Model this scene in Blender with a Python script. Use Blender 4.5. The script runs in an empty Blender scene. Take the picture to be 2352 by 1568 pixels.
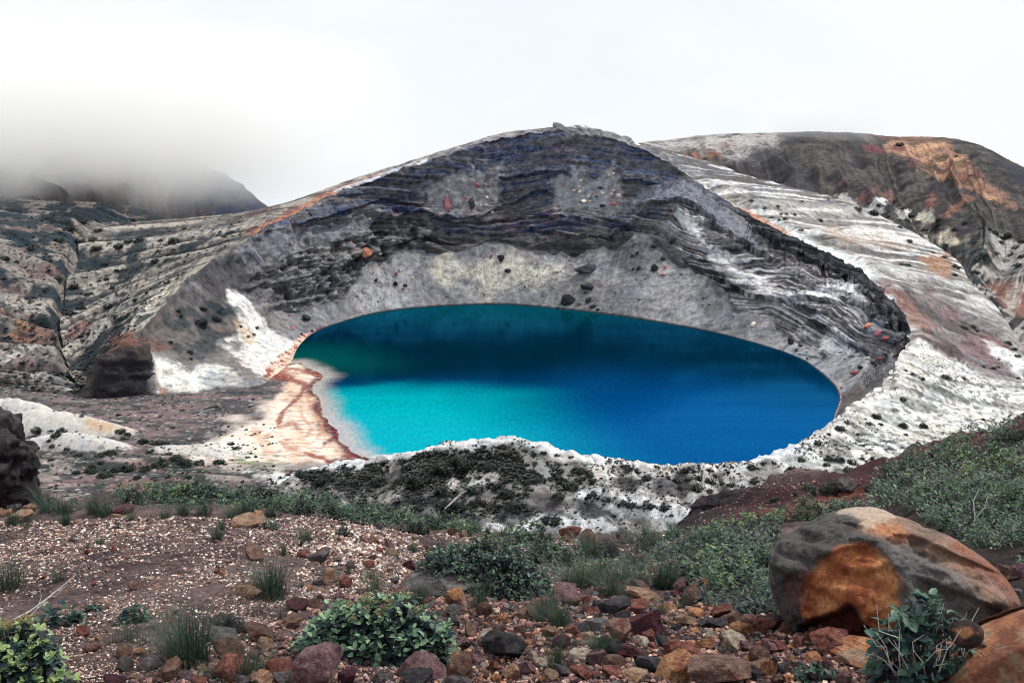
# Crater lake on a volcano, seen from a stony ridge above it.  Metres, +Y away from the viewer, lake level z = 0.
import bpy, math, random
import numpy as np
from mathutils import Vector, Euler, Matrix

random.seed(7)
RNG = np.random.default_rng(11)
SC = bpy.context.scene
COL = SC.collection

# ------------------------------------------------------------------ survey camera (2352 x 1568 tracing units)
EYE = np.array([0.0, 0.0, 150.0])
PITCH = math.radians(13.48)
FW = np.array([0, math.cos(PITCH), -math.sin(PITCH)])
UP = np.array([0, math.sin(PITCH), math.cos(PITCH)])
RT = np.array([1.0, 0, 0])
FPX = 2352.0


def ray(px, py):
    return FW + RT * ((px - 1176.0) / FPX) + UP * ((784.0 - py) / FPX)


def at(px, py, y):
    """the point y metres out along the sight line of a traced point"""
    d = ray(px, py)
    return EYE + d * (y / d[1])


def at_z(px, py, z):
    d = ray(px, py)
    return EYE + d * ((z - EYE[2]) / d[2])


def sight(P):
    d = P - EYE
    f = d @ FW
    f = np.where(np.abs(f) < 1e-6, 1e-6, f)
    return 1176.0 + FPX * (d @ RT) / f, 784.0 - FPX * (d @ UP) / f, f


def lin(*c):
    """8-bit sRGB to a linear triple"""
    c = np.array(c, float) / 255.0
    return np.where(c <= 0.04045, c / 12.92, ((c + 0.055) / 1.055) ** 2.4)


# ------------------------------------------------------------------ noise
def _hash(ix, iy, iz, seed):
    h = (ix * np.uint32(374761393) + iy * np.uint32(668265263) + iz * np.uint32(2147483647) + np.uint32((seed * 974634777 + 12345) & 0xFFFFFFFF))
    h = (h ^ (h >> np.uint32(13))) * np.uint32(1274126177)
    h = (h ^ (h >> np.uint32(15))) * np.uint32(2246822519)
    h = h ^ (h >> np.uint32(16))
    return h.astype(np.float32) * np.float32(2.0 / 4294967295.0) - np.float32(1.0)


def noise(x, y, z, seed=0):
    x, y, z = np.broadcast_arrays(np.asarray(x, np.float64), np.asarray(y, np.float64), np.asarray(z, np.float64))
    fx, fy, fz = np.floor(x), np.floor(y), np.floor(z)
    tx, ty, tz = (x - fx).astype(np.float32), (y - fy).astype(np.float32), (z - fz).astype(np.float32)
    ix, iy, iz = (fx.astype(np.int64).astype(np.uint32), fy.astype(np.int64).astype(np.uint32), fz.astype(np.int64).astype(np.uint32))
    tx = tx * tx * tx * (tx * (tx * 6 - 15) + 10)
    ty = ty * ty * ty * (ty * (ty * 6 - 15) + 10)
    tz = tz * tz * tz * (tz * (tz * 6 - 15) + 10)
    o = np.uint32(1)
    with np.errstate(over='ignore'):
        c = lambda a, b, d: _hash(ix + a, iy + b, iz + d, seed)
        z0 = np.uint32(0)
        x00 = c(z0, z0, z0) * (1 - tx) + c(o, z0, z0) * tx
        x10 = c(z0, o, z0) * (1 - tx) + c(o, o, z0) * tx
        x01 = c(z0, z0, o) * (1 - tx) + c(o, z0, o) * tx
        x11 = c(z0, o, o) * (1 - tx) + c(o, o, o) * tx
    y0 = x00 * (1 - ty) + x10 * ty
    y1 = x01 * (1 - ty) + x11 * ty
    return y0 * (1 - tz) + y1 * tz


def fbm(x, y, z, seed=0, octaves=4, gain=0.5):
    a, f, s, n = 1.0, 1.0, 0.0, 0.0
    for k in range(octaves):
        s = s + a * noise(x * f, y * f, z * f, seed + 17 * k)
        n += a
        a *= gain
        f *= 2.03
    return s / n * 1.6


def ss(a, b, x):
    t = np.clip((x - a) / (b - a), 0, 1)
    return t * t * (3 - 2 * t)


# ------------------------------------------------------------------ interpolation
def pchip(Y, xq):
    """shape-preserving cubic through Y[0], Y[1] ... at the places xq"""
    Y = np.asarray(Y, float)
    n = len(Y)
    d = np.diff(Y, axis=0)
    m = np.zeros_like(Y)
    if n > 2:
        a, b = d[:-1], d[1:]
        same = (a * b) > 0
        m[1:-1] = np.where(same, 2 * a * b / np.where(same, a + b, 1.0), 0.0)
        # softer than the harmonic mean alone: let gentle turns stay round
        m[1:-1] = 0.5 * m[1:-1] + 0.5 * np.where(same, (a + b) / 2, (a + b) / 4)
    m[0], m[-1] = d[0], d[-1]
    i = np.clip(np.floor(xq).astype(int), 0, n - 2)
    t = (np.asarray(xq, float) - i).reshape((-1,) + (1,) * (Y.ndim - 1))
    h00, h10 = 2 * t**3 - 3 * t**2 + 1, t**3 - 2 * t**2 + t
    h01, h11 = -2 * t**3 + 3 * t**2, t**3 - t**2
    return h00 * Y[i] + h10 * m[i] + h01 * Y[i + 1] + h11 * m[i + 1]


def dense(rows, per):
    """rows[r][station] of points -> array (rows, columns, 3)"""
    A = np.array(rows, float)
    n = A.shape[1]
    q = np.linspace(0, n - 1, (n - 1) * per + 1)
    return np.stack([pchip(A[r], q) for r in range(A.shape[0])])


def climb(A, counts):
    """smooth surface through dense rows A, counts[k] steps between row k and k+1"""
    q = np.concatenate([k + np.arange(c) / c for k, c in enumerate(counts)] + [[len(counts)]])
    return pchip(A, q)


def normals(P):
    du = np.gradient(P, axis=1)
    dv = np.gradient(P, axis=0)
    n = np.cross(du, dv)
    n /= np.linalg.norm(n, axis=2, keepdims=True) + 1e-12
    return n


# ------------------------------------------------------------------ meshes
def link(o, parent=None):
    COL.objects.link(o)
    if parent is not None:
        o.parent = parent
    return o


def raw_mesh(name, V, F, cols=None, smooth=True, attrs=None):
    """V (n,3); F list of index arrays (m,3) and/or (m,4)"""
    me = bpy.data.meshes.new(name)
    V = np.asarray(V, np.float32)
    F = [np.asarray(f, np.int32) for f in (F if isinstance(F, list) else [F]) if len(f)]
    me.vertices.add(len(V))
    me.vertices.foreach_set('co', V.ravel())
    loops = np.concatenate([f.ravel() for f in F])
    tot = np.concatenate([np.full(len(f), f.shape[1], np.int32) for f in F])
    me.loops.add(len(loops))
    me.loops.foreach_set('vertex_index', loops)
    me.polygons.add(len(tot))
    me.polygons.foreach_set('loop_start', np.concatenate([[0], np.cumsum(tot)[:-1]]).astype(np.int32))
    me.polygons.foreach_set('loop_total', tot)
    me.polygons.foreach_set('use_smooth', np.full(len(tot), smooth, bool))
    if cols is not None:
        a = me.attributes.new('tint', 'FLOAT_COLOR', 'POINT')
        c = np.ones((len(V), 4), np.float32)
        c[:, :3] = cols
        a.data.foreach_set('color', c.ravel())
    for k, v in (attrs or {}).items():
        a = me.attributes.new(k, 'FLOAT', 'POINT')
        a.data.foreach_set('value', np.asarray(v, np.float32).ravel())
    me.update(calc_edges=True)
    me.validate()
    return me


def quads(nv, nu):
    i = np.arange(nv * nu).reshape(nv, nu)
    return np.stack([i[:-1, :-1], i[:-1, 1:], i[1:, 1:], i[1:, :-1]], -1).reshape(-1, 4)


def sheet(name, P, col, mat, attrs=None, kind='structure', label=None, flip=False):
    nv, nu = P.shape[:2]
    F = quads(nv, nu)
    if flip:
        F = F[:, ::-1]
    me = raw_mesh(name, P.reshape(-1, 3), F, col.reshape(-1, 3), True, {k: v.reshape(-1) for k, v in (attrs or {}).items()})
    me.materials.append(mat)
    o = link(bpy.data.objects.new(name, me))
    o['kind'] = kind
    if label:
        o['label'] = label
    return o


# ------------------------------------------------------------------ painting of ground kinds
def inside(px, py, poly):
    x, y = px, py
    c = np.zeros(px.shape, bool)
    n = len(poly)
    for i in range(n):
        x0, y0 = poly[i]
        x1, y1 = poly[(i + 1) % n]
        if y0 == y1:
            continue
        c ^= ((y0 > y) != (y1 > y)) & (x < (x1 - x0) * (y - y0) / (y1 - y0) + x0)
    return c


def seg_dist(px, py, pts, closed=True):
    d = np.full(px.shape, 1e9)
    n = len(pts)
    for i in range(n if closed else n - 1):
        x0, y0 = pts[i]
        x1, y1 = pts[(i + 1) % n]
        vx, vy = x1 - x0, y1 - y0
        t = np.clip(((px - x0) * vx + (py - y0) * vy) / (vx * vx + vy * vy + 1e-9), 0, 1)
        d = np.minimum(d, (px - x0 - t * vx) ** 2 + (py - y0 - t * vy) ** 2)
    return np.sqrt(d)


class Paint:
    """ground colours of one sheet; outlines are given as traced and laid on the surface they belong to"""

    def __init__(self, P, base):
        self.P = P
        self.px, self.py, self.f = sight(P)
        self.col = np.empty(P.shape)
        self.col[:] = base
        x, y, z = P[..., 0], P[..., 1], P[..., 2]
        s = 2.2 / 600.0 * 20
        self.w1 = fbm(x * 0.06, y * 0.06, z * 0.06, 3, 4)
        self.w2 = fbm(x * 0.35, y * 0.35, z * 0.35, 5, 3)

    def area(self, poly, feather=8.0, rough=14.0, fine=6.0):
        xs, ys = [p[0] for p in poly], [p[1] for p in poly]
        m = feather + rough + fine + 10
        box = (self.px > min(xs) - m) & (self.px < max(xs) + m) & (self.py > min(ys) - m) & (self.py < max(ys) + m)
        out = np.zeros(self.px.shape)
        if box.any():
            px, py = self.px[box], self.py[box]
            d = seg_dist(px, py, poly)
            d = np.where(inside(px, py, poly), d, -d)
            d = d + rough * self.w1[box] + fine * self.w2[box]
            out[box] = ss(-feather, feather, d)
        return out

    def line(self, pts, width, feather=4.0, rough=5.0, fine=3.0):
        d = seg_dist(self.px, self.py, pts, False) + rough * self.w1 + fine * self.w2
        return 1 - ss(width - feather, width + feather, d)

    def put(self, mask, c, amount=1.0):
        m = (mask * amount)[..., None]
        self.col = self.col * (1 - m) + np.asarray(c) * m


G = 0.64          # photographed brightness to base colour


def C(*c):
    a = lin(*c)
    l = float(a @ [0.2126, 0.7152, 0.0722])
    a = l + (a - l) * 0.86
    return np.clip(a * G * (0.74 + 0.78 * l), 0.004, 0.80)
# ------------------------------------------------------------------ materials
def new_mat(name):
    m = bpy.data.materials.new(name)
    m.use_nodes = True
    nt = m.node_tree
    nt.nodes.clear()
    out = nt.nodes.new('ShaderNodeOutputMaterial')
    return m, nt, out


def N(nt, kind, **kw):
    n = nt.nodes.new(kind)
    for k, v in kw.items():
        if k in n.inputs.keys():
            n.inputs[k].default_value = v
        else:
            setattr(n, k, v)
    return n


def mixmul(nt, a, b, fac=1.0, blend='MULTIPLY'):
    m = nt.nodes.new('ShaderNodeMix')
    m.data_type = 'RGBA'
    m.blend_type = blend
    m.inputs['Factor'].default_value = fac
    for s, v in ((m.inputs[6], a), (m.inputs[7], b)):
        if isinstance(v, bpy.types.NodeSocket):
            nt.links.new(v, s)
        else:
            s.default_value = (*v, 1)
    return m.outputs[2]


def ramp(nt, fac, stops):
    r = nt.nodes.new('ShaderNodeValToRGB')
    e = r.color_ramp.elements
    while len(e) < len(stops):
        e.new(0.5)
    for k, (p, c) in enumerate(stops):
        e[k].position = p
        e[k].color = (*c, 1) if len(c) == 3 else c
    nt.links.new(fac, r.inputs[0])
    return r.outputs[0]


def g(v):
    return (v, v, v)


def ground_mat(name, scale, bump, speck=0.5, rough=0.95, strength=1.0, con=1.0):
    """painted ground kinds, broken up by grain at two sizes and a matching relief"""
    m, nt, out = new_mat(name)
    L = nt.links.new
    geo = N(nt, 'ShaderNodeNewGeometry')
    att = N(nt, 'ShaderNodeAttribute', attribute_name='tint')
    n1 = N(nt, 'ShaderNodeTexNoise', Scale=scale, Detail=8.0, Roughness=0.68)
    n2 = N(nt, 'ShaderNodeTexNoise', Scale=scale * 5.3, Detail=5.0, Roughness=0.7)
    vo = N(nt, 'ShaderNodeTexVoronoi', Scale=scale * 3.1)
    for n in (n1, n2, vo):
        L(geo.outputs['Position'], n.inputs['Vector'])
    c = mixmul(nt, att.outputs['Color'], ramp(nt, n1.outputs['Fac'], [(0.33, g(1 - 0.58 * con)), (0.5, g(1.0)), (0.66, g(1 + 0.5 * con))]))
    c = mixmul(nt, c, ramp(nt, n2.outputs['Fac'], [(0.3, g(1 - speck)), (0.5, g(1.0)), (0.72, g(1 + speck * 0.7))]))
    hue = N(nt, 'ShaderNodeTexNoise', Scale=scale * 0.23, Detail=4.0)
    L(geo.outputs['Position'], hue.inputs['Vector'])
    c = mixmul(nt, c, ramp(nt, hue.outputs['Fac'], [(0.35, (0.95, 0.99, 1.04)), (0.5, g(1.0)), (0.68, (1.05, 1.0, 0.95))]))
    b = N(nt, 'ShaderNodeBsdfPrincipled', Roughness=rough)
    b.inputs['Specular IOR Level'].default_value = 0.15
    L(c, b.inputs['Base Color'])
    add = N(nt, 'ShaderNodeMath', operation='MULTIPLY_ADD')
    L(n1.outputs['Fac'], add.inputs[0])
    add.inputs[1].default_value = 1.4
    L(n2.outputs['Fac'], add.inputs[2])
    bp = N(nt, 'ShaderNodeBump', Strength=strength, Distance=bump)
    L(add.outputs[0], bp.inputs['Height'])
    L(bp.outputs[0], b.inputs['Normal'])
    L(b.outputs[0], out.inputs['Surface'])
    return m


def rock_mat(name, c1, c2, c3, scale, bump=0.02, tint=False):
    """weathered stone: two mineral colours, a stain colour and lichen grain; object space so it travels with the stone"""
    m, nt, out = new_mat(name)
    L = nt.links.new
    tc = N(nt, 'ShaderNodeTexCoord')
    info = N(nt, 'ShaderNodeObjectInfo')
    vm = N(nt, 'ShaderNodeVectorMath', operation='ADD')
    L(tc.outputs['Object'], vm.inputs[0])
    sc = N(nt, 'ShaderNodeVectorMath', operation='SCALE')
    cmb = N(nt, 'ShaderNodeCombineXYZ')
    for k in range(3):
        L(info.outputs['Random'], cmb.inputs[k])
    L(cmb.outputs[0], sc.inputs[0])
    sc.inputs['Scale'].default_value = 37.0
    L(sc.outputs[0], vm.inputs[1])
    n1 = N(nt, 'ShaderNodeTexNoise', Scale=scale, Detail=6.0, Roughness=0.65)
    n2 = N(nt, 'ShaderNodeTexNoise', Scale=scale * 4.2, Detail=8.0, Roughness=0.72)
    n3 = N(nt, 'ShaderNodeTexNoise', Scale=scale * 0.8, Detail=5.0, Roughness=0.6)
    for n in (n1, n2, n3):
        L(vm.outputs[0], n.inputs['Vector'])
    n3.noise_dimensions = '4D'
    n3.inputs['W'].default_value = 4.7
    if tint:
        c = N(nt, 'ShaderNodeAttribute', attribute_name='tint').outputs['Color']
    else:
        c = ramp(nt, n1.outputs['Fac'], [(0.36, c1), (0.6, c2)])
        f = ramp(nt, n3.outputs['Fac'], [(0.52, g(0)), (0.63, g(1))])
        mx = nt.nodes.new('ShaderNodeMix')
        mx.data_type = 'RGBA'
        L(f, mx.inputs['Factor'])
        L(c, mx.inputs[6])
        mx.inputs[7].default_value = (*c3, 1)
        c = mx.outputs[2]
        c = mixmul(nt, c, ramp(nt, info.outputs['Random'], [(0, g(0.7)), (1, g(1.25))]))
    c = mixmul(nt, c, ramp(nt, n2.outputs['Fac'], [(0.3, g(0.5)), (0.5, g(1.0)), (0.7, g(1.5))]))
    b = N(nt, 'ShaderNodeBsdfPrincipled', Roughness=0.92)
    b.inputs['Specular IOR Level'].default_value = 0.2
    L(c, b.inputs['Base Color'])
    bp = N(nt, 'ShaderNodeBump', Strength=1.0, Distance=bump)
    L(n2.outputs['Fac'], bp.inputs['Height'])
    L(bp.outputs[0], b.inputs['Normal'])
    L(b.outputs[0], out.inputs['Surface'])
    return m


def leaf_mat(name, trans=0.25):
    m, nt, out = new_mat(name)
    L = nt.links.new
    att = N(nt, 'ShaderNodeAttribute', attribute_name='tint')
    info = N(nt, 'ShaderNodeObjectInfo')
    c = mixmul(nt, att.outputs['Color'], ramp(nt, info.outputs['Random'], [(0, (0.8, 0.85, 0.9)), (1, (1.2, 1.15, 1.0))]))
    b = N(nt, 'ShaderNodeBsdfPrincipled', Roughness=0.5)
    b.inputs['Specular IOR Level'].default_value = 0.35
    L(c, b.inputs['Base Color'])
    t = N(nt, 'ShaderNodeBsdfTranslucent')
    L(c, t.inputs['Color'])
    mx = N(nt, 'ShaderNodeMixShader')
    mx.inputs[0].default_value = trans
    L(b.outputs[0], mx.inputs[1])
    L(t.outputs[0], mx.inputs[2])
    L(mx.outputs[0], out.inputs['Surface'])
    return m


def plain_mat(name, c, rough=0.85):
    m, nt, out = new_mat(name)
    tc = N(nt, 'ShaderNodeTexCoord')
    n = N(nt, 'ShaderNodeTexNoise', Scale=40.0, Detail=4.0)
    nt.links.new(tc.outputs['Object'], n.inputs['Vector'])
    col = mixmul(nt, c, ramp(nt, n.outputs['Fac'], [(0.3, g(0.7)), (0.7, g(1.3))]))
    b = N(nt, 'ShaderNodeBsdfPrincipled', Roughness=rough)
    nt.links.new(col, b.inputs['Base Color'])
    nt.links.new(b.outputs[0], out.inputs['Surface'])
    return m


M = {
    'far': ground_mat('distant_ground', 0.26, 0.7, 0.4),
    'cliff': ground_mat('cliff_ground', 0.22, 0.6, 0.4),
    'flat': ground_mat('flat_ground', 0.5, 0.12, 0.22, con=0.4),
    'soil': ground_mat('stony_soil', 26.0, 0.012, 0.6),
    'leaf': leaf_mat('leaf'),
    'grass': leaf_mat('grass_blade', 0.3),
    'wood': plain_mat('bare_wood', lin(120, 105, 100)),
    'pale_wood': plain_mat('bleached_wood', lin(205, 200, 195)),
    'tinted': rock_mat('weathered_rock', g(1), g(1), g(1), 16.0, 0.02, tint=True),
    'crag': rock_mat('crag_rock', g(1), g(1), g(1), 5.0, 0.05, tint=True),
    'pebble': plain_mat('pebble_dust', g(0.5)),
}
STONE = {
    'grey': (lin(84, 84, 90), lin(128, 122, 122), lin(112, 84, 90)),
    'dark grey': (lin(46, 46, 52), lin(84, 82, 86), lin(66, 58, 66)),
    'tan': (lin(150, 118, 98), lin(190, 160, 140), lin(176, 120, 90)),
    'orange': (lin(176, 112, 76), lin(206, 156, 118), lin(146, 86, 74)),
    'red': (lin(124, 74, 70), lin(164, 108, 94), lin(104, 64, 74)),
    'maroon': (lin(70, 38, 50), lin(106, 62, 74), lin(80, 62, 70)),
    'purple': (lin(104, 74, 86), lin(146, 112, 116), lin(156, 130, 120)),
    'brown': (lin(102, 78, 72), lin(140, 112, 100), lin(112, 70, 64)),
    'cream': (lin(196, 180, 160), lin(222, 212, 198), lin(190, 150, 124)),
}
for k, (a, b_, c_) in STONE.items():
    M['stone ' + k] = rock_mat('stone_' + k.replace(' ', '_'), tuple(a * 1.15), tuple(b_ * 1.55), tuple(c_ * 1.35), 2.2, 0.14)
FAR_STONE = {'dark grey': lin(52, 54, 62), 'grey': lin(120, 120, 126), 'red': lin(150, 90, 92), 'cream': lin(228, 216, 196), 'pink': lin(176, 118, 126), 'orange': lin(190, 130, 106)}
for k, a in FAR_STONE.items():
    M['far ' + k] = rock_mat('crater_stone_' + k.replace(' ', '_'), tuple(a * 0.7), tuple(a), tuple(a * np.array([1.0, 0.85, 0.85])), 1.2, 0.2)

# pebbles carry their own colour
m, nt, out = new_mat('pebbles')
att = N(nt, 'ShaderNodeAttribute', attribute_name='tint')
geo = N(nt, 'ShaderNodeNewGeometry')
nz = N(nt, 'ShaderNodeTexNoise', Scale=130.0, Detail=5.0)
nt.links.new(geo.outputs['Position'], nz.inputs['Vector'])
cc = mixmul(nt, att.outputs['Color'], ramp(nt, nz.outputs['Fac'], [(0.3, g(0.6)), (0.7, g(1.3))]))
bs = N(nt, 'ShaderNodeBsdfPrincipled', Roughness=0.9)
bs.inputs['Specular IOR Level'].default_value = 0.2
nt.links.new(cc, bs.inputs['Base Color'])
nt.links.new(bs.outputs[0], out.inputs['Surface'])
M['pebble'] = m

# lake: body colour with shallows and a painted dark reflection under a softly rippled, blue-tinted surface
m, nt, out = new_mat('lake_water')
L = nt.links.new
att = N(nt, 'ShaderNodeAttribute', attribute_name='tint')
geo = N(nt, 'ShaderNodeNewGeometry')
mp = N(nt, 'ShaderNodeMapping')
mp.inputs['Scale'].default_value = (0.55, 0.2, 1.0)
L(geo.outputs['Position'], mp.inputs['Vector'])
rip = N(nt, 'ShaderNodeTexNoise', Scale=1.1, Detail=5.0, Roughness=0.6)
L(mp.outputs[0], rip.inputs['Vector'])
bp = N(nt, 'ShaderNodeBump', Strength=0.35, Distance=0.12)
L(rip.outputs['Fac'], bp.inputs['Height'])
df = N(nt, 'ShaderNodeBsdfDiffuse')
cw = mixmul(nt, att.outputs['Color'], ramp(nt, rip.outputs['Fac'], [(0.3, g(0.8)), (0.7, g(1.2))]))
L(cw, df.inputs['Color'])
gl = N(nt, 'ShaderNodeBsdfGlossy', Roughness=0.1)
gl.inputs['Color'].default_value = (0.03, 0.36, 0.8, 1)
L(bp.outputs[0], gl.inputs['Normal'])
fr = N(nt, 'ShaderNodeFresnel', IOR=1.33)
mul = N(nt, 'ShaderNodeMath', operation='MULTIPLY')
L(fr.outputs[0], mul.inputs[0])
win = N(nt, 'ShaderNodeTexNoise', Scale=1.0, Detail=5.0, Roughness=0.6)
mpw = N(nt, 'ShaderNodeMapping')
mpw.inputs['Scale'].default_value = (0.012, 0.05, 1.0)
L(geo.outputs['Position'], mpw.inputs['Vector'])
L(mpw.outputs[0], win.inputs['Vector'])
wr = N(nt, 'ShaderNodeMapRange')
L(win.outputs['Fac'], wr.inputs[0])
wr.inputs[1].default_value, wr.inputs[2].default_value = 0.3, 0.7
wr.inputs[3].default_value, wr.inputs[4].default_value = 0.65, 1.15
L(wr.outputs[0], mul.inputs[1])
mx = N(nt, 'ShaderNodeMixShader')
L(mul.outputs[0], mx.inputs[0])
L(df.outputs[0], mx.inputs[1])
L(gl.outputs[0], mx.inputs[2])
L(mx.outputs[0], out.inputs['Surface'])
M['water'] = m
# ------------------------------------------------------------------ the crater: stations round the rim, left buttress -> back -> right -> near side
# (foot of slope) | (scree top x, y, metres out) | (ledge) | (rim)
ST = [
    ((205, 902, 1.5), (235, 862, 508), (265, 822, 514), (299, 780, 519)),
    ((352, 908, 1.5), (340, 870, 508), (322, 820, 514), (306, 777, 520)),
    ((480, 893, 2.0), (440, 830, 535), (400, 770, 550), (360, 715, 552)),
    ((600, 878, 1.5), (545, 800, 565), (500, 720, 590), (424, 650, 585)),
    ((655, 830, 1.0), (590, 770, 600), (530, 680, 612), (480, 608, 610)),
    ((690, 790, 0.0), (640, 715, 655), (590, 640, 655), (537, 568, 640)),
    ((725, 762, 0.0), (700, 705, 675), (650, 610, 678), (600, 530, 672)),
    ((790, 738, 0.0), (765, 690, 700), (720, 580, 705), (680, 486, 705)),
    ((850, 722, 0.0), (815, 640, 728), (800, 545, 735), (762, 450, 735)),
    ((920, 711, 0.0), (885, 590, 757), (890, 510, 764), (860, 412, 765)),
    ((1000, 704, 0.0), (960, 572, 772), (980, 485, 785), (965, 374, 790)),
    ((1080, 700, 0.0), (1060, 587, 775), (1075, 480, 795), (1080, 338, 808)),
    ((1150, 699, 0.0), (1130, 566, 785), (1160, 480, 805), (1170, 313, 822)),
    ((1220, 703, 0.0), (1230, 570, 783), (1260, 480, 805), (1270, 301, 830)),
    ((1290, 710, 0.0), (1330, 578, 778), (1350, 470, 800), (1363, 308, 825)),
    ((1360, 718, 0.0), (1410, 572, 770), (1430, 470, 795), (1450, 333, 812)),
    ((1430, 727, 0.0), (1465, 545, 764), (1500, 460, 785), (1535, 372, 800)),
    ((1500, 738, 0.0), (1545, 600, 732), (1560, 490, 760), (1600, 416, 788)),
    ((1580, 752, 0.0), (1620, 640, 700), (1640, 540, 735), (1665, 455, 772)),
    ((1660, 768, 0.0), (1690, 715, 660), (1720, 600, 700), (1740, 505, 752)),
    ((1740, 790, 0.0), (1780, 750, 635), (1810, 650, 670), (1820, 545, 725)),
    ((1800, 808, 0.0), (1860, 808, 583), (1900, 700, 620), (1908, 582, 690)),
    ((1850, 830, 0.0), (1930, 812, 560), (1985, 720, 580), (1985, 625, 640)),
    ((1890, 860, 0.0), (1975, 822, 540), (2045, 755, 548), (2051, 689, 580)),
    ((1915, 885, 0.0), (2000, 835, 525), (2058, 790, 527), (2089, 757, 535)),
    ((1927, 912, 0.0), (1975, 868, 505), (2030, 838, 502), (2066, 821, 500)),
    ((1918, 945, 0.0), (1950, 915, 482), (1990, 898, 476), (2020, 888, 470)),
]
# the near side of the bowl is hidden behind its own rim: rim point and where its inner slope meets the water
NEAR = [((1932, 949, 436), 452), ((1828, 1019, 400), 424), ((1700, 1058, 382), 401), ((1600, 1068, 376), 395), ((1450, 1053, 374), 398),
        ((1330, 1035, 374), 403), ((1190, 1004, 378), 413), ((1080, 1006, 382), 413), ((980, 1026, 386), 409), ((880, 1050, 390), 403),
        ((780, 1066, 392), 400), ((680, 1088, 388), 393)]
MID = np.array([28.0, 575.0, 0.0])

low, scree, ledge, rim = [], [], [], []
for a, b, c, d in ST:
    low.append(at_z(*a))
    scree.append(at(*b))
    ledge.append(at(*c))
    rim.append(at(*d))
for d, y in NEAR:
    r = at(*d)
    l = np.array([r[0] * (y / r[1]) * 0.96, y, -0.3])
    rim.append(r)
    low.append(l)
    scree.append(l + (r - l) * np.array([0.4, 0.4, 0.36]))
    ledge.append(l + (r - l) * np.array([0.75, 0.75, 0.72]))
low, rim = np.array(low), np.array(rim)
bed = low + (MID - low) * (14.0 / np.linalg.norm((MID - low)[:, :2], axis=1))[:, None]
bed[:, 2] = low[:, 2] - 5.0
PER = 38


def jag(R):
    """the broken edge of the rim; the same for every sheet that shares it"""
    R = R.copy()
    a = noise(R[:, 0] * 0.09, R[:, 1] * 0.09, 0, 41) * 1.3 + noise(R[:, 0] * 0.3, R[:, 1] * 0.3, 0, 42) * 0.8 + noise(R[:, 0] * 0.9, R[:, 1] * 0.9, 0, 43) * 0.5
    R[:, 2] += a
    R[:, 0] += 1.8 * noise(R[:, 0] * 0.15, R[:, 1] * 0.15, 3, 44)
    return R


A = dense([bed, low, scree, ledge, rim, rim], PER)
RIM = jag(A[4])
A[5] = RIM
# the rim breaks off in a short dark face before the wall eases
inw = (MID - RIM)
inw = inw / np.linalg.norm(inw[:, :2], axis=1, keepdims=True)
sq = np.arange(A.shape[1]) / PER
lipn = (0.55 + 0.6 * np.abs(noise(sq * 3.1, 0, 0, 45)) + 0.5 * np.abs(noise(sq * 11, 0, 0, 46)))
liph = 5.0 * lipn * ss(0.4, 1.2, sq) * (1 - 0.75 * ss(7, 9, sq) * (1 - ss(15, 17, sq))) * (1 - ss(24.5, 25.5, sq))
A[4] = RIM + inw * np.array([1.0, 1.0, 0.0]) * (0.25 * liph + 0.05)[:, None] - np.array([0, 0, 1.0]) * (liph + 0.05)[:, None]
# wavy scree line
ww = fbm(A[2, :, 0] * 0.05, A[2, :, 1] * 0.05, 0, 8, 4)[:, None]
A[2] = A[2] + (A[3] - A[2]) * np.clip(0.16 * ww, -0.2, 0.25)
Pa = np.concatenate([climb(A[:3], [10, 110])[:-1], climb(A[2:5], [115, 113])[:-1], climb(A[4:], [12])])
nvA, nuA = Pa.shape[:2]
row = np.arange(nvA)[:, None] * np.ones((1, nuA))
tS = np.clip((row - 10) / 110.0, 0, 1)                        # along the scree
tC = np.clip((row - 120) / 240.0, 0, 1)                        # up the wall
stn = np.arange(nuA)[None, :] / PER * np.ones((nvA, 1))
n = normals(Pa)
if n[200, 500] @ (EYE - Pa[200, 500]) < 0:
    n = -n
x, y, z = Pa[..., 0], Pa[..., 1], Pa[..., 2]
# coves and ribs of the wall, then hard and soft beds standing out and cut back
wall = ss(0.0, 0.06, tC) * (1 - ss(0.965, 1.0, tC)) * ss(3.6, 5.6, stn) * (1 - ss(25, 26.5, stn))
coarse = fbm(x * 0.022, y * 0.022, z * 0.012, 21, 4)
zz = z + 3.0 * fbm(x * 0.02, y * 0.02, 0.0, 22, 3) + 0.05 * x + 9 * noise(stn * 0.45, 0, 0, 23)
beds = 0.6 * noise(zz * 0.13, x * 0.010, y * 0.010, 31) + 0.4 * noise(zz * 0.36, x * 0.022, y * 0.022, 32)
patchy = ss(-0.25, 0.35, fbm(x * 0.03, y * 0.03, z * 0.05, 34, 3))
stepz = 2.4 * np.tanh(5 * beds) + 0.6 * patchy * np.tanh(4 * noise(zz * 0.95, x * 0.03, y * 0.03, 33))
blocky = fbm(x * 0.16, y * 0.16, z * 0.2, 24, 4)
roughL = 1 - 0.6 * ss(0.55, 0.8, tC) * ss(9, 12, stn) * (1 - ss(16, 18, stn))
lower_left = ss(4, 6, stn) * (1 - ss(9.3, 10.3, stn)) * (1 - ss(0.55, 0.8, tC))
qx_, qy_, _ = sight(Pa)


def zone(poly, f):
    d = seg_dist(qx_, qy_, poly)
    d = np.where(inside(qx_, qy_, poly), d, -d) + 7 * fbm(x * 0.1, y * 0.1, z * 0.1, 35, 3)
    return ss(-f, f, d)


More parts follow.
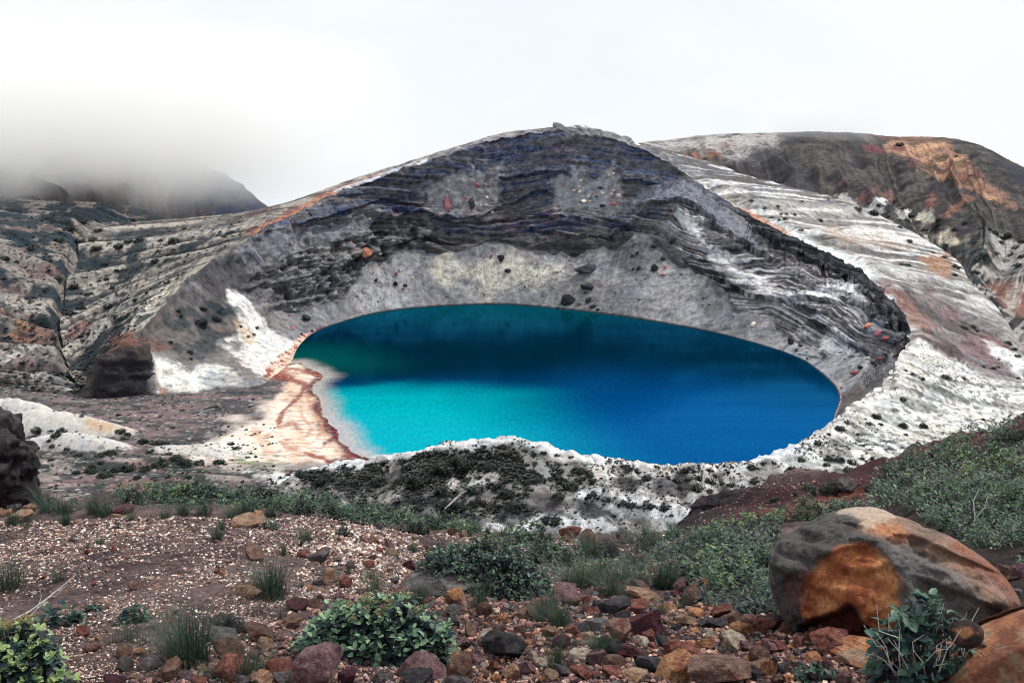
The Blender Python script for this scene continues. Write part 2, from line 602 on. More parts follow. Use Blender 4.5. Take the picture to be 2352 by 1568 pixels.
SCR1 = [(985, 488), (950, 440), (985, 410), (1000, 420), (1030, 398), (1055, 405), (1085, 392), (1110, 405), (1150, 380), (1148, 430), (1145, 470), (1060, 498)]
SCR2 = [(1278, 484), (1272, 420), (1292, 398), (1310, 410), (1326, 384), (1345, 400), (1362, 410), (1405, 380), (1428, 405), (1432, 472), (1400, 494), (1330, 490)]
SCR3 = [(1430, 472), (1470, 448), (1500, 436), (1555, 415), (1580, 402), (1640, 438), (1725, 515), (1735, 560), (1690, 545), (1620, 478), (1550, 452), (1480, 462)]
SCR4 = [(480, 640), (575, 560), (610, 540), (640, 535), (700, 525), (780, 515), (850, 490), (875, 495), (840, 530), (760, 560), (690, 575), (640, 605), (560, 650), (500, 670)]
SCR5 = [(1440, 560), (1480, 535), (1540, 500), (1560, 560), (1590, 640), (1500, 640)]
soft_ = np.clip(zone(SCR1, 7) + zone(SCR2, 7) + zone(SCR3, 7) + zone(SCR4, 9) + zone(SCR5, 7), 0, 1)
# the black cleft beds: a few long ledges that hang over the ones below
LEDGES = [[(640, 600), (760, 545), (880, 505), (960, 480), (1000, 500), (1060, 515), (1180, 500), (1300, 505)], [(990, 470), (1080, 505), (1160, 470), (1230, 440), (1290, 445)], [(660, 520), (780, 490), (880, 452), (960, 470), (1010, 455)],
          [(1450, 505), (1500, 470), (1560, 462), (1620, 490), (1700, 560), (1790, 600)], [(1180, 520), (1290, 545), (1400, 545), (1480, 500)], [(720, 640), (800, 600), (870, 575), (960, 545), (1060, 560)],
          [(1620, 470), (1730, 540), (1850, 590), (1960, 640), (2040, 720)], [(1560, 590), (1640, 640), (1740, 690), (1850, 700), (1940, 690)], [(600, 660), (700, 640), (760, 610)], [(1100, 415), (1250, 395), (1400, 420), (1520, 420)]]
hang = np.zeros_like(x)
wl = 5 * fbm(x * 0.08, y * 0.08, z * 0.08, 36, 4)
for ln_ in LEDGES:
    px0 = np.array([p[0] for p in ln_], float)
    py0 = np.array([p[1] for p in ln_], float)
    yy = np.interp(qx_, px0, py0)
    e_ = ss(px0[0] - 10, px0[0] + 40, qx_) * (1 - ss(px0[-1] - 40, px0[-1] + 10, qx_))
    dv_ = qy_ - yy + wl
    hang += e_ * (np.exp(-np.clip(-dv_, 0, None) / 16) * (dv_ < 0) * 3.0 - np.exp(-np.clip(dv_, 0, None) / 8) * (dv_ >= 0) * 2.4)
disp = wall * ((1 - 0.85 * soft_) * (3.2 * coarse + stepz * roughL + (1.3 + 3.2 * lower_left) * blocky) + soft_ * (1.2 + 0.8 * blocky) + (1 - soft_) * hang)
# scree: faint runnels
run = noise(stn * 9, 0, 0, 51) * 0.5 + noise(stn * 23, tS * 2, 0, 52) * 0.25
disp = disp + ss(0.1, 0.4, tS) * (1 - ss(0.0, 0.04, tC)) * (run * 0.35 + 0.7 * fbm(x * 0.1, y * 0.1, z * 0.1, 53, 4))
Pa = Pa + n * disp[..., None]

pa = Paint(Pa, C(150, 150, 157))
px, py = pa.px, pa.py
x, y, z = Pa[..., 0], Pa[..., 1], Pa[..., 2]
pat = fbm(x * 0.022, y * 0.022, z * 0.022, 61, 5)
pa.put(ss(-0.1, 0.5, pat), C(182, 182, 187), 0.8)
pa.put(ss(0.0, 0.5, -pat), C(132, 133, 140), 0.6)
streak = fbm(stn * 7, tS * 2.5, 0, 62, 3)
pa.put(ss(0.1, 0.6, streak) * (1 - tC), C(190, 190, 194), 0.2)
pa.put(pa.area([(985, 600), (1090, 595), (1230, 590), (1300, 620), (1250, 650), (1120, 668), (1010, 650)], 25, 30), C(205, 200, 188), 0.85)
pa.put(pa.area([(1440, 600), (1530, 560), (1600, 660), (1640, 740), (1560, 745), (1490, 690)], 25, 30), C(190, 190, 194), 0.6)
pa.put(pa.area([(1440, 560), (1500, 500), (1560, 500), (1550, 600), (1470, 640), (1400, 600)], 15, 16), C(112, 115, 126), 0.8)
grains = ss(0.25, 0.6, noise(x * 0.9, y * 0.9, z * 0.9, 63)) * ss(-0.2, 0.4, noise(x * 0.06, y * 0.06, z * 0.06, 64))
pa.put(grains * (1 - tC), C(84, 86, 94), 0.55)
# wet dark rim of sand at the water
pa.put(1 - ss(0.03, 0.075, tS), C(52, 52, 58), 0.9)
# wall
cm = ss(0.0, 0.012, tC) * ss(2.5, 3.6, stn + 0.6 * pa.w1) * (1 - ss(25.3, 26.3, stn))
bandA = noise(zz * 0.42, x * 0.012, y * 0.012, 32)
fine1 = noise(zz * 1.7, x * 0.03, y * 0.03, 71)
fine2 = noise(zz * 4.1, x * 0.06, y * 0.06, 72)
fine3 = fbm(x * 0.25, y * 0.25, zz * 1.2, 73, 4)
pa.put(cm, C(98, 97, 102))
pa.put(cm * ss(-0.1, 0.5, bandA + 0.6 * fine3), C(124, 123, 129), 0.75)
pa.put(cm * ss(0.05, 0.6, -bandA + 0.6 * fine3), C(52, 54, 66), 0.8)
pa.put(cm * ss(0.1, 0.6, fine1 + 0.4 * fine3) * patchy, C(158, 158, 164), 0.55)
pa.put(cm * ss(0.15, 0.6, fine2 + 0.4 * fine3), C(166, 166, 172), 0.4)
pa.put(cm * ss(0.15, 0.6, -fine2 + 0.3 * fine3) * patchy, C(36, 38, 50), 0.6)
navy = pa.area([(560, 560), (690, 495), (770, 450), (870, 412), (1000, 362), (1180, 308), (1300, 296), (1400, 312), (1500, 348), (1575, 400), (1560, 445), (1440, 440),
                (1290, 470), (1180, 470), (1100, 400), (1000, 430), (970, 500), (870, 480), (760, 500), (640, 560)], 14, 24, 10)
hz = fbm(x * 0.03, y * 0.03, zz * 0.5, 74, 4)
pa.put(cm * navy, C(92, 88, 90), 0.8)
pa.put(cm * navy * ss(-0.12, 0.32, hz + 0.35 * fine1 + 0.2 * fine2), C(28, 62, 118), 0.88)
pa.put(cm * navy * ss(0.1, 0.5, fine1 + 0.5 * fine2 + 0.3 * fine3), C(98, 106, 128), 0.6)
pa.put(cm * navy * ss(0.2, 0.5, noise(zz * 7.5, x * 0.09, y * 0.09, 78)), C(150, 152, 162), 0.4)
pa.put(cm * navy * ss(0.2, 0.6, fine2), C(112, 120, 142), 0.45)
navy2 = pa.area([(1215, 560), (1100, 545), (980, 500), (900, 480), (990, 470), (1180, 480), (1300, 490), (1450, 500), (1480, 455), (1570, 450), (1650, 520), (1560, 480), (1450, 540), (1330, 570)], 12, 18, 8)
pa.put(cm * navy2 * ss(-0.1, 0.35, hz + 0.3 * fine2), C(26, 48, 96), 0.75)
pa.put(cm * pa.area([(1640, 470), (1720, 500), (1900, 590), (2040, 690), (2085, 770), (2030, 760), (1960, 650), (1800, 590)], 12, 16, 8), C(44, 48, 62), 0.75)
for poly, c, k in [
    ([(980, 485), (955, 440), (985, 410), (1000, 420), (1030, 398), (1055, 405), (1085, 392), (1110, 405), (1150, 380), (1148, 430), (1145, 470), (1060, 495)], (146, 146, 153), 0.95),
    ([(1278, 480), (1275, 420), (1292, 398), (1310, 410), (1326, 384), (1345, 400), (1362, 410), (1405, 380), (1428, 405), (1430, 470), (1400, 492), (1330, 488)], (150, 151, 158), 0.95),
    ([(1430, 472), (1470, 448), (1500, 436), (1555, 415), (1580, 402), (1640, 438), (1725, 515), (1735, 560), (1690, 545), (1620, 478), (1550, 452), (1480, 462)], (132, 136, 150), 0.85),
    ([(500, 610), (575, 560), (610, 540), (640, 535), (700, 525), (780, 515), (850, 490), (875, 495), (840, 530), (760, 560), (690, 575), (640, 600), (560, 640), (500, 650)], (134, 136, 146), 0.85),
    ([(1440, 560), (1480, 535), (1540, 500), (1560, 560), (1590, 640), (1500, 640)], (138, 141, 150), 0.85),
    ([(1545, 478), (1575, 485), (1610, 520), (1640, 560), (1700, 622), (1800, 664), (1880, 668), (1955, 645), (2000, 680), (1985, 700), (1940, 680), (1880, 695), (1790, 690), (1700, 655), (1640, 612), (1580, 540)], (206, 207, 212), 0.9),
    ([(1690, 690), (1740, 680), (1800, 700), (1840, 730), (1800, 745), (1740, 735)], (150, 150, 158), 0.55),
    ([(1890, 760), (1930, 770), (1950, 800), (1990, 815), (1900, 815)], (214, 216, 220), 0.85),
    ([(1975, 690), (2010, 720), (2030, 760), (2040, 800), (2010, 810), (1990, 760)], (128, 132, 142), 0.7),
    ([(2000, 760), (2030, 770), (2040, 800), (2000, 805)], (120, 76, 82), 0.4),
    ([(800, 560), (850, 575), (850, 595), (805, 590)], (172, 142, 124), 0.85),
    ([(880, 555), (930, 540), (955, 560), (910, 575)], (160, 162, 170), 0.7),
]:
    pa.put(cm * pa.area(poly, 9, 16, 10), np.array(C(*c)) * np.ones(3), k)
pa.put(cm * ss(0.42, 0.62, noise(x * 0.06, y * 0.06, z * 0.09, 75)) * ss(0.0, 0.4, fine3), C(150, 104, 126), 0.4)
foot_ = cm * (1 - ss(0.10, 0.26, tC + 0.06 * fine3)) * ss(7.5, 8.5, stn) * (1 - ss(17.5, 19, stn))
pa.put(foot_, C(66, 65, 70), 0.75)
pa.put(foot_ * ss(0.1, 0.5, fine2 + 0.4 * fine3), C(124, 123, 126), 0.6)
lowl = pa.area([(560, 640), (640, 600), (760, 560), (870, 520), (980, 500), (990, 560), (900, 590), (850, 630), (770, 700), (640, 690)], 12, 18)
pa.put(cm * lowl, C(96, 95, 98), 0.6)
pa.put(cm * lowl * ss(0.0, 0.5, blocky + 0.5 * fine3), C(150, 149, 151), 0.7)
pa.put(cm * lowl * ss(0.15, 0.5, -blocky), C(44, 44, 54), 0.7)
light_beds = pa.area([(1540, 470), (1640, 540), (1760, 600), (1900, 620), (2010, 690), (2000, 800), (1900, 800), (1780, 745), (1660, 700), (1560, 600)], 15, 20)
pa.put(cm * light_beds * ss(0.15, 0.5, fine1 + 0.5 * fine2), C(188, 189, 195), 0.6)
pa.put(cm * light_beds * ss(0.1, 0.5, -fine1), C(36, 37, 48), 0.65)
pa.col = np.where((cm > 0.5)[..., None], np.clip(pa.col * 1.4, 0, 0.8), pa.col)
# left end: ash slopes, brown upper slope, dark buttress
le = 1 - ss(4.6, 5.6, stn + 0.4 * pa.w1)
pa.put(le * (1 - cm * 0.4), C(150, 144, 144), 0.9)
pa.put(le * pa.area([(360, 700), (430, 650), (520, 690), (560, 740), (540, 800), (430, 830), (340, 800), (318, 770)], 15, 20), C(126, 118, 118), 0.9)
pa.put(le * pa.area([(440, 640), (540, 570), (620, 640), (600, 700), (530, 670), (500, 690)], 10, 15), C(96, 95, 102), 0.9)
for poly, c, k in [
    ([(522, 665), (545, 672), (580, 700), (605, 740), (640, 770), (690, 785), (640, 850), (600, 868), (560, 840), (500, 790), (540, 770), (560, 740), (530, 700)], (226, 224, 222), 0.95),
    ([(540, 740), (580, 760), (600, 790), (560, 790)], (216, 190, 152), 0.6),
    ([(342, 808), (400, 830), (440, 850), (470, 835), (520, 840), (560, 870), (560, 885), (480, 893), (400, 900), (362, 900)], (226, 224, 216), 0.95),
    ([(470, 850), (530, 855), (600, 870), (640, 870), (560, 892), (470, 895)], (150, 158, 168), 0.6),
    ([(325, 795), (345, 830), (360, 870), (395, 905), (370, 908), (345, 850), (318, 800)], (176, 126, 96), 0.8),
    ([(300, 775), (330, 780), (400, 790), (360, 810), (310, 800)], (146, 110, 96), 0.8),
]:
    pa.put(pa.area(poly, 6, 9, 6), C(*c), k)
pa.put(pa.area([(600, 868), (640, 815), (690, 775), (722, 752), (742, 762), (705, 792), (690, 832), (650, 862), (615, 880)], 5, 8, 6), C(238, 200, 176), 0.85)
pa.put(pa.area([(600, 868), (640, 815), (690, 775), (742, 746), (752, 756), (705, 792), (690, 832), (650, 862), (615, 880)], 4, 8, 6) * ss(-0.05, 0.3, fbm(x * 0.3, y * 0.3, z * 0.8, 79, 4)), C(176, 80, 66), 0.9)
pa.put(pa.area([(700, 778), (725, 752), (760, 744), (735, 765)], 3, 5, 3), C(126, 66, 86), 0.8)
shr = ss(0.05, 0.5, fbm(x * 0.07, y * 0.07, z * 0.07, 76, 4))
pa.put(le * pa.area([(380, 720), (470, 690), (560, 720), (560, 800), (440, 840), (350, 800)], 12, 15) * shr, C(62, 74, 82), 0.75)
pa.put(pa.area([(520, 700), (545, 705), (540, 725), (500, 720)], 4, 5) + pa.area([(470, 690), (510, 700), (505, 715), (475, 705)], 4, 5), C(40, 62, 72), 0.7)
but = (1 - ss(0.85, 1.15, stn)) * np.ones_like(x)
pa.put(but, C(58, 55, 58))
pa.put(but * ss(-0.2, 0.5, fine1 + fine3), C(84, 78, 78), 0.7)
pa.put(but * ss(0.0, 0.5, -fine2), C(26, 26, 36), 0.8)
# right end: brown gravel with purple stones
re_ = ss(24.6, 25.6, stn + 0.3 * pa.w1)
pa.put(re_ * ss(0.1, 0.2, tS), C(112, 106, 106), 0.85)
pa.put(re_ * ss(0.1, 0.2, tS) * ss(0.0, 0.5, pa.w1), C(88, 80, 78), 0.7)
pa.put(re_ * ss(0.2, 0.6, noise(x * 0.2, y * 0.5, z * 0.5, 77)) * (1 - ss(0.5, 0.9, tS)), C(120, 66, 92), 0.7)
near = ss(26.6, 27.0, stn)
pa.put(near, C(216, 216, 214), 0.9)
sheet('crater_wall', Pa, pa.col, M['cliff'])
SURF = {'wall': Pa}

# ------------------------------------------------------------------ outer slopes, right and near side
OB = [
    ((1270, 292, 850), (1270, 299, 890), (1270, 330, 1010)),
    ((1340, 299, 850), (1350, 308, 900), (1380, 345, 1000)),
    ((1478, 343, 850), (1535, 362, 905), (1600, 380, 960)),
    ((1600, 385, 830), (1670, 396, 880), (1740, 412, 940)),
    ((1685, 426, 815), (1770, 433, 860), (1850, 442, 905)),
    ((1765, 463, 797), (1870, 467, 855), (1970, 472, 930)),
    ((1850, 514, 768), (1975, 523, 805), (2100, 535, 840)),
    ((1930, 559, 738), (2060, 577, 758), (2195, 595, 775)),
    ((2010, 602, 705), (2120, 622, 717), (2228, 645, 725)),
    ((2075, 648, 652), (2180, 674, 660), (2285, 700, 662)),
    ((2135, 715, 594), (2240, 760, 591), (2352, 800, 582)),
    ((2162, 790, 540), (2262, 838, 531), (2400, 885, 514)),
    ((2150, 855, 499), (2250, 880, 504), (2390, 890, 511)),
    ((2105, 920, 467), (2205, 955, 462), (2400, 1000, 455)),
    ((2010, 990, 428), (2110, 1030, 419), (2280, 1095, 405)),
    ((1890, 1055, 391), (1960, 1090, 380), (2050, 1170, 363)),
    ((1750, 1090, 372), (1800, 1130, 360), (1880, 1240, 334)),
    ((1620, 1105, 366), (1650, 1160, 351), (1680, 1265, 324)),
    ((1470, 1095, 364), (1490, 1150, 350), (1510, 1270, 321)),
    ((1340, 1080, 364), (1345, 1140, 350), (1350, 1270, 319)),
    ((1195, 1055, 366), (1200, 1120, 351), (1200, 1275, 314)),
    ((1080, 1060, 368), (1070, 1120, 353), (1050, 1265, 319)),
    ((970, 1070, 374), (950, 1120, 359), (900, 1245, 324)),
    ((860, 1085, 379), (830, 1120, 369), (760, 1225, 334)),
    ((750, 1092, 384), (710, 1122, 372), (600, 1205, 345)),
    ((650, 1105, 384), (610, 1130, 374), (500, 1190, 350)),
]
b0 = 13
B = dense([rim[b0:], [at(*s[0]) for s in OB], [at(*s[1]) for s in OB], [at(*s[2]) for s in OB]], PER)
B[0] = RIM[b0 * PER:]
Pb = climb(B, [85, 95, 95])
nvB, nuB = Pb.shape[:2]
row = np.arange(nvB)[:, None] * np.ones((1, nuB))
tB = row / (nvB - 1)
stn = b0 + np.arange(nuB)[None, :] / PER * np.ones((nvB, 1))
n = normals(Pb)
n = np.where(n[..., 2:3] < 0, -n, n)
x, y, z = Pb[..., 0], Pb[..., 1], Pb[..., 2]
fade = ss(0.0, 0.1, tB) * (1 - ss(0.9, 1.0, tB) * (stn < 24))
wob = 0.8 * fbm(x * 0.02, y * 0.02, 0, 81, 3)
ril = noise(stn * 1.9 + 0.6 * wob, tB * 0.6, 0, 82)
ril2 = noise(stn * 5.1 + 1.5 * wob, tB * 1.2, 0, 83)
gul = np.abs(ril)                                            # rounded backs, sharp gullies
lob = np.abs(noise(stn * 2.3 + wob, tB * 3.0 + wob, 0, 84))
nearB = ss(26.5, 28.5, stn)
bx_, by_, _ = sight(Pb)


def raised(poly, f):
    d = seg_dist(bx_, by_, poly)
    return ss(0, f, np.where(inside(bx_, by_, poly), d, 0))


hump = 3.2 * raised([(1170, 1225), (1215, 1180), (1270, 1172), (1340, 1180), (1400, 1185), (1440, 1220), (1420, 1250), (1170, 1250)], 28) + 3.4 * raised([(1330, 1160), (1345, 1122), (1400, 1116), (1500, 1145), (1600, 1172), (1590, 1230), (1500, 1225), (1430, 1200)], 30) \
    + 2.4 * raised([(1230, 1150), (1290, 1135), (1350, 1150), (1340, 1180), (1260, 1180)], 16)
disp = fade * (((3.4 + 2.2 * (1 - ss(22, 24, stn))) * gul + 1.3 * np.abs(ril2)) * (1 - 0.35 * nearB) + nearB * 2.6 * lob * ss(0.25, 0.6, tB) + nearB * hump + 0.5 * fbm(x * 0.12, y * 0.12, z * 0.12, 85, 4))
Pb = Pb + n * disp[..., None]
pb = Paint(Pb, C(196, 193, 190))
px, py = pb.px, pb.py
x, y, z = Pb[..., 0], Pb[..., 1], Pb[..., 2]
pat = fbm(x * 0.025, y * 0.025, 0, 91, 5)
grain = fbm(x * 0.3, y * 0.3, z * 0.3, 92, 4)
crown = ss(0.12, 0.4, gul + 0.25 * grain)
pb.put((1 - crown), C(120, 116, 117), 0.65)
pb.put(crown * ss(-0.3, 0.3, pat) * (0.35 + 0.65 * ss(22, 24, stn)), C(234, 233, 231), 0.85)
pb.put((1 - ss(22, 24, stn)) * ss(0.0, 0.4, fbm(stn * 6 + wob, tB * 1.5, 0, 105, 4)), C(148, 144, 144), 0.6)
back = 1 - ss(21.5, 23.5, stn)
pb.put(back * ss(0.0, 0.3, tB) * (1 - ss(17, 19.5, stn)), C(112, 112, 120), 0.85)
pb.put(back * ss(0.15, 0.5, noise(stn * 7 + wob, tB * 2, 0, 93)), C(112, 107, 106), 0.6)
pb.put(back * ss(0.1, 0.4, noise(stn * 11 + wob, tB * 2, 0, 94)), C(236, 236, 236), 0.7)
pb.put(back * (1 - ss(0.03, 0.12, tB)) * ss(18.5, 20, stn), C(234, 236, 238), 0.9)
pb.put((1 - ss(0.05, 0.22, tB)) * (1 - ss(16, 17.5, stn)), C(128, 132, 142), 0.8)
pb.put(pb.area([(1700, 480), (1720, 480), (1790, 520), (1830, 550), (1800, 545), (1740, 512)], 4, 4, 3), C(226, 150, 112), 0.8)
pb.put(pb.area([(1890, 520), (2010, 540), (2090, 575), (1990, 570), (1900, 545)], 10, 14), C(196, 166, 146), 0.5)
pb.put(pb.area([(2120, 595), (2170, 590), (2195, 620), (2175, 640), (2130, 620)], 8, 10), C(196, 140, 104), 0.8)
pk = pb.area([(2000, 640), (2090, 660), (2180, 690), (2290, 760), (2330, 820), (2380, 900), (2330, 930), (2230, 850), (2110, 790), (2085, 740), (2040, 680)], 20, 30, 10)
pb.put(pk, C(150, 138, 140), 0.85)
pb.put(pk * ss(0.0, 0.45, fbm(x * 0.05, y * 0.05, 0, 95, 4) + 0.3 * grain), C(158, 118, 132), 0.65)
pb.put(pk * ss(0.1, 0.5, fbm(x * 0.06, y * 0.06, 5, 96, 4)), C(96, 90, 90), 0.75)
pb.put(pk * ss(0.35, 0.6, fbm(x * 0.04, y * 0.04, 9, 97, 4)), C(180, 130, 118), 0.6)
pb.put(pb.area([(2085, 800), (2110, 780), (2150, 810), (2230, 850), (2330, 905), (2352, 930), (2250, 915), (2150, 860)], 8, 10), C(240, 242, 242), 0.9)
pb.put(pb.area([(2250, 770), (2352, 830), (2352, 880), (2300, 830)], 8, 10), C(236, 236, 236), 0.9)
wh = ss(24.2, 25.2, stn) * (1 - ss(27.6, 29.0, stn))
pb.put(wh, C(232, 231, 226), 0.9)
gl_ = ss(0.22, 0.5, noise(stn * 4.4 + 0.7 * wob, tB * 0.7, 0, 98) + 0.25 * grain)
pb.put(wh * gl_ * ss(0.1, 0.3, tB), C(106, 116, 100), 0.6)
pb.put(wh * ss(0.2, 0.5, noise(stn * 11 + wob, tB * 0.8, 0, 104) + 0.3 * grain), C(124, 124, 120), 0.6)
dots = ss(0.28, 0.5, noise(x * 0.55, y * 0.55, 0, 99)) * ss(-0.3, 0.2, pat)
pb.put((wh * 0.8 + nearB * 0.9) * dots, C(98, 100, 104), 0.85)
nb = nearB
pb.put(nb * ss(0.0, 0.45, fbm(x * 0.05, y * 0.05, 0, 100, 5) + 0.5 * (0.28 - gul - lob) + 0.6 * (tB - 0.45)), C(92, 88, 94), 0.85)
pb.put(nb * ss(0.15, 0.5, fbm(x * 0.07, y * 0.07, 3, 101, 5) + 0.5 * (tB - 0.5)), C(58, 62, 70), 0.8)
pb.put(nb * (1 - ss(0.10, 0.22, tB + 0.08 * pb.w1)), C(228, 229, 231), 0.9)
pb.put(nb * pb.area([(1190, 1205), (1220, 1185), (1270, 1182), (1330, 1188), (1390, 1190), (1425, 1215), (1400, 1225), (1190, 1222)], 6, 8), C(226, 230, 236), 0.9)
pb.put(nb * pb.area([(1260, 1150), (1340, 1122), (1400, 1122), (1500, 1150), (1580, 1172), (1560, 1205), (1500, 1200), (1420, 1190), (1340, 1150)], 8, 12), C(222, 226, 232), 0.9)
pb.put(nb * pb.area([(1000, 1130), (1150, 1120), (1200, 1150), (1120, 1165), (1000, 1160)], 10, 14) * ss(-0.2, 0.3, grain), C(150, 140, 134), 0.7)
lf = ss(34, 35.2, stn) * nb
green = pb.area([(680, 1085), (860, 1062), (1000, 1034), (1150, 1036), (1280, 1062), (1420, 1092), (1400, 1122), (1270, 1125), (1190, 1150), (1245, 1180), (1150, 1218), (1000, 1200), (850, 1165), (700, 1130)], 14, 20)
pb.put(green * ss(-0.35, 0.15, fbm(x * 0.09, y * 0.06, 0, 102, 5)), C(52, 70, 66), 0.9)
pb.put(green * ss(0.0, 0.3, fbm(x * 0.05, y * 0.05, 7, 106, 4)) * ss(1120, 1150, by_), C(50, 54, 62), 0.8)
pb.put(green * ss(0.1, 0.5, fbm(x * 0.14, y * 0.14, 2, 103, 4)), C(172, 166, 162), 0.6)
sheet('crater_outer_slope', Pb, pb.col, M['far'])
SURF['outer'] = Pb
# ------------------------------------------------------------------ hills beyond the right-hand gully
HC = [
    ((1480, 346, 980), (1470, 341, 1020), (1460, 336, 1060), (1446, 331, 1110)),
    ((1600, 380, 960), (1590, 360, 1040), (1560, 342, 1120), (1530, 322, 1200)),
    ((1740, 412, 940), (1720, 376, 1030), (1690, 342, 1130), (1640, 309, 1250)),
    ((1850, 442, 905), (1840, 402, 990), (1800, 352, 1120), (1760, 306, 1260)),
    ((1970, 472, 930), (1940, 420, 1010), (1900, 360, 1130), (1860, 303, 1270)),
    ((2100, 535, 840), (2060, 470, 940), (2020, 390, 1090), (1970, 306, 1270)),
    ((2195, 595, 775), (2170, 510, 880), (2120, 410, 1050), (2060, 314, 1250)),
    ((2228, 645, 725), (2260, 540, 850), (2210, 430, 1020), (2150, 315, 1240)),
    ((2285, 700, 662), (2330, 560, 800), (2290, 440, 980), (2225, 327, 1220)),
    ((2352, 800, 582), (2420, 600, 740), (2370, 470, 950), (2300, 364, 1180)),
    ((2480, 880, 515), (2600, 640, 700), (2500, 500, 930), (2440, 430, 1140)),
]
R_ = [[at(*s[k]) for s in HC] for k in range(4)]
R_.append([p + np.array([0, 160.0, -70.0]) for p in R_[3]])
Cc = dense(R_, 60)
Pc = climb(Cc, [75, 75, 75, 14])
nv, nu = Pc.shape[:2]
t = np.arange(nv)[:, None] / 225.0 * np.ones((1, nu))
s_ = np.arange(nu)[None, :] / 60.0 * np.ones((nv, 1))
n = normals(Pc)
n = np.where((n @ np.array([0, -0.5, 1.0]))[..., None] < 0, -n, n)
x, y, z = Pc[..., 0], Pc[..., 1], Pc[..., 2]
wob = fbm(x * 0.006, y * 0.006, 0, 111, 3)
# spurs: the big one coming down to the right, smaller ones between the gullies
spur = 1 - np.abs(noise(s_ * 0.9 + t * 0.9 + 0.5 * wob, t * 0.5, 0, 112)) * 2
spur2 = 1 - np.abs(noise(s_ * 2.3 - t * 0.8 + wob, t, 0, 113)) * 2
spur3 = 1 - np.abs(noise(s_ * 6.0 + wob, t * 1.5, 0, 114)) * 2
disp = ss(0.0, 0.12, t) * (1 - 0.99 * ss(0.7, 0.97, t)) * ss(0.2, 1.6, s_) * (13 * spur + 5 * spur2 + 1.3 * spur3 - 8 + 2.5 * fbm(x * 0.05, y * 0.05, z * 0.05, 115, 4))
disp = disp + (t > 0.9) * 0.7 * fbm(x * 0.1, y * 0.1, 0, 116, 4)
Pc = Pc + n * disp[..., None]
pc = Paint(Pc, C(92, 87, 88))
x, y, z = Pc[..., 0], Pc[..., 1], Pc[..., 2]
grain = fbm(x * 0.06, y * 0.06, z * 0.06, 117, 5)
st = noise(s_ * 16 + wob * 3, t * 3, 0, 118)
pc.put(ss(0.0, 0.6, grain + 0.5 * st), C(122, 116, 112), 0.7)
pc.put(ss(0.1, 0.6, -grain), C(58, 60, 72), 0.7)
pc.put(pc.area([(1440, 325), (1640, 305), (1780, 305), (1790, 345), (1740, 370), (1650, 360), (1560, 350)], 14, 20), C(196, 192, 190), 0.85)
pc.put(pc.area([(1560, 335), (1620, 345), (1680, 330), (1660, 365), (1620, 380), (1570, 360)], 8, 14) * ss(-0.1, 0.3, st), C(176, 116, 92), 0.75)
pc.put(pc.area([(1700, 375), (1760, 330), (1830, 370), (1900, 440), (1850, 445), (1760, 415)], 10, 16), C(70, 72, 84), 0.8)
pc.put(pc.area([(1760, 350), (1830, 335), (1860, 420), (1900, 440), (1830, 420)], 8, 12), C(104, 102, 102), 0.6)
red = pc.area([(2030, 318), (2130, 313), (2175, 322), (2225, 380), (2290, 430), (2330, 470), (2290, 470), (2230, 432), (2150, 402), (2090, 372), (2040, 345)], 8, 12, 6)
pc.put(red, C(190, 142, 116), 0.9)
pc.put(red * ss(0.0, 0.45, fbm(x * 0.03, y * 0.03, 4, 119, 4)), C(138, 78, 92), 0.8)
pc.put(red * ss(0.1, 0.5, fbm(x * 0.035, y * 0.035, 9, 120, 4)), C(220, 172, 132), 0.8)
pc.put(red * ss(0.25, 0.5, fbm(x * 0.05, y * 0.05, 12, 121, 4)), C(96, 88, 78), 0.7)
for poly, c, k in [
    ([(1975, 330), (2010, 335), (2030, 350), (1990, 345)], (150, 84, 98), 0.8),
    ([(1970, 455), (2020, 425), (2005, 450), (1985, 465)], (164, 116, 112), 0.85),
    ([(2020, 445), (2050, 435), (2055, 460), (2035, 465)], (166, 120, 112), 0.8),
    ([(2125, 460), (2145, 445), (2150, 470), (2130, 480)], (172, 116, 108), 0.85),
    ([(2180, 480), (2210, 440), (2240, 455), (2210, 480), (2150, 500)], (176, 124, 106), 0.85),
    ([(1920, 415), (1935, 410), (1945, 440), (1925, 440)], (150, 92, 108), 0.75),
    ([(1850, 450), (1870, 445), (1900, 470), (1880, 470)], (214, 212, 210), 0.9),
    ([(1920, 450), (1940, 445), (1975, 490), (1950, 485)], (226, 226, 226), 0.95),
    ([(2010, 460), (2035, 455), (2020, 490), (1985, 500)], (222, 222, 222), 0.95),
    ([(2060, 480), (2090, 475), (2090, 500), (2060, 510)], (224, 222, 218), 0.95),
    ([(2100, 495), (2140, 480), (2160, 515), (2120, 520)], (218, 210, 196), 0.9),
    ([(2130, 540), (2180, 520), (2200, 560), (2150, 560)], (222, 208, 184), 0.8),
    ([(2270, 530), (2352, 560), (2352, 600), (2290, 590)], (200, 196, 194), 0.8),
    ([(2240, 620), (2352, 590), (2400, 600), (2300, 640)], (210, 206, 204), 0.7),
    ([(2250, 660), (2300, 645), (2400, 650), (2420, 760), (2330, 720)], (172, 124, 112), 0.9),
    ([(2240, 670), (2270, 665), (2310, 720), (2345, 770), (2310, 750)], (44, 46, 58), 0.95),
    ([(2165, 600), (2200, 590), (2225, 635), (2190, 640)], (196, 132, 90), 0.85),
    ([(2300, 370), (2400, 400), (2400, 470), (2345, 430)], (70, 74, 92), 0.85),
]:
    pc.put(pc.area(poly, 5, 8, 5), C(*c), k)
low_ = 1 - ss(0.16, 0.36, t + 0.1 * pc.w1)
pc.put(red * ss(0.1, 0.5, noise(s_ * 26 + wob, t * 4, 0, 123)), C(150, 104, 100), 0.5)
pc.put(low_ * ss(4.5, 5.5, s_) * ss(-0.3, 0.3, st + grain), C(196, 192, 186), 0.7)
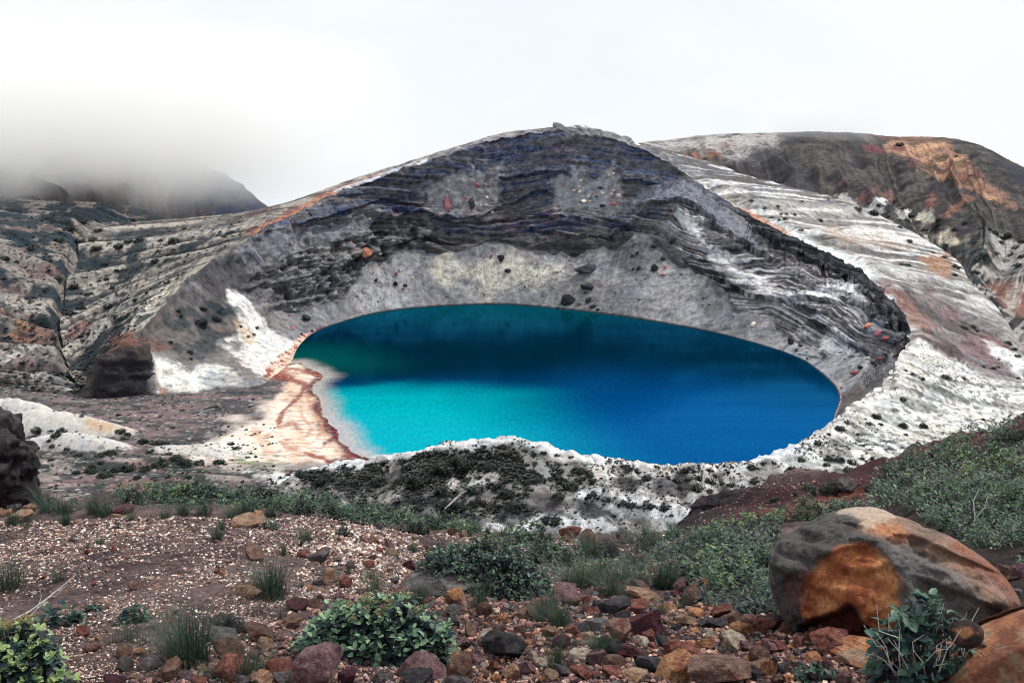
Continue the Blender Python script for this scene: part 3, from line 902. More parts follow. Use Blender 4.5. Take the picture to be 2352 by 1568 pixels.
pc.put(low_ * ss(4, 5, s_) * ss(0.05, 0.35, fbm(x * 0.045, y * 0.045, 2, 122, 4)), C(38, 58, 66), 0.9)
sheet('hills', Pc, pc.col, M['far'])
SURF['hills'] = Pc

# ------------------------------------------------------------------ outer slope on the left, down to the left-hand valley
DL = [  # station: crest, slope, slope, valley
    ((265, 822, 514), (235, 862, 508.5), (206, 901, 508), (200, 916, 500)),
    ((262, 800, 526), (228, 835, 523), (203, 872, 520), (185, 893, 510)),
    ((310, 732, 560), (255, 765, 562), (205, 805, 562), (163, 848, 548)),
    ((360, 675, 600), (290, 715, 608), (215, 765, 606), (150, 808, 582)),
    ((415, 630, 640), (335, 670, 648), (240, 720, 645), (140, 770, 607)),
    ((475, 588, 680), (390, 620, 690), (280, 655, 695), (155, 690, 678)),
    ((545, 545, 715), (450, 570, 735), (325, 592, 750), (180, 605, 760)),
    ((625, 495, 755), (530, 513, 790), (380, 535, 825), (205, 548, 850)),
    ((735, 442, 785), (650, 468, 840), (520, 495, 900), (300, 512, 930)),
    ((843, 402, 802), (820, 418, 880), (720, 465, 960), (440, 515, 1000)),
    ((955, 366, 820), (955, 380, 900), (950, 410, 1000), (940, 460, 1140)),
    ((1065, 332, 838), (1070, 345, 915), (1070, 380, 1010), (1070, 430, 1140)),
    ((1160, 305, 848), (1165, 315, 920), (1170, 350, 1010), (1170, 400, 1140)),
    ((1270, 292, 850), (1270, 299, 890), (1270, 330, 1010), (1270, 380, 1140)),
]
Dd = dense([rim[:14]] + [[at(*s[k]) for s in DL] for k in range(4)], PER)
Dd[0] = RIM[:13 * PER + 1]
Pd = climb(Dd, [45, 60, 60, 60])
nv, nu = Pd.shape[:2]
t = np.arange(nv)[:, None] / (nv - 1.0) * np.ones((1, nu))
s_ = np.arange(nu)[None, :] / PER * np.ones((nv, 1))
n = normals(Pd)
n = np.where(n[..., 2:3] < 0, -n, n)
x, y, z = Pd[..., 0], Pd[..., 1], Pd[..., 2]
wob = fbm(x * 0.02, y * 0.02, 0, 131, 3)
ril = np.abs(noise(s_ * 2.8 + 0.16 * wob, t * 0.55, 0, 132))
ril2 = np.abs(noise(s_ * 7.0 + 0.3 * wob, t * 0.8, 0, 133))
disp = ss(0.0, 0.16, t) * (1 - ss(6.5, 8, s_)) * (8.0 * ril * ss(0.1, 0.7, t) + 2.4 * ril2) + ss(0.0, 0.1, t) * 0.5 * fbm(x * 0.1, y * 0.1, 0, 134, 4)
Pd = Pd + n * disp[..., None]
pd = Paint(Pd, C(128, 120, 116))
x, y, z = Pd[..., 0], Pd[..., 1], Pd[..., 2]
grain = fbm(x * 0.25, y * 0.25, z * 0.25, 135, 4)
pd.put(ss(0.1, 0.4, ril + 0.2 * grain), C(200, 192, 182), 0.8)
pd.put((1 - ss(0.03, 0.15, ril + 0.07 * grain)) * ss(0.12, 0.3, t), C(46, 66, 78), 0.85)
pd.put(ss(0.1, 0.5, noise(s_ * 14 + wob, t * 2, 0, 136)), C(110, 104, 104), 0.55)
pd.put((1 - ss(0.05, 0.2, t + 0.06 * pd.w1)) * (1 - ss(4.2, 5.0, s_)) * ss(0.8, 1.3, s_), C(206, 198, 184), 0.85)
pd.put((1 - ss(0.06, 0.2, t)) * ss(7.5, 9, s_), C(158, 166, 176), 0.85)
pd.put(pd.area([(560, 535), (640, 500), (760, 435), (880, 395), (870, 410), (780, 445), (700, 485), (620, 520), (580, 545)], 3, 4, 3), C(226, 150, 108), 0.85)
pd.put(pd.area([(760, 440), (900, 390), (980, 365), (980, 372), (900, 405), (800, 440)], 3, 3, 2), C(206, 220, 228), 0.9)
pd.put(ss(5.5, 6.2, s_) * (1 - ss(0.1, 0.25, t)) * ss(0.1, 0.5, noise(s_ * 9, t * 30, 0, 137)), C(126, 76, 96), 0.7)
for poly, c, k in [
    ([(310, 720), (365, 665), (400, 640), (330, 730), (290, 770), (265, 775)], (226, 218, 204), 0.8),
    ([(265, 765), (305, 760), (310, 785), (270, 800), (235, 800)], (176, 100, 80), 0.85),
    ([(150, 770), (175, 745), (215, 730), (190, 765), (160, 785)], (146, 82, 88), 0.75),
    ([(215, 760), (250, 735), (240, 765), (200, 790)], (220, 218, 210), 0.8),
    ([(200, 800), (260, 790), (300, 800), (330, 860), (230, 880), (190, 860)], (66, 60, 62), 0.9),
    ([(240, 800), (290, 815), (310, 850), (250, 860), (225, 840)], (34, 34, 42), 0.85),
    ([(470, 505), (560, 490), (650, 468), (640, 485), (540, 505)], (110, 104, 96), 0.7),
    ([(560, 485), (640, 468), (640, 478), (570, 496)], (120, 72, 92), 0.6),
]:
    pd.put(pd.area(poly, 5, 8, 5), C(*c), k)
vg = ss(0.1, 0.4, fbm(x * 0.06, y * 0.06, 0, 138, 5) + 0.55 * (t - 0.75) + 0.3 * (0.25 - ril))
pd.put(vg * (1 - ss(6.5, 7.5, s_)), C(34, 62, 76), 0.88)
dots = ss(0.32, 0.5, noise(x * 0.5, y * 0.5, 0, 139))
pd.put(dots * (1 - ss(6.5, 7.5, s_)), C(74, 80, 86), 0.7)
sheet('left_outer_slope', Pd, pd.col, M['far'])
SURF['left'] = Pd

# ------------------------------------------------------------------ slopes rising on the far left
EL = [
    ((200, 916, 500), (95, 908, 506), (0, 898, 520), (-220, 880, 540)),
    ((185, 893, 510), (90, 888, 512), (0, 876, 524), (-220, 850, 548)),
    ((163, 848, 548), (85, 832, 546), (0, 808, 546), (-220, 760, 560)),
    ((150, 808, 582), (80, 785, 580), (0, 758, 580), (-220, 690, 595)),
    ((140, 770, 607), (70, 742, 612), (0, 706, 614), (-220, 630, 645)),
    ((155, 690, 678), (85, 655, 685), (0, 615, 695), (-220, 530, 720)),
    ((180, 605, 760), (105, 570, 772), (0, 535, 790), (-220, 470, 830)),
    ((205, 548, 850), (120, 515, 880), (0, 485, 905), (-220, 440, 960)),
    ((300, 512, 930), (150, 492, 960), (0, 470, 1000), (-220, 430, 1060)),
    ((440, 515, 1000), (200, 484, 1040), (0, 460, 1080), (-220, 420, 1150)),
]
Pe = climb(dense([[at(*s[k]) for s in EL] for k in range(4)], 60), [70, 70, 60])
nv, nu = Pe.shape[:2]
t = np.arange(nv)[:, None] / (nv - 1.0) * np.ones((1, nu))
s_ = np.arange(nu)[None, :] / 60.0 * np.ones((nv, 1))
n = normals(Pe)
n = np.where(n[..., 2:3] < 0, -n, n)
x, y, z = Pe[..., 0], Pe[..., 1], Pe[..., 2]
wob = fbm(x * 0.02, y * 0.02, 0, 141, 3)
ril = np.abs(noise(s_ * 3.5 + 0.2 * wob + t, t * 0.7, 0, 142))
ril2 = np.abs(noise(s_ * 8 + 0.4 * wob + t, t, 0, 143))
Pe = Pe + n * ((ss(0.0, 0.2, t) * (9.5 * ril + 2.6 * ril2) + 0.6 * fbm(x * 0.1, y * 0.1, 0, 144, 4)))[..., None]
pe = Paint(Pe, C(128, 118, 114))
x, y, z = Pe[..., 0], Pe[..., 1], Pe[..., 2]
grain = fbm(x * 0.25, y * 0.25, z * 0.25, 145, 4)
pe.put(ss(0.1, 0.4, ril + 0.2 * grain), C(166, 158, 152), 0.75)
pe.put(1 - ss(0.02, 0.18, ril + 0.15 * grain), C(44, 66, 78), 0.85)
oc = fbm(x * 0.03, y * 0.03, 0, 146, 4)
pe.put(ss(0.1, 0.4, oc) * (1 - ss(3.4, 4.6, s_)) * ss(0.1, 0.3, t), C(196, 148, 112), 0.75)
pe.put(ss(0.15, 0.45, -oc) * (1 - ss(3.8, 5.0, s_)), C(206, 200, 194), 0.7)
pe.put(ss(0.2, 0.5, fbm(x * 0.04, y * 0.04, 5, 147, 4)), C(130, 92, 96), 0.6)
vg = ss(-0.05, 0.25, fbm(x * 0.05, y * 0.05, 0, 148, 5) + 0.5 * ss(5.0, 6.5, s_) - 0.33 + 0.4 * (0.25 - t))
pe.put(vg, C(28, 62, 78), 0.92)
pe.put(ss(0.32, 0.5, noise(x * 0.5, y * 0.5, 0, 149)), C(66, 76, 84), 0.7)
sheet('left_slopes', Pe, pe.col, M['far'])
SURF['left_far'] = Pe

# ------------------------------------------------------------------ dark mountainside going up into the cloud
GL = [((-420, 440, 1080), (-420, 350, 1220), (-420, 260, 1500)), ((-150, 455, 1080), (-150, 360, 1220), (-150, 262, 1480)), ((20, 478, 1010), (20, 380, 1160), (20, 268, 1460)), ((205, 505, 960), (200, 405, 1130), (200, 280, 1440)),
      ((349, 530, 990), (345, 440, 1140), (340, 318, 1420)), ((443, 528, 1020), (440, 458, 1160), (436, 352, 1400)), ((520, 526, 1050), (518, 468, 1180), (514, 396, 1350)), ((585, 522, 1080), (583, 484, 1190), (580, 446, 1310)),
      ((640, 525, 1100), (637, 500, 1190), (634, 490, 1290)), ((720, 545, 1120), (712, 530, 1200), (705, 540, 1280))]
R_ = [[at(*s[k]) for s in GL] for k in range(3)]
R_.insert(0, [p + np.array([0, -60.0, -12.0]) for p in R_[0]])
Pg = climb(dense(R_, 44), [10, 80, 80])
nv, nu = Pg.shape[:2]
t = np.arange(nv)[:, None] / (nv - 1.0) * np.ones((1, nu))
s_ = np.arange(nu)[None, :] / 44.0 * np.ones((nv, 1))
n = normals(Pg)
n = np.where(n[..., 2:3] < 0, -n, n)
x, y, z = Pg[..., 0], Pg[..., 1], Pg[..., 2]
wob = fbm(x * 0.006, y * 0.006, 0, 151, 3)
sp = 1 - np.abs(noise(s_ * 1.5 - t + wob, t * 0.6, 0, 152)) * 2
sp2 = 1 - np.abs(noise(s_ * 4.5 - t * 2 + wob, t, 0, 153)) * 2
Pg = Pg + n * (ss(0.05, 0.3, t) * (1 - ss(5.0, 7.5, s_)) * (8 * sp + 4 * sp2) + 1.2 * fbm(x * 0.04, y * 0.04, 0, 154, 4))[..., None]
pg = Paint(Pg, C(78, 76, 84))
x, y, z = Pg[..., 0], Pg[..., 1], Pg[..., 2]
pg.put(ss(0.0, 0.5, fbm(x * 0.08, y * 0.08, z * 0.08, 155, 5)), C(76, 72, 78), 0.8)
pg.put(ss(0.1, 0.5, noise(s_ * 12, t * 5, 0, 156)), C(126, 112, 104), 0.5)
pg.put(ss(0.2, 0.5, fbm(x * 0.03, y * 0.03, 0, 157, 5)), C(36, 60, 96), 0.8)
pg.put(pg.area([(470, 500), (500, 440), (560, 420), (640, 480), (600, 510)], 20, 30) * ss(-0.2, 0.2, fbm(x * 0.03, y * 0.03, 3, 158, 5)), C(24, 56, 112), 0.9)
pg.put(pg.area([(-100, 480), (60, 470), (150, 490), (120, 530), (-100, 530)], 14, 20), C(24, 70, 100), 0.85)
sheet('mountain', Pg, pg.col, M['far'])

# ------------------------------------------------------------------ gravel flat at the lake's left end, with its pale mounds
SHORE = [(655, 838), (690, 832), (702, 842), (735, 858), (742, 864), (722, 882), (716, 900), (732, 925), (744, 950), (768, 980), (784, 1004), (800, 1030), (845, 1052), (905, 1062), (1000, 1066)]
SH = np.array([at_z(a, b, 0.0)[:2] for a, b in SHORE])
gx, gy = np.meshgrid(np.linspace(-330, -20, 520), np.concatenate([np.linspace(338, 430, 200), np.linspace(430.5, 620, 240)]))
shape = gx.shape
dsh = seg_dist(gx, gy, [tuple(p) for p in SH], False)
# land lies to the left of / before the shoreline
poly = [tuple(p) for p in SH] + [(SH[-1][0], 300), (-500, 300), (-500, 700), (SH[0][0] - 40, 700)]
land = inside(gx, gy, poly)
sd = np.where(land, dsh, -dsh)
wv = fbm(gx * 0.09, gy * 0.09, 0, 161, 4)
sdw = sd + 1.6 * wv
h = np.where(sdw > 0, 0.35 * (1 - np.exp(-sdw / 6)) + 0.016 * sdw, 0.07 * sdw)
h = h + 0.25 * fbm(gx * 0.06, gy * 0.06, 0, 162, 4) * ss(4, 25, sd)


def mound(cx, cy, y, lx, ly, hh, rot=0.0, p=1.3):
    c = at(cx, cy, y)
    dx, dy = gx - c[0], gy - c[1]
    u, v = dx * math.cos(rot) + dy * math.sin(rot), -dx * math.sin(rot) + dy * math.cos(rot)
    return hh * np.clip(1 - (u / lx) ** 2 - (v / ly) ** 2, 0, 1) ** p


MND = [(110, 985, 445, 46, 13, 8.0, -0.12), (20, 975, 455, 30, 10, 7.5, 0.0), (165, 1030, 420, 30, 8, 6.0, -0.02), (430, 1040, 416, 20, 9, 2.5, -0.2), (490, 1035, 414, 13, 8, 2.2, -0.3),
       (620, 1095, 388, 14, 6, 2.5, 0), (300, 1075, 402, 40, 10, 2.5, 0.1), (40, 1100, 395, 40, 12, 3, 0), (450, 1115, 382, 40, 8, 2.5, 0)]
mnds = [mound(*a) for a in MND]
h = h + sum(mnds) * (1 + 0.10 * np.abs(noise(gx * 0.25, gy * 0.25, 0, 163)))
Pf = np.stack([gx, gy, h], -1)
pf = Paint(Pf, C(120, 110, 112))
px, py = pf.px, pf.py
pat = fbm(gx * 0.05, gy * 0.12, 0, 164, 5)
grain = fbm(gx * 0.5, gy * 0.9, 0, 165, 4)
pf.put(ss(-0.1, 0.4, pat), C(92, 86, 92), 0.85)
pf.put(ss(0.1, 0.5, -pat), C(150, 122, 126), 0.7)
pf.put(ss(0.15, 0.5, fbm(gx * 0.12, gy * 0.25, 3, 166, 4)), C(58, 66, 70), 0.75)
front = ss(1020, 1060, py)
pf.put(front * ss(-0.1, 0.3, fbm(gx * 0.06, gy * 0.14, 4, 167, 4)), C(152, 116, 112), 0.8)
pf.put(front * ss(0.0, 0.3, fbm(gx * 0.08, gy * 0.2, 9, 168, 5)), C(50, 72, 68), 0.85)
pf.put(front * ss(0.25, 0.5, fbm(gx * 0.07, gy * 0.17, 14, 169, 4)), C(168, 156, 152), 0.7)
pf.put(pf.area([(480, 1000), (560, 960), (640, 930), (690, 960), (700, 1060), (600, 1075), (480, 1040)], 25, 30), C(234, 220, 208), 0.85)
pf.put(pf.area([(430, 1025), (500, 1005), (560, 1020), (540, 1060), (450, 1050)], 10, 16) * ss(-0.3, 0.3, grain), C(226, 226, 218), 0.85)
sand = pf.area([(560, 1000), (610, 960), (650, 900), (660, 870), (640, 840), (680, 820), (745, 862), (720, 900), (770, 985), (810, 1040), (740, 1066), (620, 1060)], 12, 10)
pf.put(sand, C(240, 218, 198), 0.92)
sw = noise(sd * 0.17 + 0.35 * wv, gx * 0.004, gy * 0.02, 170)
pf.put(sand * ss(0.15, 0.5, sw), C(216, 168, 138), 0.5)
pf.put(sand * ss(0.1, 0.5, -sw), C(240, 222, 202), 0.8)
pf.put(sand * ss(0.2, 0.5, fbm(gx * 0.2, gy * 0.5, 6, 171, 4)), C(178, 104, 82), 0.55)
edge = ss(-0.6, 0.6, sdw) * (1 - ss(2.0, 6.0, sdw + 3.0 * noise(gx * 0.06, gy * 0.06, 3, 172)))
pf.put(edge, C(112, 42, 48), 0.92)
edge2 = np.exp(-((sdw - 22 - 6 * noise(gx * 0.05, gy * 0.05, 0, 173)) / 2.6) ** 2) * pf.area([(630, 930), (660, 870), (610, 850), (640, 820), (700, 800), (720, 880), (700, 930), (690, 990)], 20, 20)
pf.put(edge2, C(150, 60, 46), 0.9)
pf.put(pf.area([(615, 860), (640, 842), (665, 850), (650, 870)], 5, 6) + pf.area([(640, 820), (690, 780), (700, 800), (660, 835)], 5, 6), C(190, 100, 72), 0.8)
for ln_, w_, c_, k_ in [([(640, 842), (690, 850), (738, 864)], 2.5, (168, 84, 68), 0.8), ([(612, 862), (660, 868), (702, 884), (690, 906), (668, 928), (648, 946), (640, 970)], 5, (158, 66, 54), 0.85),
                        ([(742, 930), (756, 958), (776, 990), (772, 1004), (745, 1018)], 7, (116, 40, 50), 0.9), ([(700, 1040), (740, 1052), (760, 1062)], 2.5, (176, 70, 54), 0.9), ([(785, 1052), (800, 1046), (812, 1052)], 4, (170, 70, 60), 0.7),
                        ([(706, 905), (712, 940), (735, 965), (742, 990), (715, 1020), (650, 1030)], 3, (206, 150, 118), 0.7), ([(690, 925), (694, 955), (716, 985), (700, 1005), (640, 1015)], 3, (200, 140, 106), 0.6), ([(640, 980), (672, 972), (690, 985)], 5, (168, 84, 66), 0.6)]:
    pf.put(pf.line(ln_, w_, 3, 3, 2), C(*c_), k_)
pf.put((1 - ss(-1.2, 0.0, sdw)), C(170, 160, 156), 0.9)
for k, mk in enumerate(mnds[:5]):
    pf.put(ss(0.2, 1.2, mk + 0.5 * grain), C(210, 206, 202), 0.92)
    pf.put(ss(0.2, 1.2, mk) * ss(0.2, 0.5, grain - 0.15 * mk), C(88, 90, 96), 0.7)
pf.put(ss(0.2, 1.0, mnds[0]) * pf.area([(190, 955), (240, 960), (300, 990), (200, 995)], 14, 14), C(206, 164, 116), 0.8)
pf.put(pf.area([(560, 1085), (640, 1075), (680, 1100), (620, 1115)], 8, 12), C(222, 224, 222), 0.8)
pf.put(pf.area([(520, 1040), (600, 1050), (680, 1075), (640, 1085), (540, 1065)], 10, 16) * ss(0.0, 0.4, fbm(gx * 0.2, gy * 0.4, 8, 174, 4)), C(100, 140, 72), 0.8)
sheet('gravel_flat', Pf, pf.col, M['flat'])
SURF['flat'] = Pf

# ------------------------------------------------------------------ lake
wx, wy = np.meshgrid(np.linspace(-150, 190, 340), np.linspace(372, 765, 390))
dl = seg_dist(wx, wy, [tuple(p) for p in SH], False)
leftness = ss(150, 20, dl + 25 * fbm(wx * 0.012, wy * 0.012, 0, 181, 3))
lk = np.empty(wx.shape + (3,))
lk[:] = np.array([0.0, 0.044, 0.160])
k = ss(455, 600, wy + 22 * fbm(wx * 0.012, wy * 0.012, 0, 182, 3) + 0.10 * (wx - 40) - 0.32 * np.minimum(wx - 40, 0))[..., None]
lk = lk * (1 - k) + np.array([0.0, 0.012, 0.026]) * k  # far half darkened: reflected wall and cloud shade painted into the water colour
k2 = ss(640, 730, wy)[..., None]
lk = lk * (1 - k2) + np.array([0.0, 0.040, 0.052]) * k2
# pale sediment plume spreading from the beach
wpx, wpy, _ = sight(np.stack([wx, wy, 0 * wx], -1))
PLUME = [tuple(at_z(a, b, 0)[:2]) for a, b in [(720, 888), (800, 886), (880, 880), (950, 872), (1010, 880), (1060, 920), (1120, 980), (1150, 1060), (900, 1100), (700, 1040)]]
pd_ = seg_dist(wx, wy, PLUME)
pd_ = np.where(inside(wx, wy, PLUME), pd_, -pd_)
edge_r = ss(-75, 30, pd_ + 6 * fbm(wx * 0.02, wy * 0.02, 0, 184, 3))
edge_t = ss(-6, 9, pd_ + 6 * fbm(wx * 0.04, wy * 0.04, 0, 185, 4))
mixw = ss(-105, -10, wx)
leftness = (edge_t * (1 - mixw) + edge_r * mixw) * (1 - ss(505, 540, wy + 5 * fbm(wx * 0.03, wy * 0.03, 0, 186, 3)))
lk = lk * (1 - leftness[..., None]) + np.array([0.0, 0.29, 0.33]) * leftness[..., None]
tl = ss(70, 10, dl)[..., None] * ss(530, 580, wy)[..., None]
lk = lk * (1 - tl) + np.array([0.0, 0.055, 0.05]) * tl
sh_ = ss(14, 1.5, dl + 2.5 * fbm(wx * 0.06, wy * 0.06, 0, 183, 3))[..., None]
lk = lk * (1 - sh_) + np.array([0.36, 0.33, 0.31]) * sh_
Pw = np.stack([wx, wy, np.zeros_like(wx)], -1)
# keep the water inside the bowl and its beach
ring = [tuple(p[:2]) for p in low[5:]] + [tuple(p) for p in SH[::-1]]
ins = inside(wx, wy, ring) | (seg_dist(wx, wy, ring) < 5.0) | (wx < -60)
ids = -np.ones(wx.size, np.int64)
qf = quads(*wx.shape)
qf = qf[ins.ravel()[qf].all(1)]
used = np.unique(qf)
ids[used] = np.arange(len(used))
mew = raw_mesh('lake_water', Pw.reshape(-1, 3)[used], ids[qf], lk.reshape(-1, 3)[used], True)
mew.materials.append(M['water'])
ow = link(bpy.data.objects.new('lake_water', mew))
ow['kind'] = 'structure'

# ground sheet under and beyond everything
gx2, gy2 = np.meshgrid(np.linspace(-1500, 1500, 60), np.linspace(-400, 1300, 60))
hh2 = -16 + 3 * fbm(gx2 * 0.004, gy2 * 0.004, 0, 191, 3)
cg = np.empty(gx2.shape + (3,))
cg[:] = C(110, 104, 100)
sheet('ground', np.stack([gx2, gy2, hh2], -1), cg, M['far'])
# ------------------------------------------------------------------ the stony ridge underfoot
BROW = np.array([(-500, 1195, 7.8), (0, 1168, 8.0), (100, 1155, 8.0), (250, 1135, 8.0), (400, 1130, 8.0), (560, 1138, 8.0), (700, 1152, 8.0), (850, 1170, 8.0), (950, 1196, 8.2), (1100, 1215, 8.4),
                 (1250, 1224, 8.6), (1400, 1224, 9.0), (1520, 1222, 9.6), (1570, 1205, 10.6), (1610, 1175, 11.4), (1700, 1138, 12.2), (1850, 1108, 13.2), (1950, 1092, 13.6), (2040, 1068, 13.8), (2085, 1040, 13.8),
                 (2200, 1006, 13.6), (2290, 985, 13.4), (2320, 965, 13.2), (2360, 942, 13.0), (2450, 925, 12.5), (2900, 850, 12.0)])


def brow_y(px):
    return np.interp(px, BROW[:, 0], BROW[:, 1])


def out_y(px, py):
    """distance out of the near ground along a traced point"""
    b = np.interp(px, BROW[:, 0], BROW[:, 1])
    ib = 1.0 / np.interp(px, BROW[:, 0], BROW[:, 2])
    v = (py - b) / (1568.0 - b)
    k = 0.364 + 0.02 * ss(1500, 2300, np.asarray(px, float))
    vv = np.clip(v, 0, None)
    bank = ss(1500, 1900, np.asarray(px, float))
    vv = vv + bank * 0.10 * np.clip(vv, 0, 1) * (1 - np.clip(vv, 0, 1)) * 4 * -0.35
    return 1.0 / (ib + (k - ib) * vv)


def near(px, py):
    return at(px, py, float(out_y(px, py)))


NU, NV = 1000, 520
pxs = np.linspace(-500, 2850, NU)
vs = np.linspace(0, 1.45, NV)[::-1]
PX = np.broadcast_to(pxs, (NV, NU))
PY = brow_y(PX) + vs[:, None] * (1568 - brow_y(PX))
Yo = out_y(PX, PY)
dX = (PX - 1176) / FPX
dU = (784 - PY) / FPX
ry = FW[1] + UP[1] * dU
rz = FW[2] + UP[2] * dU
Ph = np.stack([dX * Yo / ry, Yo, 150 + rz * Yo / ry], -1)
# the ground drops away beyond the brow into the valley
Q = 70
top = Ph[-1]
tail = []
for k in range(1, Q + 1):
    f = (k / Q) ** 2.2
    y1 = top[:, 1] + f * (300 - top[:, 1])
    drop = np.minimum(0.62 * (y1 - top[:, 1]) + 0.25 * (1 - np.exp(-(y1 - top[:, 1]) / 0.4)), top[:, 2] + 6)
    tail.append(np.stack([top[:, 0] * (y1 / top[:, 1]) ** 0.92, y1, top[:, 2] - drop], -1))
Ph = np.concatenate([Ph, np.array(tail)])
x, y, z = Ph[..., 0], Ph[..., 1], Ph[..., 2]
right = ss(1550, 1750, np.broadcast_to(pxs, x.shape)) * ss(9.0, 11.0, y)
nearw = 1 - ss(6, 9, y)
hh = 0.030 * fbm(x * 1.3, y * 1.3, 0, 201, 4) + 0.014 * fbm(x * 7, y * 7, 0, 202, 4) + 0.004 * fbm(x * 40, y * 40, 0, 203, 3)
hh = hh + right * (0.26 * fbm(x * 0.8, y * 0.8, z * 0.8, 204, 5) + 0.07 * np.abs(fbm(x * 3, y * 3, 0, 206, 4))) + ss(12, 40, y) * 1.5 * fbm(x * 0.1, y * 0.1, 0, 205, 4)
Ph[..., 2] += hh
from mathutils.bvhtree import BVHTree
ph = Paint(Ph, C(112, 92, 94))
px, py = ph.px, ph.py
fg1 = fbm(x * 1.6, y * 1.6, 0, 211, 5)
fg2 = fbm(x * 9, y * 9, 0, 212, 4)
ph.put(ss(-0.1, 0.4, fg1), C(144, 120, 118), 0.7)
ph.put(ss(0.1, 0.5, -fg1), C(80, 64, 68), 0.7)
ph.put(ss(0.1, 0.5, fg2), C(140, 116, 106), 0.4)
ph.w1 = fg1
ph.w2 = fg2
ph.put(ph.area([(1000, 1430), (1400, 1380), (1800, 1400), (2000, 1480), (2100, 1568), (2100, 1650), (300, 1650), (600, 1540)], 60, 50, 20), C(92, 68, 68), 0.8)
ph.put(ph.area([(1780, 1440), (1900, 1470), (2060, 1490), (2140, 1540), (2150, 1640), (1850, 1640), (1760, 1520)], 30, 30, 15), C(100, 60, 52), 0.85)
ph.put(ph.area([(1550, 1225), (1600, 1165), (1720, 1120), (1900, 1085), (2060, 1045), (2120, 1015), (2352, 930), (2420, 950), (2352, 1010), (2150, 1060), (2000, 1110), (1980, 1180), (1850, 1190), (1700, 1215)], 8, 16, 8), C(86, 50, 60), 0.95)
ph.put(ph.area([(1560, 1215), (1600, 1160), (1720, 1120), (1850, 1095), (1760, 1130), (1660, 1180), (1640, 1225)], 8, 14, 8), C(60, 48, 54), 0.9)
ph.put(ph.area([(1740, 1180), (1800, 1160), (1900, 1130), (1990, 1120), (1990, 1140), (1880, 1170), (1800, 1190)], 8, 14, 8), C(142, 78, 64), 0.85)
ph.put(ph.area([(2090, 1040), (2200, 1005), (2352, 950), (2352, 985), (2200, 1030)], 6, 10, 6) * ss(-0.1, 0.3, fg2), C(150, 78, 56), 0.7)
ph.put(ph.area([(1850, 1250), (1990, 1180), (2080, 1080), (2352, 1010), (2500, 1000), (2500, 1420), (2300, 1380), (2100, 1250)], 20, 20, 10), C(64, 52, 52), 0.9)
soil = sheet('stony_ridge', Ph, ph.col, M['soil'])
fq = quads(*Ph.shape[:2])
BV = BVHTree.FromPolygons([Vector(v) for v in Ph[:NV].reshape(-1, 3).tolist()], quads(NV, NU)[:].tolist())


def foot(px, py):
    """where a sight line meets the near ground"""
    d = ray(px, py)
    d = d / np.linalg.norm(d)
    h = BV.ray_cast(Vector(EYE), Vector(d), 60.0)
    if h[0] is None:
        return Vector(near(px, max(py, brow_y(px) + 2)))
    return h[0]


def drop_to(p):
    h = BV.ray_cast(Vector((p[0], p[1], 152.0)), Vector((0, 0, -1)), 20.0)
    return h[0] if h[0] is not None else Vector(p)


def span(n, p):
    """metres covered by n traced units at point p"""
    return n / FPX * float((np.array(p) - EYE) @ FW)
# ------------------------------------------------------------------ naming
import bmesh
ORD = ['first', 'second', 'third', 'fourth', 'fifth', 'sixth', 'seventh', 'eighth', 'ninth', 'tenth', 'eleventh', 'twelfth', 'thirteenth', 'fourteenth', 'fifteenth', 'sixteenth', 'seventeenth',
       'eighteenth', 'nineteenth', 'twentieth', 'twenty-first', 'twenty-second', 'twenty-third', 'twenty-fourth', 'twenty-fifth', 'twenty-sixth', 'twenty-seventh', 'twenty-eighth']
PENDING = []


def tag(o, label, cat, group=None, px=None):
    o['kind'] = 'thing'
    o['category'] = cat
    if group:
        o['group'] = group
    o['label'] = label
    if px is not None:
        PENDING.append((o, label, px))
    return o


def settle_labels():
    by = {}
    for o, l, p in PENDING:
        by.setdefault(l, []).append((p, o))
    for l, v in by.items():
        if len(v) > 1:
            v.sort(key=lambda q: q[0])
            for k, (p, o) in enumerate(v):
                o['label'] = l + (', leftmost' if k == 0 else ', rightmost' if k == len(v) - 1 else ', ' + (ORD[k] if k < len(ORD) else str(k + 1) + 'th') + ' from left')


MARKS = [('big rust-streaked boulder', 2045, 1330, 250, 150), ('pale corner slab', 2270, 1500, 110, 80), ('broad-leaved shrub', 860, 1455, 200, 75), ('dark bushy shrub', 1130, 1310, 180, 85),
         ('corner leaf shrub', 60, 1490, 110, 90), ('long grey slab', 1004, 1351, 70, 20), ('dome-shaped purple boulder', 725, 1530, 50, 40), ('red boulder on the brow', 1312, 1224, 25, 15), ('tall dark crag', 30, 1060, 60, 100),
         ('dark dwarf pine', 1396, 1255, 40, 30), ('tall grass clump', 440, 1480, 45, 60), ('dark maroon block', 1473, 1433, 36, 26), ('white-topped stone', 1686, 1476, 24, 22), ('dark needle cushion', 527, 1425, 40, 26),
         ('bank outcrop', 1630, 1180, 60, 40), ('orange knob', 1047, 1373, 19, 15), ('tan flat stone', 572, 1198, 34, 13)]


def beside(px, py, skip=None):
    best = None
    for nme, mx, my, rx, ry in MARKS:
        if nme == skip:
            continue
        dx, dy = (px - mx), (py - my)
        d = math.hypot(max(abs(dx) - rx, 0), 1.3 * max(abs(dy) - ry, 0)) + 0.1 * math.hypot(dx, dy)
        if best is None or d < best[0]:
            if abs(dx) - rx * 0.6 > 1.2 * (abs(dy) - ry * 0.6):
                rel = 'left of' if dx < 0 else 'right of'
            else:
                rel = 'behind' if dy < 0 else 'in front of'
            best = (d, rel + ' the ' + nme)
    return best[1]


def slot(o, mat):
    if not o.material_slots:
        o.data.materials.append(mat)
    o.material_slots[0].link = 'OBJECT'
    o.material_slots[0].material = mat


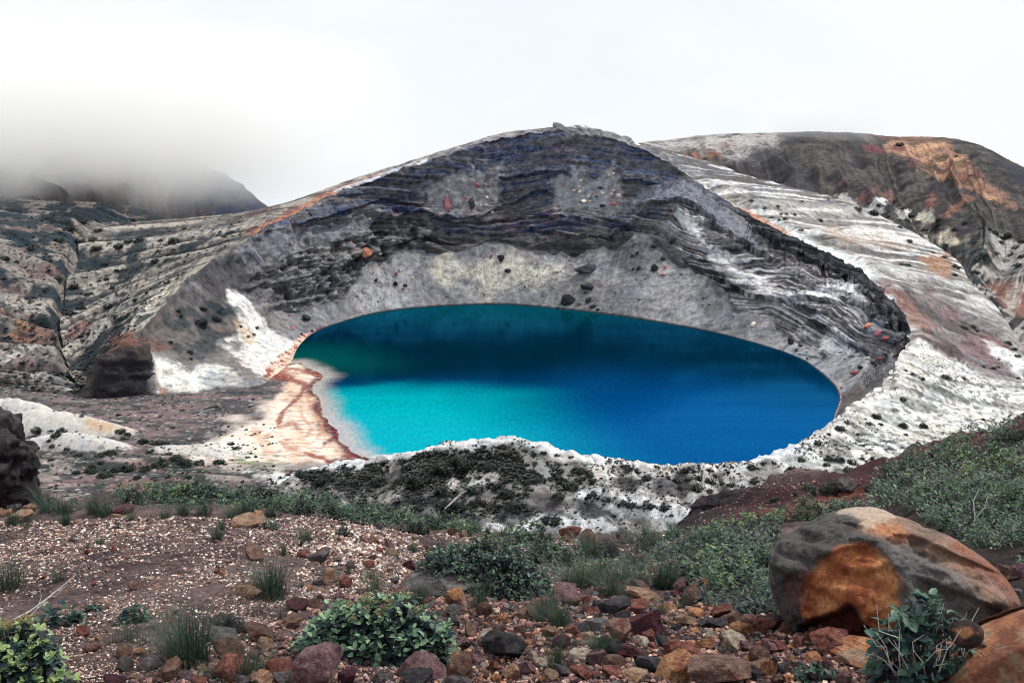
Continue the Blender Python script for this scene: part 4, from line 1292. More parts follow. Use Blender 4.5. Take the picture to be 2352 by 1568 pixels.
# ------------------------------------------------------------------ stones
def ico(sub):
    bm = bmesh.new()
    bmesh.ops.create_icosphere(bm, subdivisions=sub, radius=1.0)
    V = np.array([v.co[:] for v in bm.verts])
    F = np.array([[v.index for v in f.verts] for f in bm.faces])
    bm.free()
    return V, F


ICO = {s: ico(s) for s in (1, 2, 3, 4, 5, 6, 7)}


def chip(V, rng, cuts, deep):
    """flatten a round lump with broken faces"""
    for _ in range(cuts):
        d = rng.normal(size=3)
        d /= np.linalg.norm(d)
        c = rng.uniform(*deep)
        e = V @ d - c
        V = V - np.where(e > 0, e, 0)[:, None] * d
    return V


def rock_shape(seed, sub=4, cuts=9, deep=(0.45, 0.85), rough=0.10):
    rng = np.random.default_rng(seed)
    V, F = ICO[sub]
    V = V.copy()
    V = chip(V, rng, cuts, deep)
    o = rng.uniform(0, 50, 3)
    d = 0.9 * rough * fbm(V[:, 0] * 1.3 + o[0], V[:, 1] * 1.3, V[:, 2] * 1.3, seed, 4) + 0.5 * rough * fbm(V[:, 0] * 5 + o[0], V[:, 1] * 5, V[:, 2] * 5, seed + 5, 4)
    V = V * (1 + d)[:, None]
    lo, hi = V.min(0), V.max(0)
    return (V - (lo + hi) / 2) / ((hi - lo) / 2), F


ROCKS = []
for k in range(18):
    V, F = rock_shape(300 + k, 5, 11 + k % 7, (0.34, 0.72) if k % 3 else (0.5, 0.85), 0.09)
    me = raw_mesh('stone', V, F, None, True)
    ROCKS.append(me)


def stone(px, py, w, h, colour, rng, name='stone', label=None, cat='stone', group='stones strewn over the ridge', foot_py=None, proto=None, turn=None, mat=None):
    """px, py: middle of the stone as traced; w, h its traced size"""
    base = foot(px, py + 0.42 * h)
    s = span(1.0, base)
    me = ROCKS[proto if proto is not None else int(rng.integers(len(ROCKS)))]
    o = link(bpy.data.objects.new(name, me))
    slot(o, mat or M['stone ' + colour])
    rx, rz = w * s / 2, h * s / 2 * 1.0
    ry_ = 0.5 * (rx + max(rz, rx * 0.5))
    o.scale = (rx * 1.24, ry_ * 1.2, rz * 1.34)
    o.location = (base[0], base[1] + ry_ * 0.5, base[2] + rz * 0.70)
    o.rotation_euler = (rng.uniform(-.12, .12), rng.uniform(-.12, .12), turn if turn is not None else rng.uniform(-0.5, 0.5) + (math.pi if rng.random() < .5 else 0))
    if label:
        tag(o, label, cat, group if cat == 'stone' else None)
    else:
        size = 'big' if w > 85 else 'medium-sized' if w > 48 else 'small' if w > 24 else 'tiny'
        ar = w / h
        shape = 'flat ' if ar > 2.1 else 'low ' if ar > 1.5 else 'upright ' if ar < 0.95 else ''
        tag(o, f'{size} {shape}{colour} stone {beside(px, py)}', cat, group, px)
    return o


def c5(x, y): return x * 0.2686, 1147.3 + y * 0.2686
def c6(x, y): return 574.2 + x * 0.2686, 1147.3 + y * 0.2686
def c7(x, y): return 1148.4 + x * 0.46997, 1147.3 + y * 0.46997
def c8(x, y): return 1720.3 + x * 0.46997, 1147.3 + y * 0.46997


LIST = [(c5, 0.2686, [(250, 80, 100, 85, 'tan'), (120, 65, 130, 95, 'grey'), (75, 108, 60, 55, 'orange'), (12, 115, 60, 80, 'tan'), (160, 150, 210, 90, 'tan'), (1000, 105, 90, 65, 'maroon'), (1075, 85, 100, 75, 'purple'),
                      (980, 140, 85, 40, 'tan'), (2130, 195, 260, 100, 'tan'), (2165, 465, 165, 120, 'brown'), (2135, 800, 220, 100, 'tan'), (1490, 940, 85, 65, 'cream'), (705, 1130, 90, 85, 'red'), (1055, 1305, 110, 115, 'brown'),
                      (790, 1270, 140, 70, 'brown'), (1445, 1470, 185, 170, 'brown'), (1290, 1410, 180, 120, 'grey'), (1060, 1420, 135, 85, 'grey'), (1920, 1465, 240, 190, 'red'), (1940, 1290, 220, 145, 'brown'),
                      (1880, 1180, 230, 110, 'grey'), (2200, 1150, 230, 140, 'brown'), (2260, 1245, 120, 95, 'tan'), (2180, 1540, 165, 90, 'tan'), (1590, 1510, 135, 95, 'grey'), (1190, 1300, 72, 48, 'orange'),
                      (2310, 1450, 85, 110, 'red'), (830, 1180, 55, 45, 'tan'), (1700, 1555, 155, 50, 'red'), (2060, 1555, 130, 70, 'grey'), (1430, 1035, 55, 45, 'brown'), (520, 680, 0, 0, ''), (285, 800, 45, 42, 'cream'),
                      (1390, 432, 50, 34, 'cream'), (1150, 745, 110, 45, 'brown'), (970, 420, 55, 50, 'red'), (560, 1545, 0, 0, ''), (950, 1550, 160, 40, 'maroon')]),
        (c6, 0.2686, [(240, 1455, 190, 130, 'red'), (70, 1540, 175, 110, 'tan'), (290, 1550, 185, 100, 'grey'), (830, 1510, 135, 150, 'maroon'),
                      (1110, 1520, 125, 115, 'grey'), (890, 1470, 90, 85, 'brown'), (2010, 950, 125, 135, 'brown'), (1740, 960, 115, 95, 'grey'), (690, 650, 135, 120, 'tan'),
                      (815, 715, 75, 95, 'red'), (585, 490, 165, 110, 'grey'), (860, 565, 75, 75, 'purple'), (400, 905, 165, 95, 'maroon'), (530, 890, 135, 55, 'brown'), (375, 1040, 155, 115, 'brown'), (445, 470, 82, 52, 'red'),
                      (1210, 455, 115, 75, 'tan'), (1190, 388, 92, 82, 'purple'), (920, 405, 72, 44, 'cream'), (1310, 248, 62, 62, 'grey'), (1100, 228, 62, 54, 'grey'), (1815, 300, 62, 62, 'tan'), (1360, 560, 105, 100, 'maroon'),
                      (1430, 640, 95, 66, 'purple'), (2080, 1130, 145, 115, 'brown'), (1820, 1230, 115, 95, 'purple'), (2240, 1485, 115, 130, 'tan'), (2080, 1420, 64, 125, 'red'), (1990, 1425, 85, 65, 'cream'),
                      (2330, 980, 64, 105, 'tan'), (2165, 1000, 55, 45, 'orange'), (1490, 1440, 350, 240, 'purple'), (1420, 1540, 240, 125, 'dark grey'), (1800, 1440, 235, 210, 'brown'), (2160, 1260, 310, 220, 'dark grey'),
                      (1780, 1545, 200, 80, 'grey'), (1690, 1330, 220, 110, 'tan'), (1410, 720, 130, 60, 'red'), (1290, 790, 120, 100, 'purple'), (2010, 1170, 130, 100, 'cream'), (2280, 1220, 140, 70, 'grey'), (1360, 860, 60, 55, 'brown'),
                      (40, 170, 120, 110, 'tan'), (1730, 1050, 100, 110, 'grey'), (580, 700, 80, 60, 'grey'), (1720, 270, 90, 60, 'brown'), (1930, 335, 80, 45, 'tan')]),
        (c7, 0.46997, [(425, 185, 90, 70, 'brown'), (895, 208, 38, 30, 'orange'), (795, 258, 85, 45, 'grey'), (975, 425, 78, 72, 'orange'), (945, 475, 125, 95, 'brown'), (885, 425, 65, 65, 'purple'), (710, 480, 155, 66, 'tan'),
                       (320, 475, 145, 95, 'purple'), (560, 520, 135, 85, 'dark grey'), (665, 527, 115, 54, 'red'), (825, 535, 75, 40, 'orange'), (155, 555, 115, 66, 'brown'), (245, 642, 62, 50, 'tan'),
                       (455, 620, 125, 78, 'grey'), (580, 650, 112, 112, 'brown'), (725, 665, 62, 52, 'red'), (690, 690, 62, 44, 'cream'), (910, 595, 88, 55, 'tan'), (1060, 612, 92, 44, 'dark grey'),
                       (1080, 545, 102, 54, 'red'), (1180, 635, 94, 58, 'orange'), (900, 740, 155, 80, 'red'), (850, 840, 175, 125, 'orange'), (1080, 850, 265, 125, 'brown'), (740, 810, 112, 82, 'dark grey'),
                       (390, 762, 105, 64, 'cream'), (470, 765, 112, 92, 'purple'), (205, 800, 62, 44, 'cream'), (50, 850, 64, 54, 'tan'), (120, 825, 104, 84, 'purple'), (650, 742, 114, 46, 'maroon'), (700, 855, 82, 52, 'grey'),
                       (660, 868, 104, 62, 'tan'), (1270, 768, 84, 84, 'brown'), (1310, 822, 74, 84, 'orange'), (1280, 612, 124, 54, 'red'), (1320, 722, 64, 74, 'purple'), (400, 848, 94, 54, 'red'), (560, 792, 104, 64, 'brown'),
                       (160, 766, 44, 44, 'cream'), (485, 437, 50, 30, 'brown'), (575, 435, 62, 44, 'maroon'), (640, 410, 70, 40, 'grey'), (690, 425, 70, 60, 'purple'), (815, 415, 56, 50, 'brown'), (440, 540, 60, 44, 'red'), (205, 510, 62, 40, 'red'),
                       (320, 190, 40, 36, 'tan'), (610, 575, 70, 46, 'dark grey'), (775, 640, 60, 46, 'brown'), (800, 700, 70, 60, 'dark grey'), (300, 700, 80, 60, 'maroon'), (350, 640, 70, 50, 'red'), (960, 555, 60, 40, 'orange'),
                       (1010, 600, 60, 44, 'grey'), (1040, 655, 60, 34, 'cream'), (1150, 580, 110, 50, 'brown'), (545, 850, 90, 60, 'red'), (300, 840, 80, 64, 'grey'), (250, 860, 60, 50, 'tan'), (560, 720, 70, 60, 'dark grey')]),
        (c8, 0.46997, [(60, 610, 112, 56, 'red'), (130, 720, 92, 74, 'red'), (400, 710, 160, 112, 'red'), (505, 738, 220, 74, 'orange'), (545, 792, 170, 46, 'tan'), (70, 825, 104, 62, 'brown'), (45, 770, 54, 74, 'brown'),
                       (1325, 350, 64, 74, 'purple'), (1240, 370, 130, 90, 'brown'), (1290, 460, 80, 50, 'grey'), (240, 700, 56, 60, 'red'), (20, 860, 70, 60, 'dark grey')])]
rng = np.random.default_rng(5)
taken = []
for f_, k_, rows in LIST:
    for (x_, y_, w_, h_, c_) in rows:
        if not c_:
            continue
        a, b = f_(x_, y_)
        stone(a, b, w_ * k_, h_ * k_, c_, rng)
        taken.append((a, b, w_ * k_ * 0.5))

a, b = c6(560, 1440)
stone(a, b, 100, 100, 'purple', rng, name='boulder', label='dome-shaped purple boulder with a tan patch before the broad-leaved shrub', cat='boulder', proto=3, turn=0.2)
a, b = c6(1760, 840)
stone(a, b, 38, 30, 'orange', rng, label='bright orange knob of stone at the right end of the long grey slab', proto=6, turn=0.4)
a, b = c6(1600, 760)
o = stone(a, b, 150, 46, 'grey', rng, name='slab', label='long grey tilted slab lying under the dark bushy shrub', cat='slab', proto=5, turn=0.0)
o.rotation_euler = (0.1, -0.18, 0.1)
a, b = c7(345, 163)
stone(a, b, 44, 26, 'red', rng, name='boulder', label='red boulder standing on the brow against the white slope', cat='boulder', proto=9, turn=0.0)
a, b = c7(690, 610)
o = stone(a, b, 76, 54, 'maroon', rng, name='block', label='dark maroon wedge-shaped block tilted up among the rubble', cat='block', proto=4, turn=0.3)
o.rotation_euler = (0.2, -0.35, 0.3)
a, b = c7(1145, 700)
stone(a, b, 48, 46, 'cream', rng, label='white-topped stone with a purple band on the open red gravel', proto=12, turn=0.0)
a, b = c7(973, 718)
stone(a, b, 9, 13, 'cream', rng, label='tiny pure white chip standing among the red stones', proto=2)
a, b = 1947, 1114
stone(a, b, 44, 26, 'grey', rng, name='slab', label='grey slab lying on the maroon bank right of the dark cushion shrubs', cat='slab', proto=7)

ZONES = [([(950, 1566), (1060, 1440), (1320, 1370), (1560, 1350), (1720, 1400), (1850, 1450), (2040, 1492), (2130, 1566)], 104, (16, 40), ['red', 'red', 'maroon', 'purple', 'brown', 'brown', 'tan', 'grey', 'dark grey', 'orange']),
         ([(230, 1566), (560, 1480), (660, 1568), (430, 1566)], 16, (16, 30), ['brown', 'grey', 'red', 'tan', 'purple']),
         ([(760, 1230), (1000, 1240), (940, 1300), (900, 1370), (640, 1380), (700, 1300)], 24, (12, 24), ['tan', 'cream', 'orange', 'grey', 'tan', 'purple', 'red']),
         ([(60, 1240), (600, 1230), (560, 1400), (100, 1400)], 18, (9, 16), ['tan', 'cream', 'orange', 'red', 'grey', 'cream']),
         ([(1330, 1260), (1560, 1240), (1700, 1210), (1680, 1250), (1560, 1330), (1380, 1330)], 14, (12, 26), ['brown', 'tan', 'grey', 'red'])]
for poly, cnt, (s0, s1), cols in ZONES:
    xs, ys = [p[0] for p in poly], [p[1] for p in poly]
    made = tries = 0
    while made < cnt and tries < 6000:
        tries += 1
        a, b = rng.uniform(min(xs), max(xs)), rng.uniform(min(ys), max(ys))
        s = s0 + (s1 - s0) * rng.random() ** 2
        if not inside(np.array([a]), np.array([b]), poly)[0] or any(math.hypot(a - p, b - q) < r + s * 0.4 for p, q, r in taken):
            continue
        stone(a, b, s, s * rng.uniform(0.6, 0.95), cols[int(rng.integers(len(cols)))], rng)
        taken.append((a, b, s * 0.5))
        made += 1


# ------------------------------------------------------------------ big rocks with their own outline
def outline_rock(name, pts, mid, y, depth, seed, rough, sub=6, squash=0.85, cuts=0, sculpt=None, colour=None, mat='tinted'):
    V, F = ICO[sub]
    c0 = at(mid[0], mid[1], y)
    f0 = float((c0 - EYE) @ FW)
    k = f0 / FPX
    ang = [math.atan2(mid[1] - q, p - mid[0]) for p, q in pts]
    rad = [math.hypot(p - mid[0], q - mid[1]) * k for p, q in pts]
    od = np.argsort(ang)
    an, ra = np.array(ang)[od], np.array(rad)[od]
    an = np.concatenate([an[-2:] - 2 * math.pi, an, an[:2] + 2 * math.pi])
    ra = np.concatenate([ra[-2:], ra, ra[:2]])
    ph_ = np.arctan2(V[:, 2], V[:, 0])
    R = np.interp(ph_, an, ra)
    sx = np.sqrt(V[:, 0] ** 2 + V[:, 2] ** 2)
    s2 = sx ** squash
    P = np.stack([R * np.cos(ph_) * s2, depth * V[:, 1], R * np.sin(ph_) * s2], 1)   # right, away, up
    aw = (c0 - EYE) / np.linalg.norm(c0 - EYE)
    ri = RT - aw * (RT @ aw)
    ri /= np.linalg.norm(ri)
    upv = np.cross(ri, aw)
    S = rad_ = max(rad)
    q = P / S
    d = fbm(q[:, 0] * 1.7 + seed, q[:, 1] * 1.7, q[:, 2] * 1.7, seed, 5) * rough + fbm(q[:, 0] * 7 + seed, q[:, 1] * 7, q[:, 2] * 7, seed + 3, 4) * rough * 0.35
    nrm = V / np.array([1, 1, 1])
    P = P + nrm * (d * S * (0.35 + 0.65 * (1 - sx ** 6)))[:, None]
    T = mid[0] + P[:, 0] / k, mid[1] - P[:, 2] / k
    front = ss(0.15, -0.25, V[:, 1])
    if sculpt:
        P = sculpt(P, T[0], T[1], front, S)
    Wd = c0 + P[:, :1] * ri + P[:, 1:2] * aw + P[:, 2:3] * upv
    col = colour(T[0], T[1], front, q, V)
    base = c0 - np.array([0, 0, S * 0.5])
    me = raw_mesh(name, Wd - base, F, col, True)
    me.materials.append(M[mat])
    o = link(bpy.data.objects.new(name, me))
    o.location = base
    return o


def soft(px, py, poly, feather, wob=0):
    d = seg_dist(px, py, poly)
    d = np.where(inside(px, py, poly), d, -d) + wob
    return ss(-feather, feather, d)


def lay(col, m, c, k=1.0):
    m = (m * k)[:, None]
    return col * (1 - m) + np.asarray(c) * m


ORANGE = [(1862, 1400), (1868, 1330), (1900, 1282), (1945, 1268), (2000, 1262), (2040, 1285), (2062, 1330), (2058, 1390), (2040, 1450), (1990, 1440), (1960, 1395), (1900, 1425)]
HOLLOW = [(1845, 1432), (1885, 1418), (1930, 1408), (1962, 1388), (1985, 1430), (2010, 1452), (2050, 1462), (2060, 1520), (1900, 1520), (1840, 1480)]


def sculpt_boulder(P, px, py, fr, S):
    P = P.copy()
    w = 6 * fbm(px * 0.02, py * 0.02, 0, 401, 3)
    P[:, 1] += fr * 0.035 * soft(px, py, ORANGE, 10, w)
    P[:, 1] += fr * 0.200 * soft(px, py, HOLLOW, 9, w)
    # sloping shoulder: upper right leans away, break of slope above the orange face
    P[:, 1] += 0.30 * np.clip(P[:, 2], 0, None)
    P[:, 1] += fr * 0.010 * fbm(px * 0.05, py * 0.05, 0, 402, 4) + fr * 0.012 * np.tanh(4 * noise(px * 0.012 + py * 0.02, py * 0.03 - px * 0.008, 0, 403))
    P[:, 1] -= fr * 0.028 * np.tanh(5 * noise((py - px * 0.45) * 0.025, px * 0.005, 0, 404))
    P[:, 1] += fr * 0.014 * np.abs(fbm(px * 0.03, py * 0.04, 0, 405, 5))
    return P


def colour_boulder(px, py, fr, q, V):
    w1 = 44 * fbm(q[:, 0] * 3.4, q[:, 1] * 3.4, q[:, 2] * 3.4, 411, 6)
    n2 = fbm(q[:, 0] * 8, q[:, 1] * 8, q[:, 2] * 8, 412, 4)
    st_ = noise((py - 0.42 * px) * 0.05, px * 0.006, q[:, 1] * 2, 413) + 0.5 * n2
    col = np.empty((len(px), 3))
    col[:] = C(104, 99, 98)
    col = lay(col, ss(0.0, 0.5, n2), C(76, 76, 76), 0.8)
    col = lay(col, soft(px, py, [(1990, 1165), (2080, 1180), (2200, 1240), (2310, 1330), (2320, 1420), (2240, 1400), (2160, 1330), (2090, 1260), (1990, 1215)], 18, w1), C(176, 138, 116), 0.85)
    col = lay(col, soft(px, py, [(2000, 1205), (2100, 1225), (2200, 1270), (2290, 1330), (2200, 1300), (2060, 1240)], 10, w1) * ss(-0.2, 0.3, st_), C(206, 134, 86), 0.8)
    col = lay(col, soft(px, py, [(2180, 1260), (2260, 1300), (2315, 1370), (2290, 1400), (2230, 1340)], 14, w1), C(140, 84, 80), 0.6)
    col = lay(col, soft(px, py, [(2040, 1275), (2110, 1265), (2200, 1340), (2230, 1400), (2130, 1390), (2070, 1330)], 14, w1), C(124, 120, 122), 0.8)
    col = lay(col, soft(px, py, [(1960, 1170), (2060, 1170), (2040, 1200), (1980, 1205)], 10, w1), C(206, 186, 166), 0.7)
    col = lay(col, soft(px, py, [(1770, 1290), (1800, 1280), (1840, 1400), (1830, 1470), (1780, 1420)], 14, w1), C(92, 68, 80), 0.8)
    col = lay(col, soft(px, py, [(1850, 1290), (1900, 1270), (1880, 1340), (1840, 1400), (1830, 1360)], 12, w1), C(118, 72, 78), 0.6)
    col = lay(col, soft(px, py, ORANGE, 12, 0.5 * w1), C(206, 120, 64), 0.95)
    col = lay(col, soft(px, py, ORANGE, 12, 0.5 * w1) * ss(0.0, 0.5, n2), C(168, 84, 52), 0.7)
    col = lay(col, soft(px, py, ORANGE, 4, 0.3 * w1) * ss(0.1, 0.5, -n2), C(226, 160, 100), 0.6)
    col = lay(col, soft(px, py, HOLLOW, 8, 0.3 * w1), C(150, 72, 54), 0.85)
    return np.clip(col * 1.35, 0, 0.8)


BOULDER = [(1774, 1300), (1780, 1262), (1800, 1232), (1832, 1214), (1870, 1196), (1895, 1182), (1935, 1168), (1985, 1160), (2030, 1164), (2070, 1184), (2130, 1212), (2185, 1232), (2222, 1262), (2262, 1298), (2290, 1330),
           (2312, 1375), (2310, 1410), (2270, 1450), (2180, 1490), (2060, 1515), (1940, 1510), (1850, 1475), (1812, 1440), (1790, 1390), (1776, 1345)]
o = outline_rock('boulder', BOULDER, (2040, 1350), 3.45, 0.34, 61, 0.035, 7, 0.72, sculpt=sculpt_boulder, colour=colour_boulder)
tag(o, 'big rust-streaked boulder with an orange hollow face and grey lichened top', 'boulder')


def colour_slab(px, py, fr, q, V):
    n1 = fbm(q[:, 0] * 3, q[:, 1] * 3, q[:, 2] * 3, 421, 5)
    n2 = fbm(q[:, 0] * 9, q[:, 1] * 9, q[:, 2] * 9, 422, 4)
    col = np.empty((len(px), 3))
    col[:] = C(206, 134, 92)
    col = lay(col, ss(0.0, 0.4, n1), C(214, 172, 132), 0.85)
    col = lay(col, ss(0.1, 0.5, -n1), C(160, 92, 74), 0.8)
    col = lay(col, ss(0.1, 0.5, n2), C(180, 160, 128), 0.6)
    col = lay(col, soft(px, py, [(2140, 1500), (2165, 1490), (2190, 1540), (2230, 1620), (2150, 1620)], 12, 20 * n1), C(110, 62, 54), 0.8)
    return col


def sculpt_slab(P, px, py, fr, S):
    P = P.copy()
    t_ = np.clip((1510 + 0.45 * (2250 - px) - py) / 90.0, -0.3, 1.2)
    P[:, 1] += fr * 0.20 * t_
    return P


SLAB = [(2146, 1490), (2170, 1468), (2215, 1448), (2262, 1432), (2310, 1412), (2352, 1398), (2430, 1385), (2520, 1430), (2540, 1560), (2480, 1680), (2330, 1720), (2215, 1690), (2180, 1600), (2160, 1540)]
o = outline_rock('slab', SLAB, (2330, 1540), 2.78, 0.20, 71, 0.04, 6, 0.7, sculpt=sculpt_slab, colour=colour_slab)
tag(o, 'pale orange slab cut off by the lower right corner, a dark stone on it', 'slab')


def colour_cap(px, py, fr, q, V):
    n1 = fbm(q[:, 0] * 2, q[:, 1] * 2, q[:, 2] * 2, 431, 5)
    col = np.empty((len(px), 3))
    col[:] = C(78, 62, 66)
    col = lay(col, ss(0.1, 0.4, n1), C(126, 84, 78), 0.7)
    return lay(col, soft(px, py, [(2195, 1444), (2232, 1438), (2240, 1452), (2215, 1462), (2198, 1458)], 6, 8 * n1), C(226, 156, 98), 0.9)


o = outline_rock('stone', [(2183, 1450), (2190, 1432), (2215, 1424), (2244, 1432), (2257, 1448), (2254, 1468), (2235, 1484), (2212, 1486), (2190, 1472)], (2220, 1455), 2.68, 0.04, 81, 0.06, 5, 0.75, colour=colour_cap)
tag(o, 'dark stone with an orange chip, perched on the pale corner slab', 'stone')


def colour_crag(px, py, fr, q, V):
    n1 = fbm(q[:, 0] * 4, q[:, 1] * 4, q[:, 2] * 4, 441, 5)
    n2 = fbm(q[:, 0] * 11, q[:, 1] * 11, q[:, 2] * 11, 442, 4)
    col = np.empty((len(px), 3))
    col[:] = C(58, 52, 58)
    col = lay(col, ss(0.0, 0.5, n1 + 0.4 * n2), C(112, 104, 108), 0.8)
    col = lay(col, ss(0.1, 0.5, -n2), C(20, 20, 28), 0.8)
    return lay(col, ss(1105, 1150, py + 25 * n1) * ss(-0.3, 0.3, n2), C(128, 76, 84), 0.6)


def sculpt_crag(P, px, py, fr, S):
    d = fbm(px * 0.05, py * 0.05, P[:, 1] * 6, 443, 4)
    e = np.tanh(4 * noise(px * 0.03, py * 0.07, P[:, 1] * 5, 444))
    out_ = P / (np.linalg.norm(P, axis=1, keepdims=True) + 1e-6)
    return P + out_ * (0.035 * d + 0.022 * e)[:, None]


o = outline_rock('crag', [(-130, 960), (-60, 938), (0, 940), (34, 952), (44, 985), (52, 1008), (66, 1032), (72, 1065), (80, 1090), (84, 1125), (84, 1160), (60, 1185), (-60, 1190), (-150, 1150), (-160, 1050)],
                 (-25, 1070), 8.15, 0.45, 91, 0.05, 6, 0.8, sculpt=sculpt_crag, colour=colour_crag, mat='crag')
tag(o, 'tall dark knobbly crag at the left edge of the ridge', 'crag')


def colour_out(px, py, fr, q, V):
    n1 = fbm(q[:, 0] * 4, q[:, 1] * 4, q[:, 2] * 4, 451, 5)
    n2 = fbm(q[:, 0] * 10, q[:, 1] * 10, q[:, 2] * 10, 452, 4)
    col = np.empty((len(px), 3))
    col[:] = C(52, 46, 52)
    col = lay(col, ss(0.0, 0.4, n1), C(92, 54, 72), 0.8)
    return lay(col, ss(0.0, 0.5, n2), C(88, 82, 84), 0.5)


o = outline_rock('outcrop', [(1558, 1212), (1568, 1192), (1590, 1172), (1612, 1150), (1650, 1138), (1700, 1128), (1730, 1150), (1715, 1190), (1680, 1222), (1620, 1240), (1570, 1235)], (1640, 1190), 11.3, 0.5, 95, 0.08, 6, 0.8,
                 sculpt=sculpt_crag, colour=colour_out, mat='crag')
tag(o, 'rugged near-black outcrop at the left end of the maroon bank', 'outcrop')


def sculpt_bluff(P, px, py, fr, S):
    d = fbm(px * 0.03, py * 0.04, P[:, 1] * 0.1, 446, 5)
    e = np.tanh(4 * noise(px * 0.01, py * 0.10, P[:, 1] * 0.05, 447)) + 0.5 * np.tanh(4 * noise(px * 0.05, py * 0.05, P[:, 1] * 0.1, 448))
    out_ = P / (np.linalg.norm(P, axis=1, keepdims=True) + 1e-6)
    return P + out_ * (1.6 * d + 0.9 * e)[:, None]


def colour_bluff(px, py, fr, q, V):
    n1 = fbm(q[:, 0] * 4, q[:, 1] * 4, q[:, 2] * 4, 461, 5)
    st_ = noise(px * 0.01, py * 0.12, q[:, 1] * 2, 462)
    col = np.empty((len(px), 3))
    col[:] = C(92, 84, 82)
    col = lay(col, ss(0.0, 0.4, n1), C(116, 104, 98), 0.8)
    col = lay(col, soft(px, py, [(232, 830), (300, 815), (340, 830), (352, 880), (362, 912), (215, 915), (222, 870)], 8, 14 * n1), C(44, 46, 60), 0.9)
    col = lay(col, ss(0.1, 0.5, st_ + 0.4 * n1), C(78, 76, 86), 0.6)
    return lay(col, soft(px, py, [(240, 800), (280, 775), (320, 775), (310, 800), (270, 805)], 7, 10 * n1), C(150, 104, 92), 0.8)


MAT_BLUFF = rock_mat('bluff_rock', g(1), g(1), g(1), 0.25, 0.6, tint=True)
M['bluff'] = MAT_BLUFF
o = outline_rock('bluff', [(190, 925), (196, 888), (208, 862), (222, 835), (236, 808), (262, 790), (298, 776), (322, 784), (338, 808), (348, 845), (358, 885), (366, 925), (280, 935)], (280, 862), 509, 9.0, 97, 0.08, 6, 0.65,
                 sculpt=sculpt_bluff, colour=colour_bluff, mat='bluff')
tag(o, 'dark layered rock bluff where the crater rim ends on the left', 'bluff')


# ------------------------------------------------------------------ gravel
def on_ground(px, py):
    """points of the near ground under many traced places at once"""
    b = brow_y(px)
    v = np.clip((py - b) / (1568 - b), 0, 1.449)
    r = (1 - v / 1.45) * (NV - 1)
    c = (px + 500) / 3350 * (NU - 1)
    r0, c0 = np.clip(r.astype(int), 0, NV - 2), np.clip(c.astype(int), 0, NU - 2)
    fr_, fc = (r - r0)[:, None], (c - c0)[:, None]
    return (Ph[r0, c0] * (1 - fr_) * (1 - fc) + Ph[r0 + 1, c0] * fr_ * (1 - fc) + Ph[r0, c0 + 1] * (1 - fr_) * fc + Ph[r0 + 1, c0 + 1] * fr_ * fc)


def gravel(name, poly, count, size, palette, seed, label, clump=0.5, group=None):
    rg = np.random.default_rng(seed)
    xs, ys = [p[0] for p in poly], [p[1] for p in poly]
    a = rg.uniform(min(xs), max(xs), count * 6)
    b = rg.uniform(min(ys), max(ys), count * 6)
    g_ = on_ground(a, b)
    keep = inside(a, b, poly) & (fbm(g_[:, 0] * 1.5, g_[:, 1] * 1.5, 0, seed, 4) + rg.uniform(-clump, clump, len(a)) > -0.25)
    idx = np.nonzero(keep)[0][:count]
    a, b, g_ = a[idx], b[idx], g_[idx]
    n_ = len(a)
    f0 = (g_ - EYE) @ FW
    r = (size[0] + (size[1] - size[0]) * rg.random(n_) ** 2.5) / FPX * f0 / 2
    V, F = ICO[1]
    V = V[None] * (1 + rg.uniform(-0.42, 0.36, (n_, len(V), 1)))
    V = V * rg.uniform(0.65, 1.15, (n_, 1, 3)) * np.array([1, 1, 0.75])
    th = rg.uniform(0, 6.28, n_)
    cs, sn = np.cos(th)[:, None], np.sin(th)[:, None]
    X = V[..., 0] * cs - V[..., 1] * sn
    Y = V[..., 0] * sn + V[..., 1] * cs
    W_ = np.stack([X, Y, V[..., 2]], -1) * r[:, None, None] + (g_ + np.array([0, 0, 1]) * (r * 0.35)[:, None])[:, None]
    FF = (F[None] + (np.arange(n_) * 12)[:, None, None]).reshape(-1, 3)
    pal = np.array([np.concatenate([C(*c[:3])]) for c in palette])
    wt = np.array([c[3] for c in palette], float)
    col = pal[rg.choice(len(pal), n_, p=wt / wt.sum())] * rg.uniform(0.65, 1.3, (n_, 1))
    col = np.repeat(np.clip(col * 1.35, 0, 0.85), 12, 0)
    me = raw_mesh(name, W_.reshape(-1, 3), FF, col, False)
    me.materials.append(M['pebble'])
    o = link(bpy.data.objects.new(name, me))
    o['kind'] = 'stuff'
    o['label'] = label
    return o


PAL1 = [(216, 194, 178, 2.8), (190, 160, 148, 3.5), (162, 130, 122, 3.5), (228, 218, 206, 1.5), (132, 106, 100, 4), (186, 132, 104, .8), (132, 72, 62, .7), (132, 130, 136, 1.2), (96, 76, 78, 4)]
PAL2 = [(168, 126, 114, 3), (122, 86, 86, 3), (172, 130, 110, 2), (100, 80, 86, 3), (200, 172, 150, 1.6), (116, 112, 114, 2), (80, 58, 64, 2), (184, 124, 94, 1)]
LEFT = [(-60, 1195), (250, 1190), (400, 1195), (800, 1195), (960, 1225), (980, 1270), (940, 1310), (930, 1370), (640, 1400), (620, 1460), (300, 1568), (-60, 1568)]
gravel('gravel', LEFT, 42000, (1.6, 8.5), PAL1, 71, 'pale tan and cream gravel scattered over the brown soil')
gravel('gravel', [(780, 1210), (960, 1230), (960, 1290), (900, 1360), (700, 1370), (680, 1310), (740, 1250)], 7000, (3, 13), PAL1, 72, 'coarser cream gravel in the middle of the ridge')
gravel('rubble', [(300, 1568), (620, 1450), (660, 1400), (1000, 1360), (1330, 1340), (1740, 1370), (1850, 1440), (2060, 1490), (2150, 1568), (2150, 1620), (300, 1620)], 17000, (4, 19), PAL2, 73, 'reddish brown rubble between the stones', 0.8)
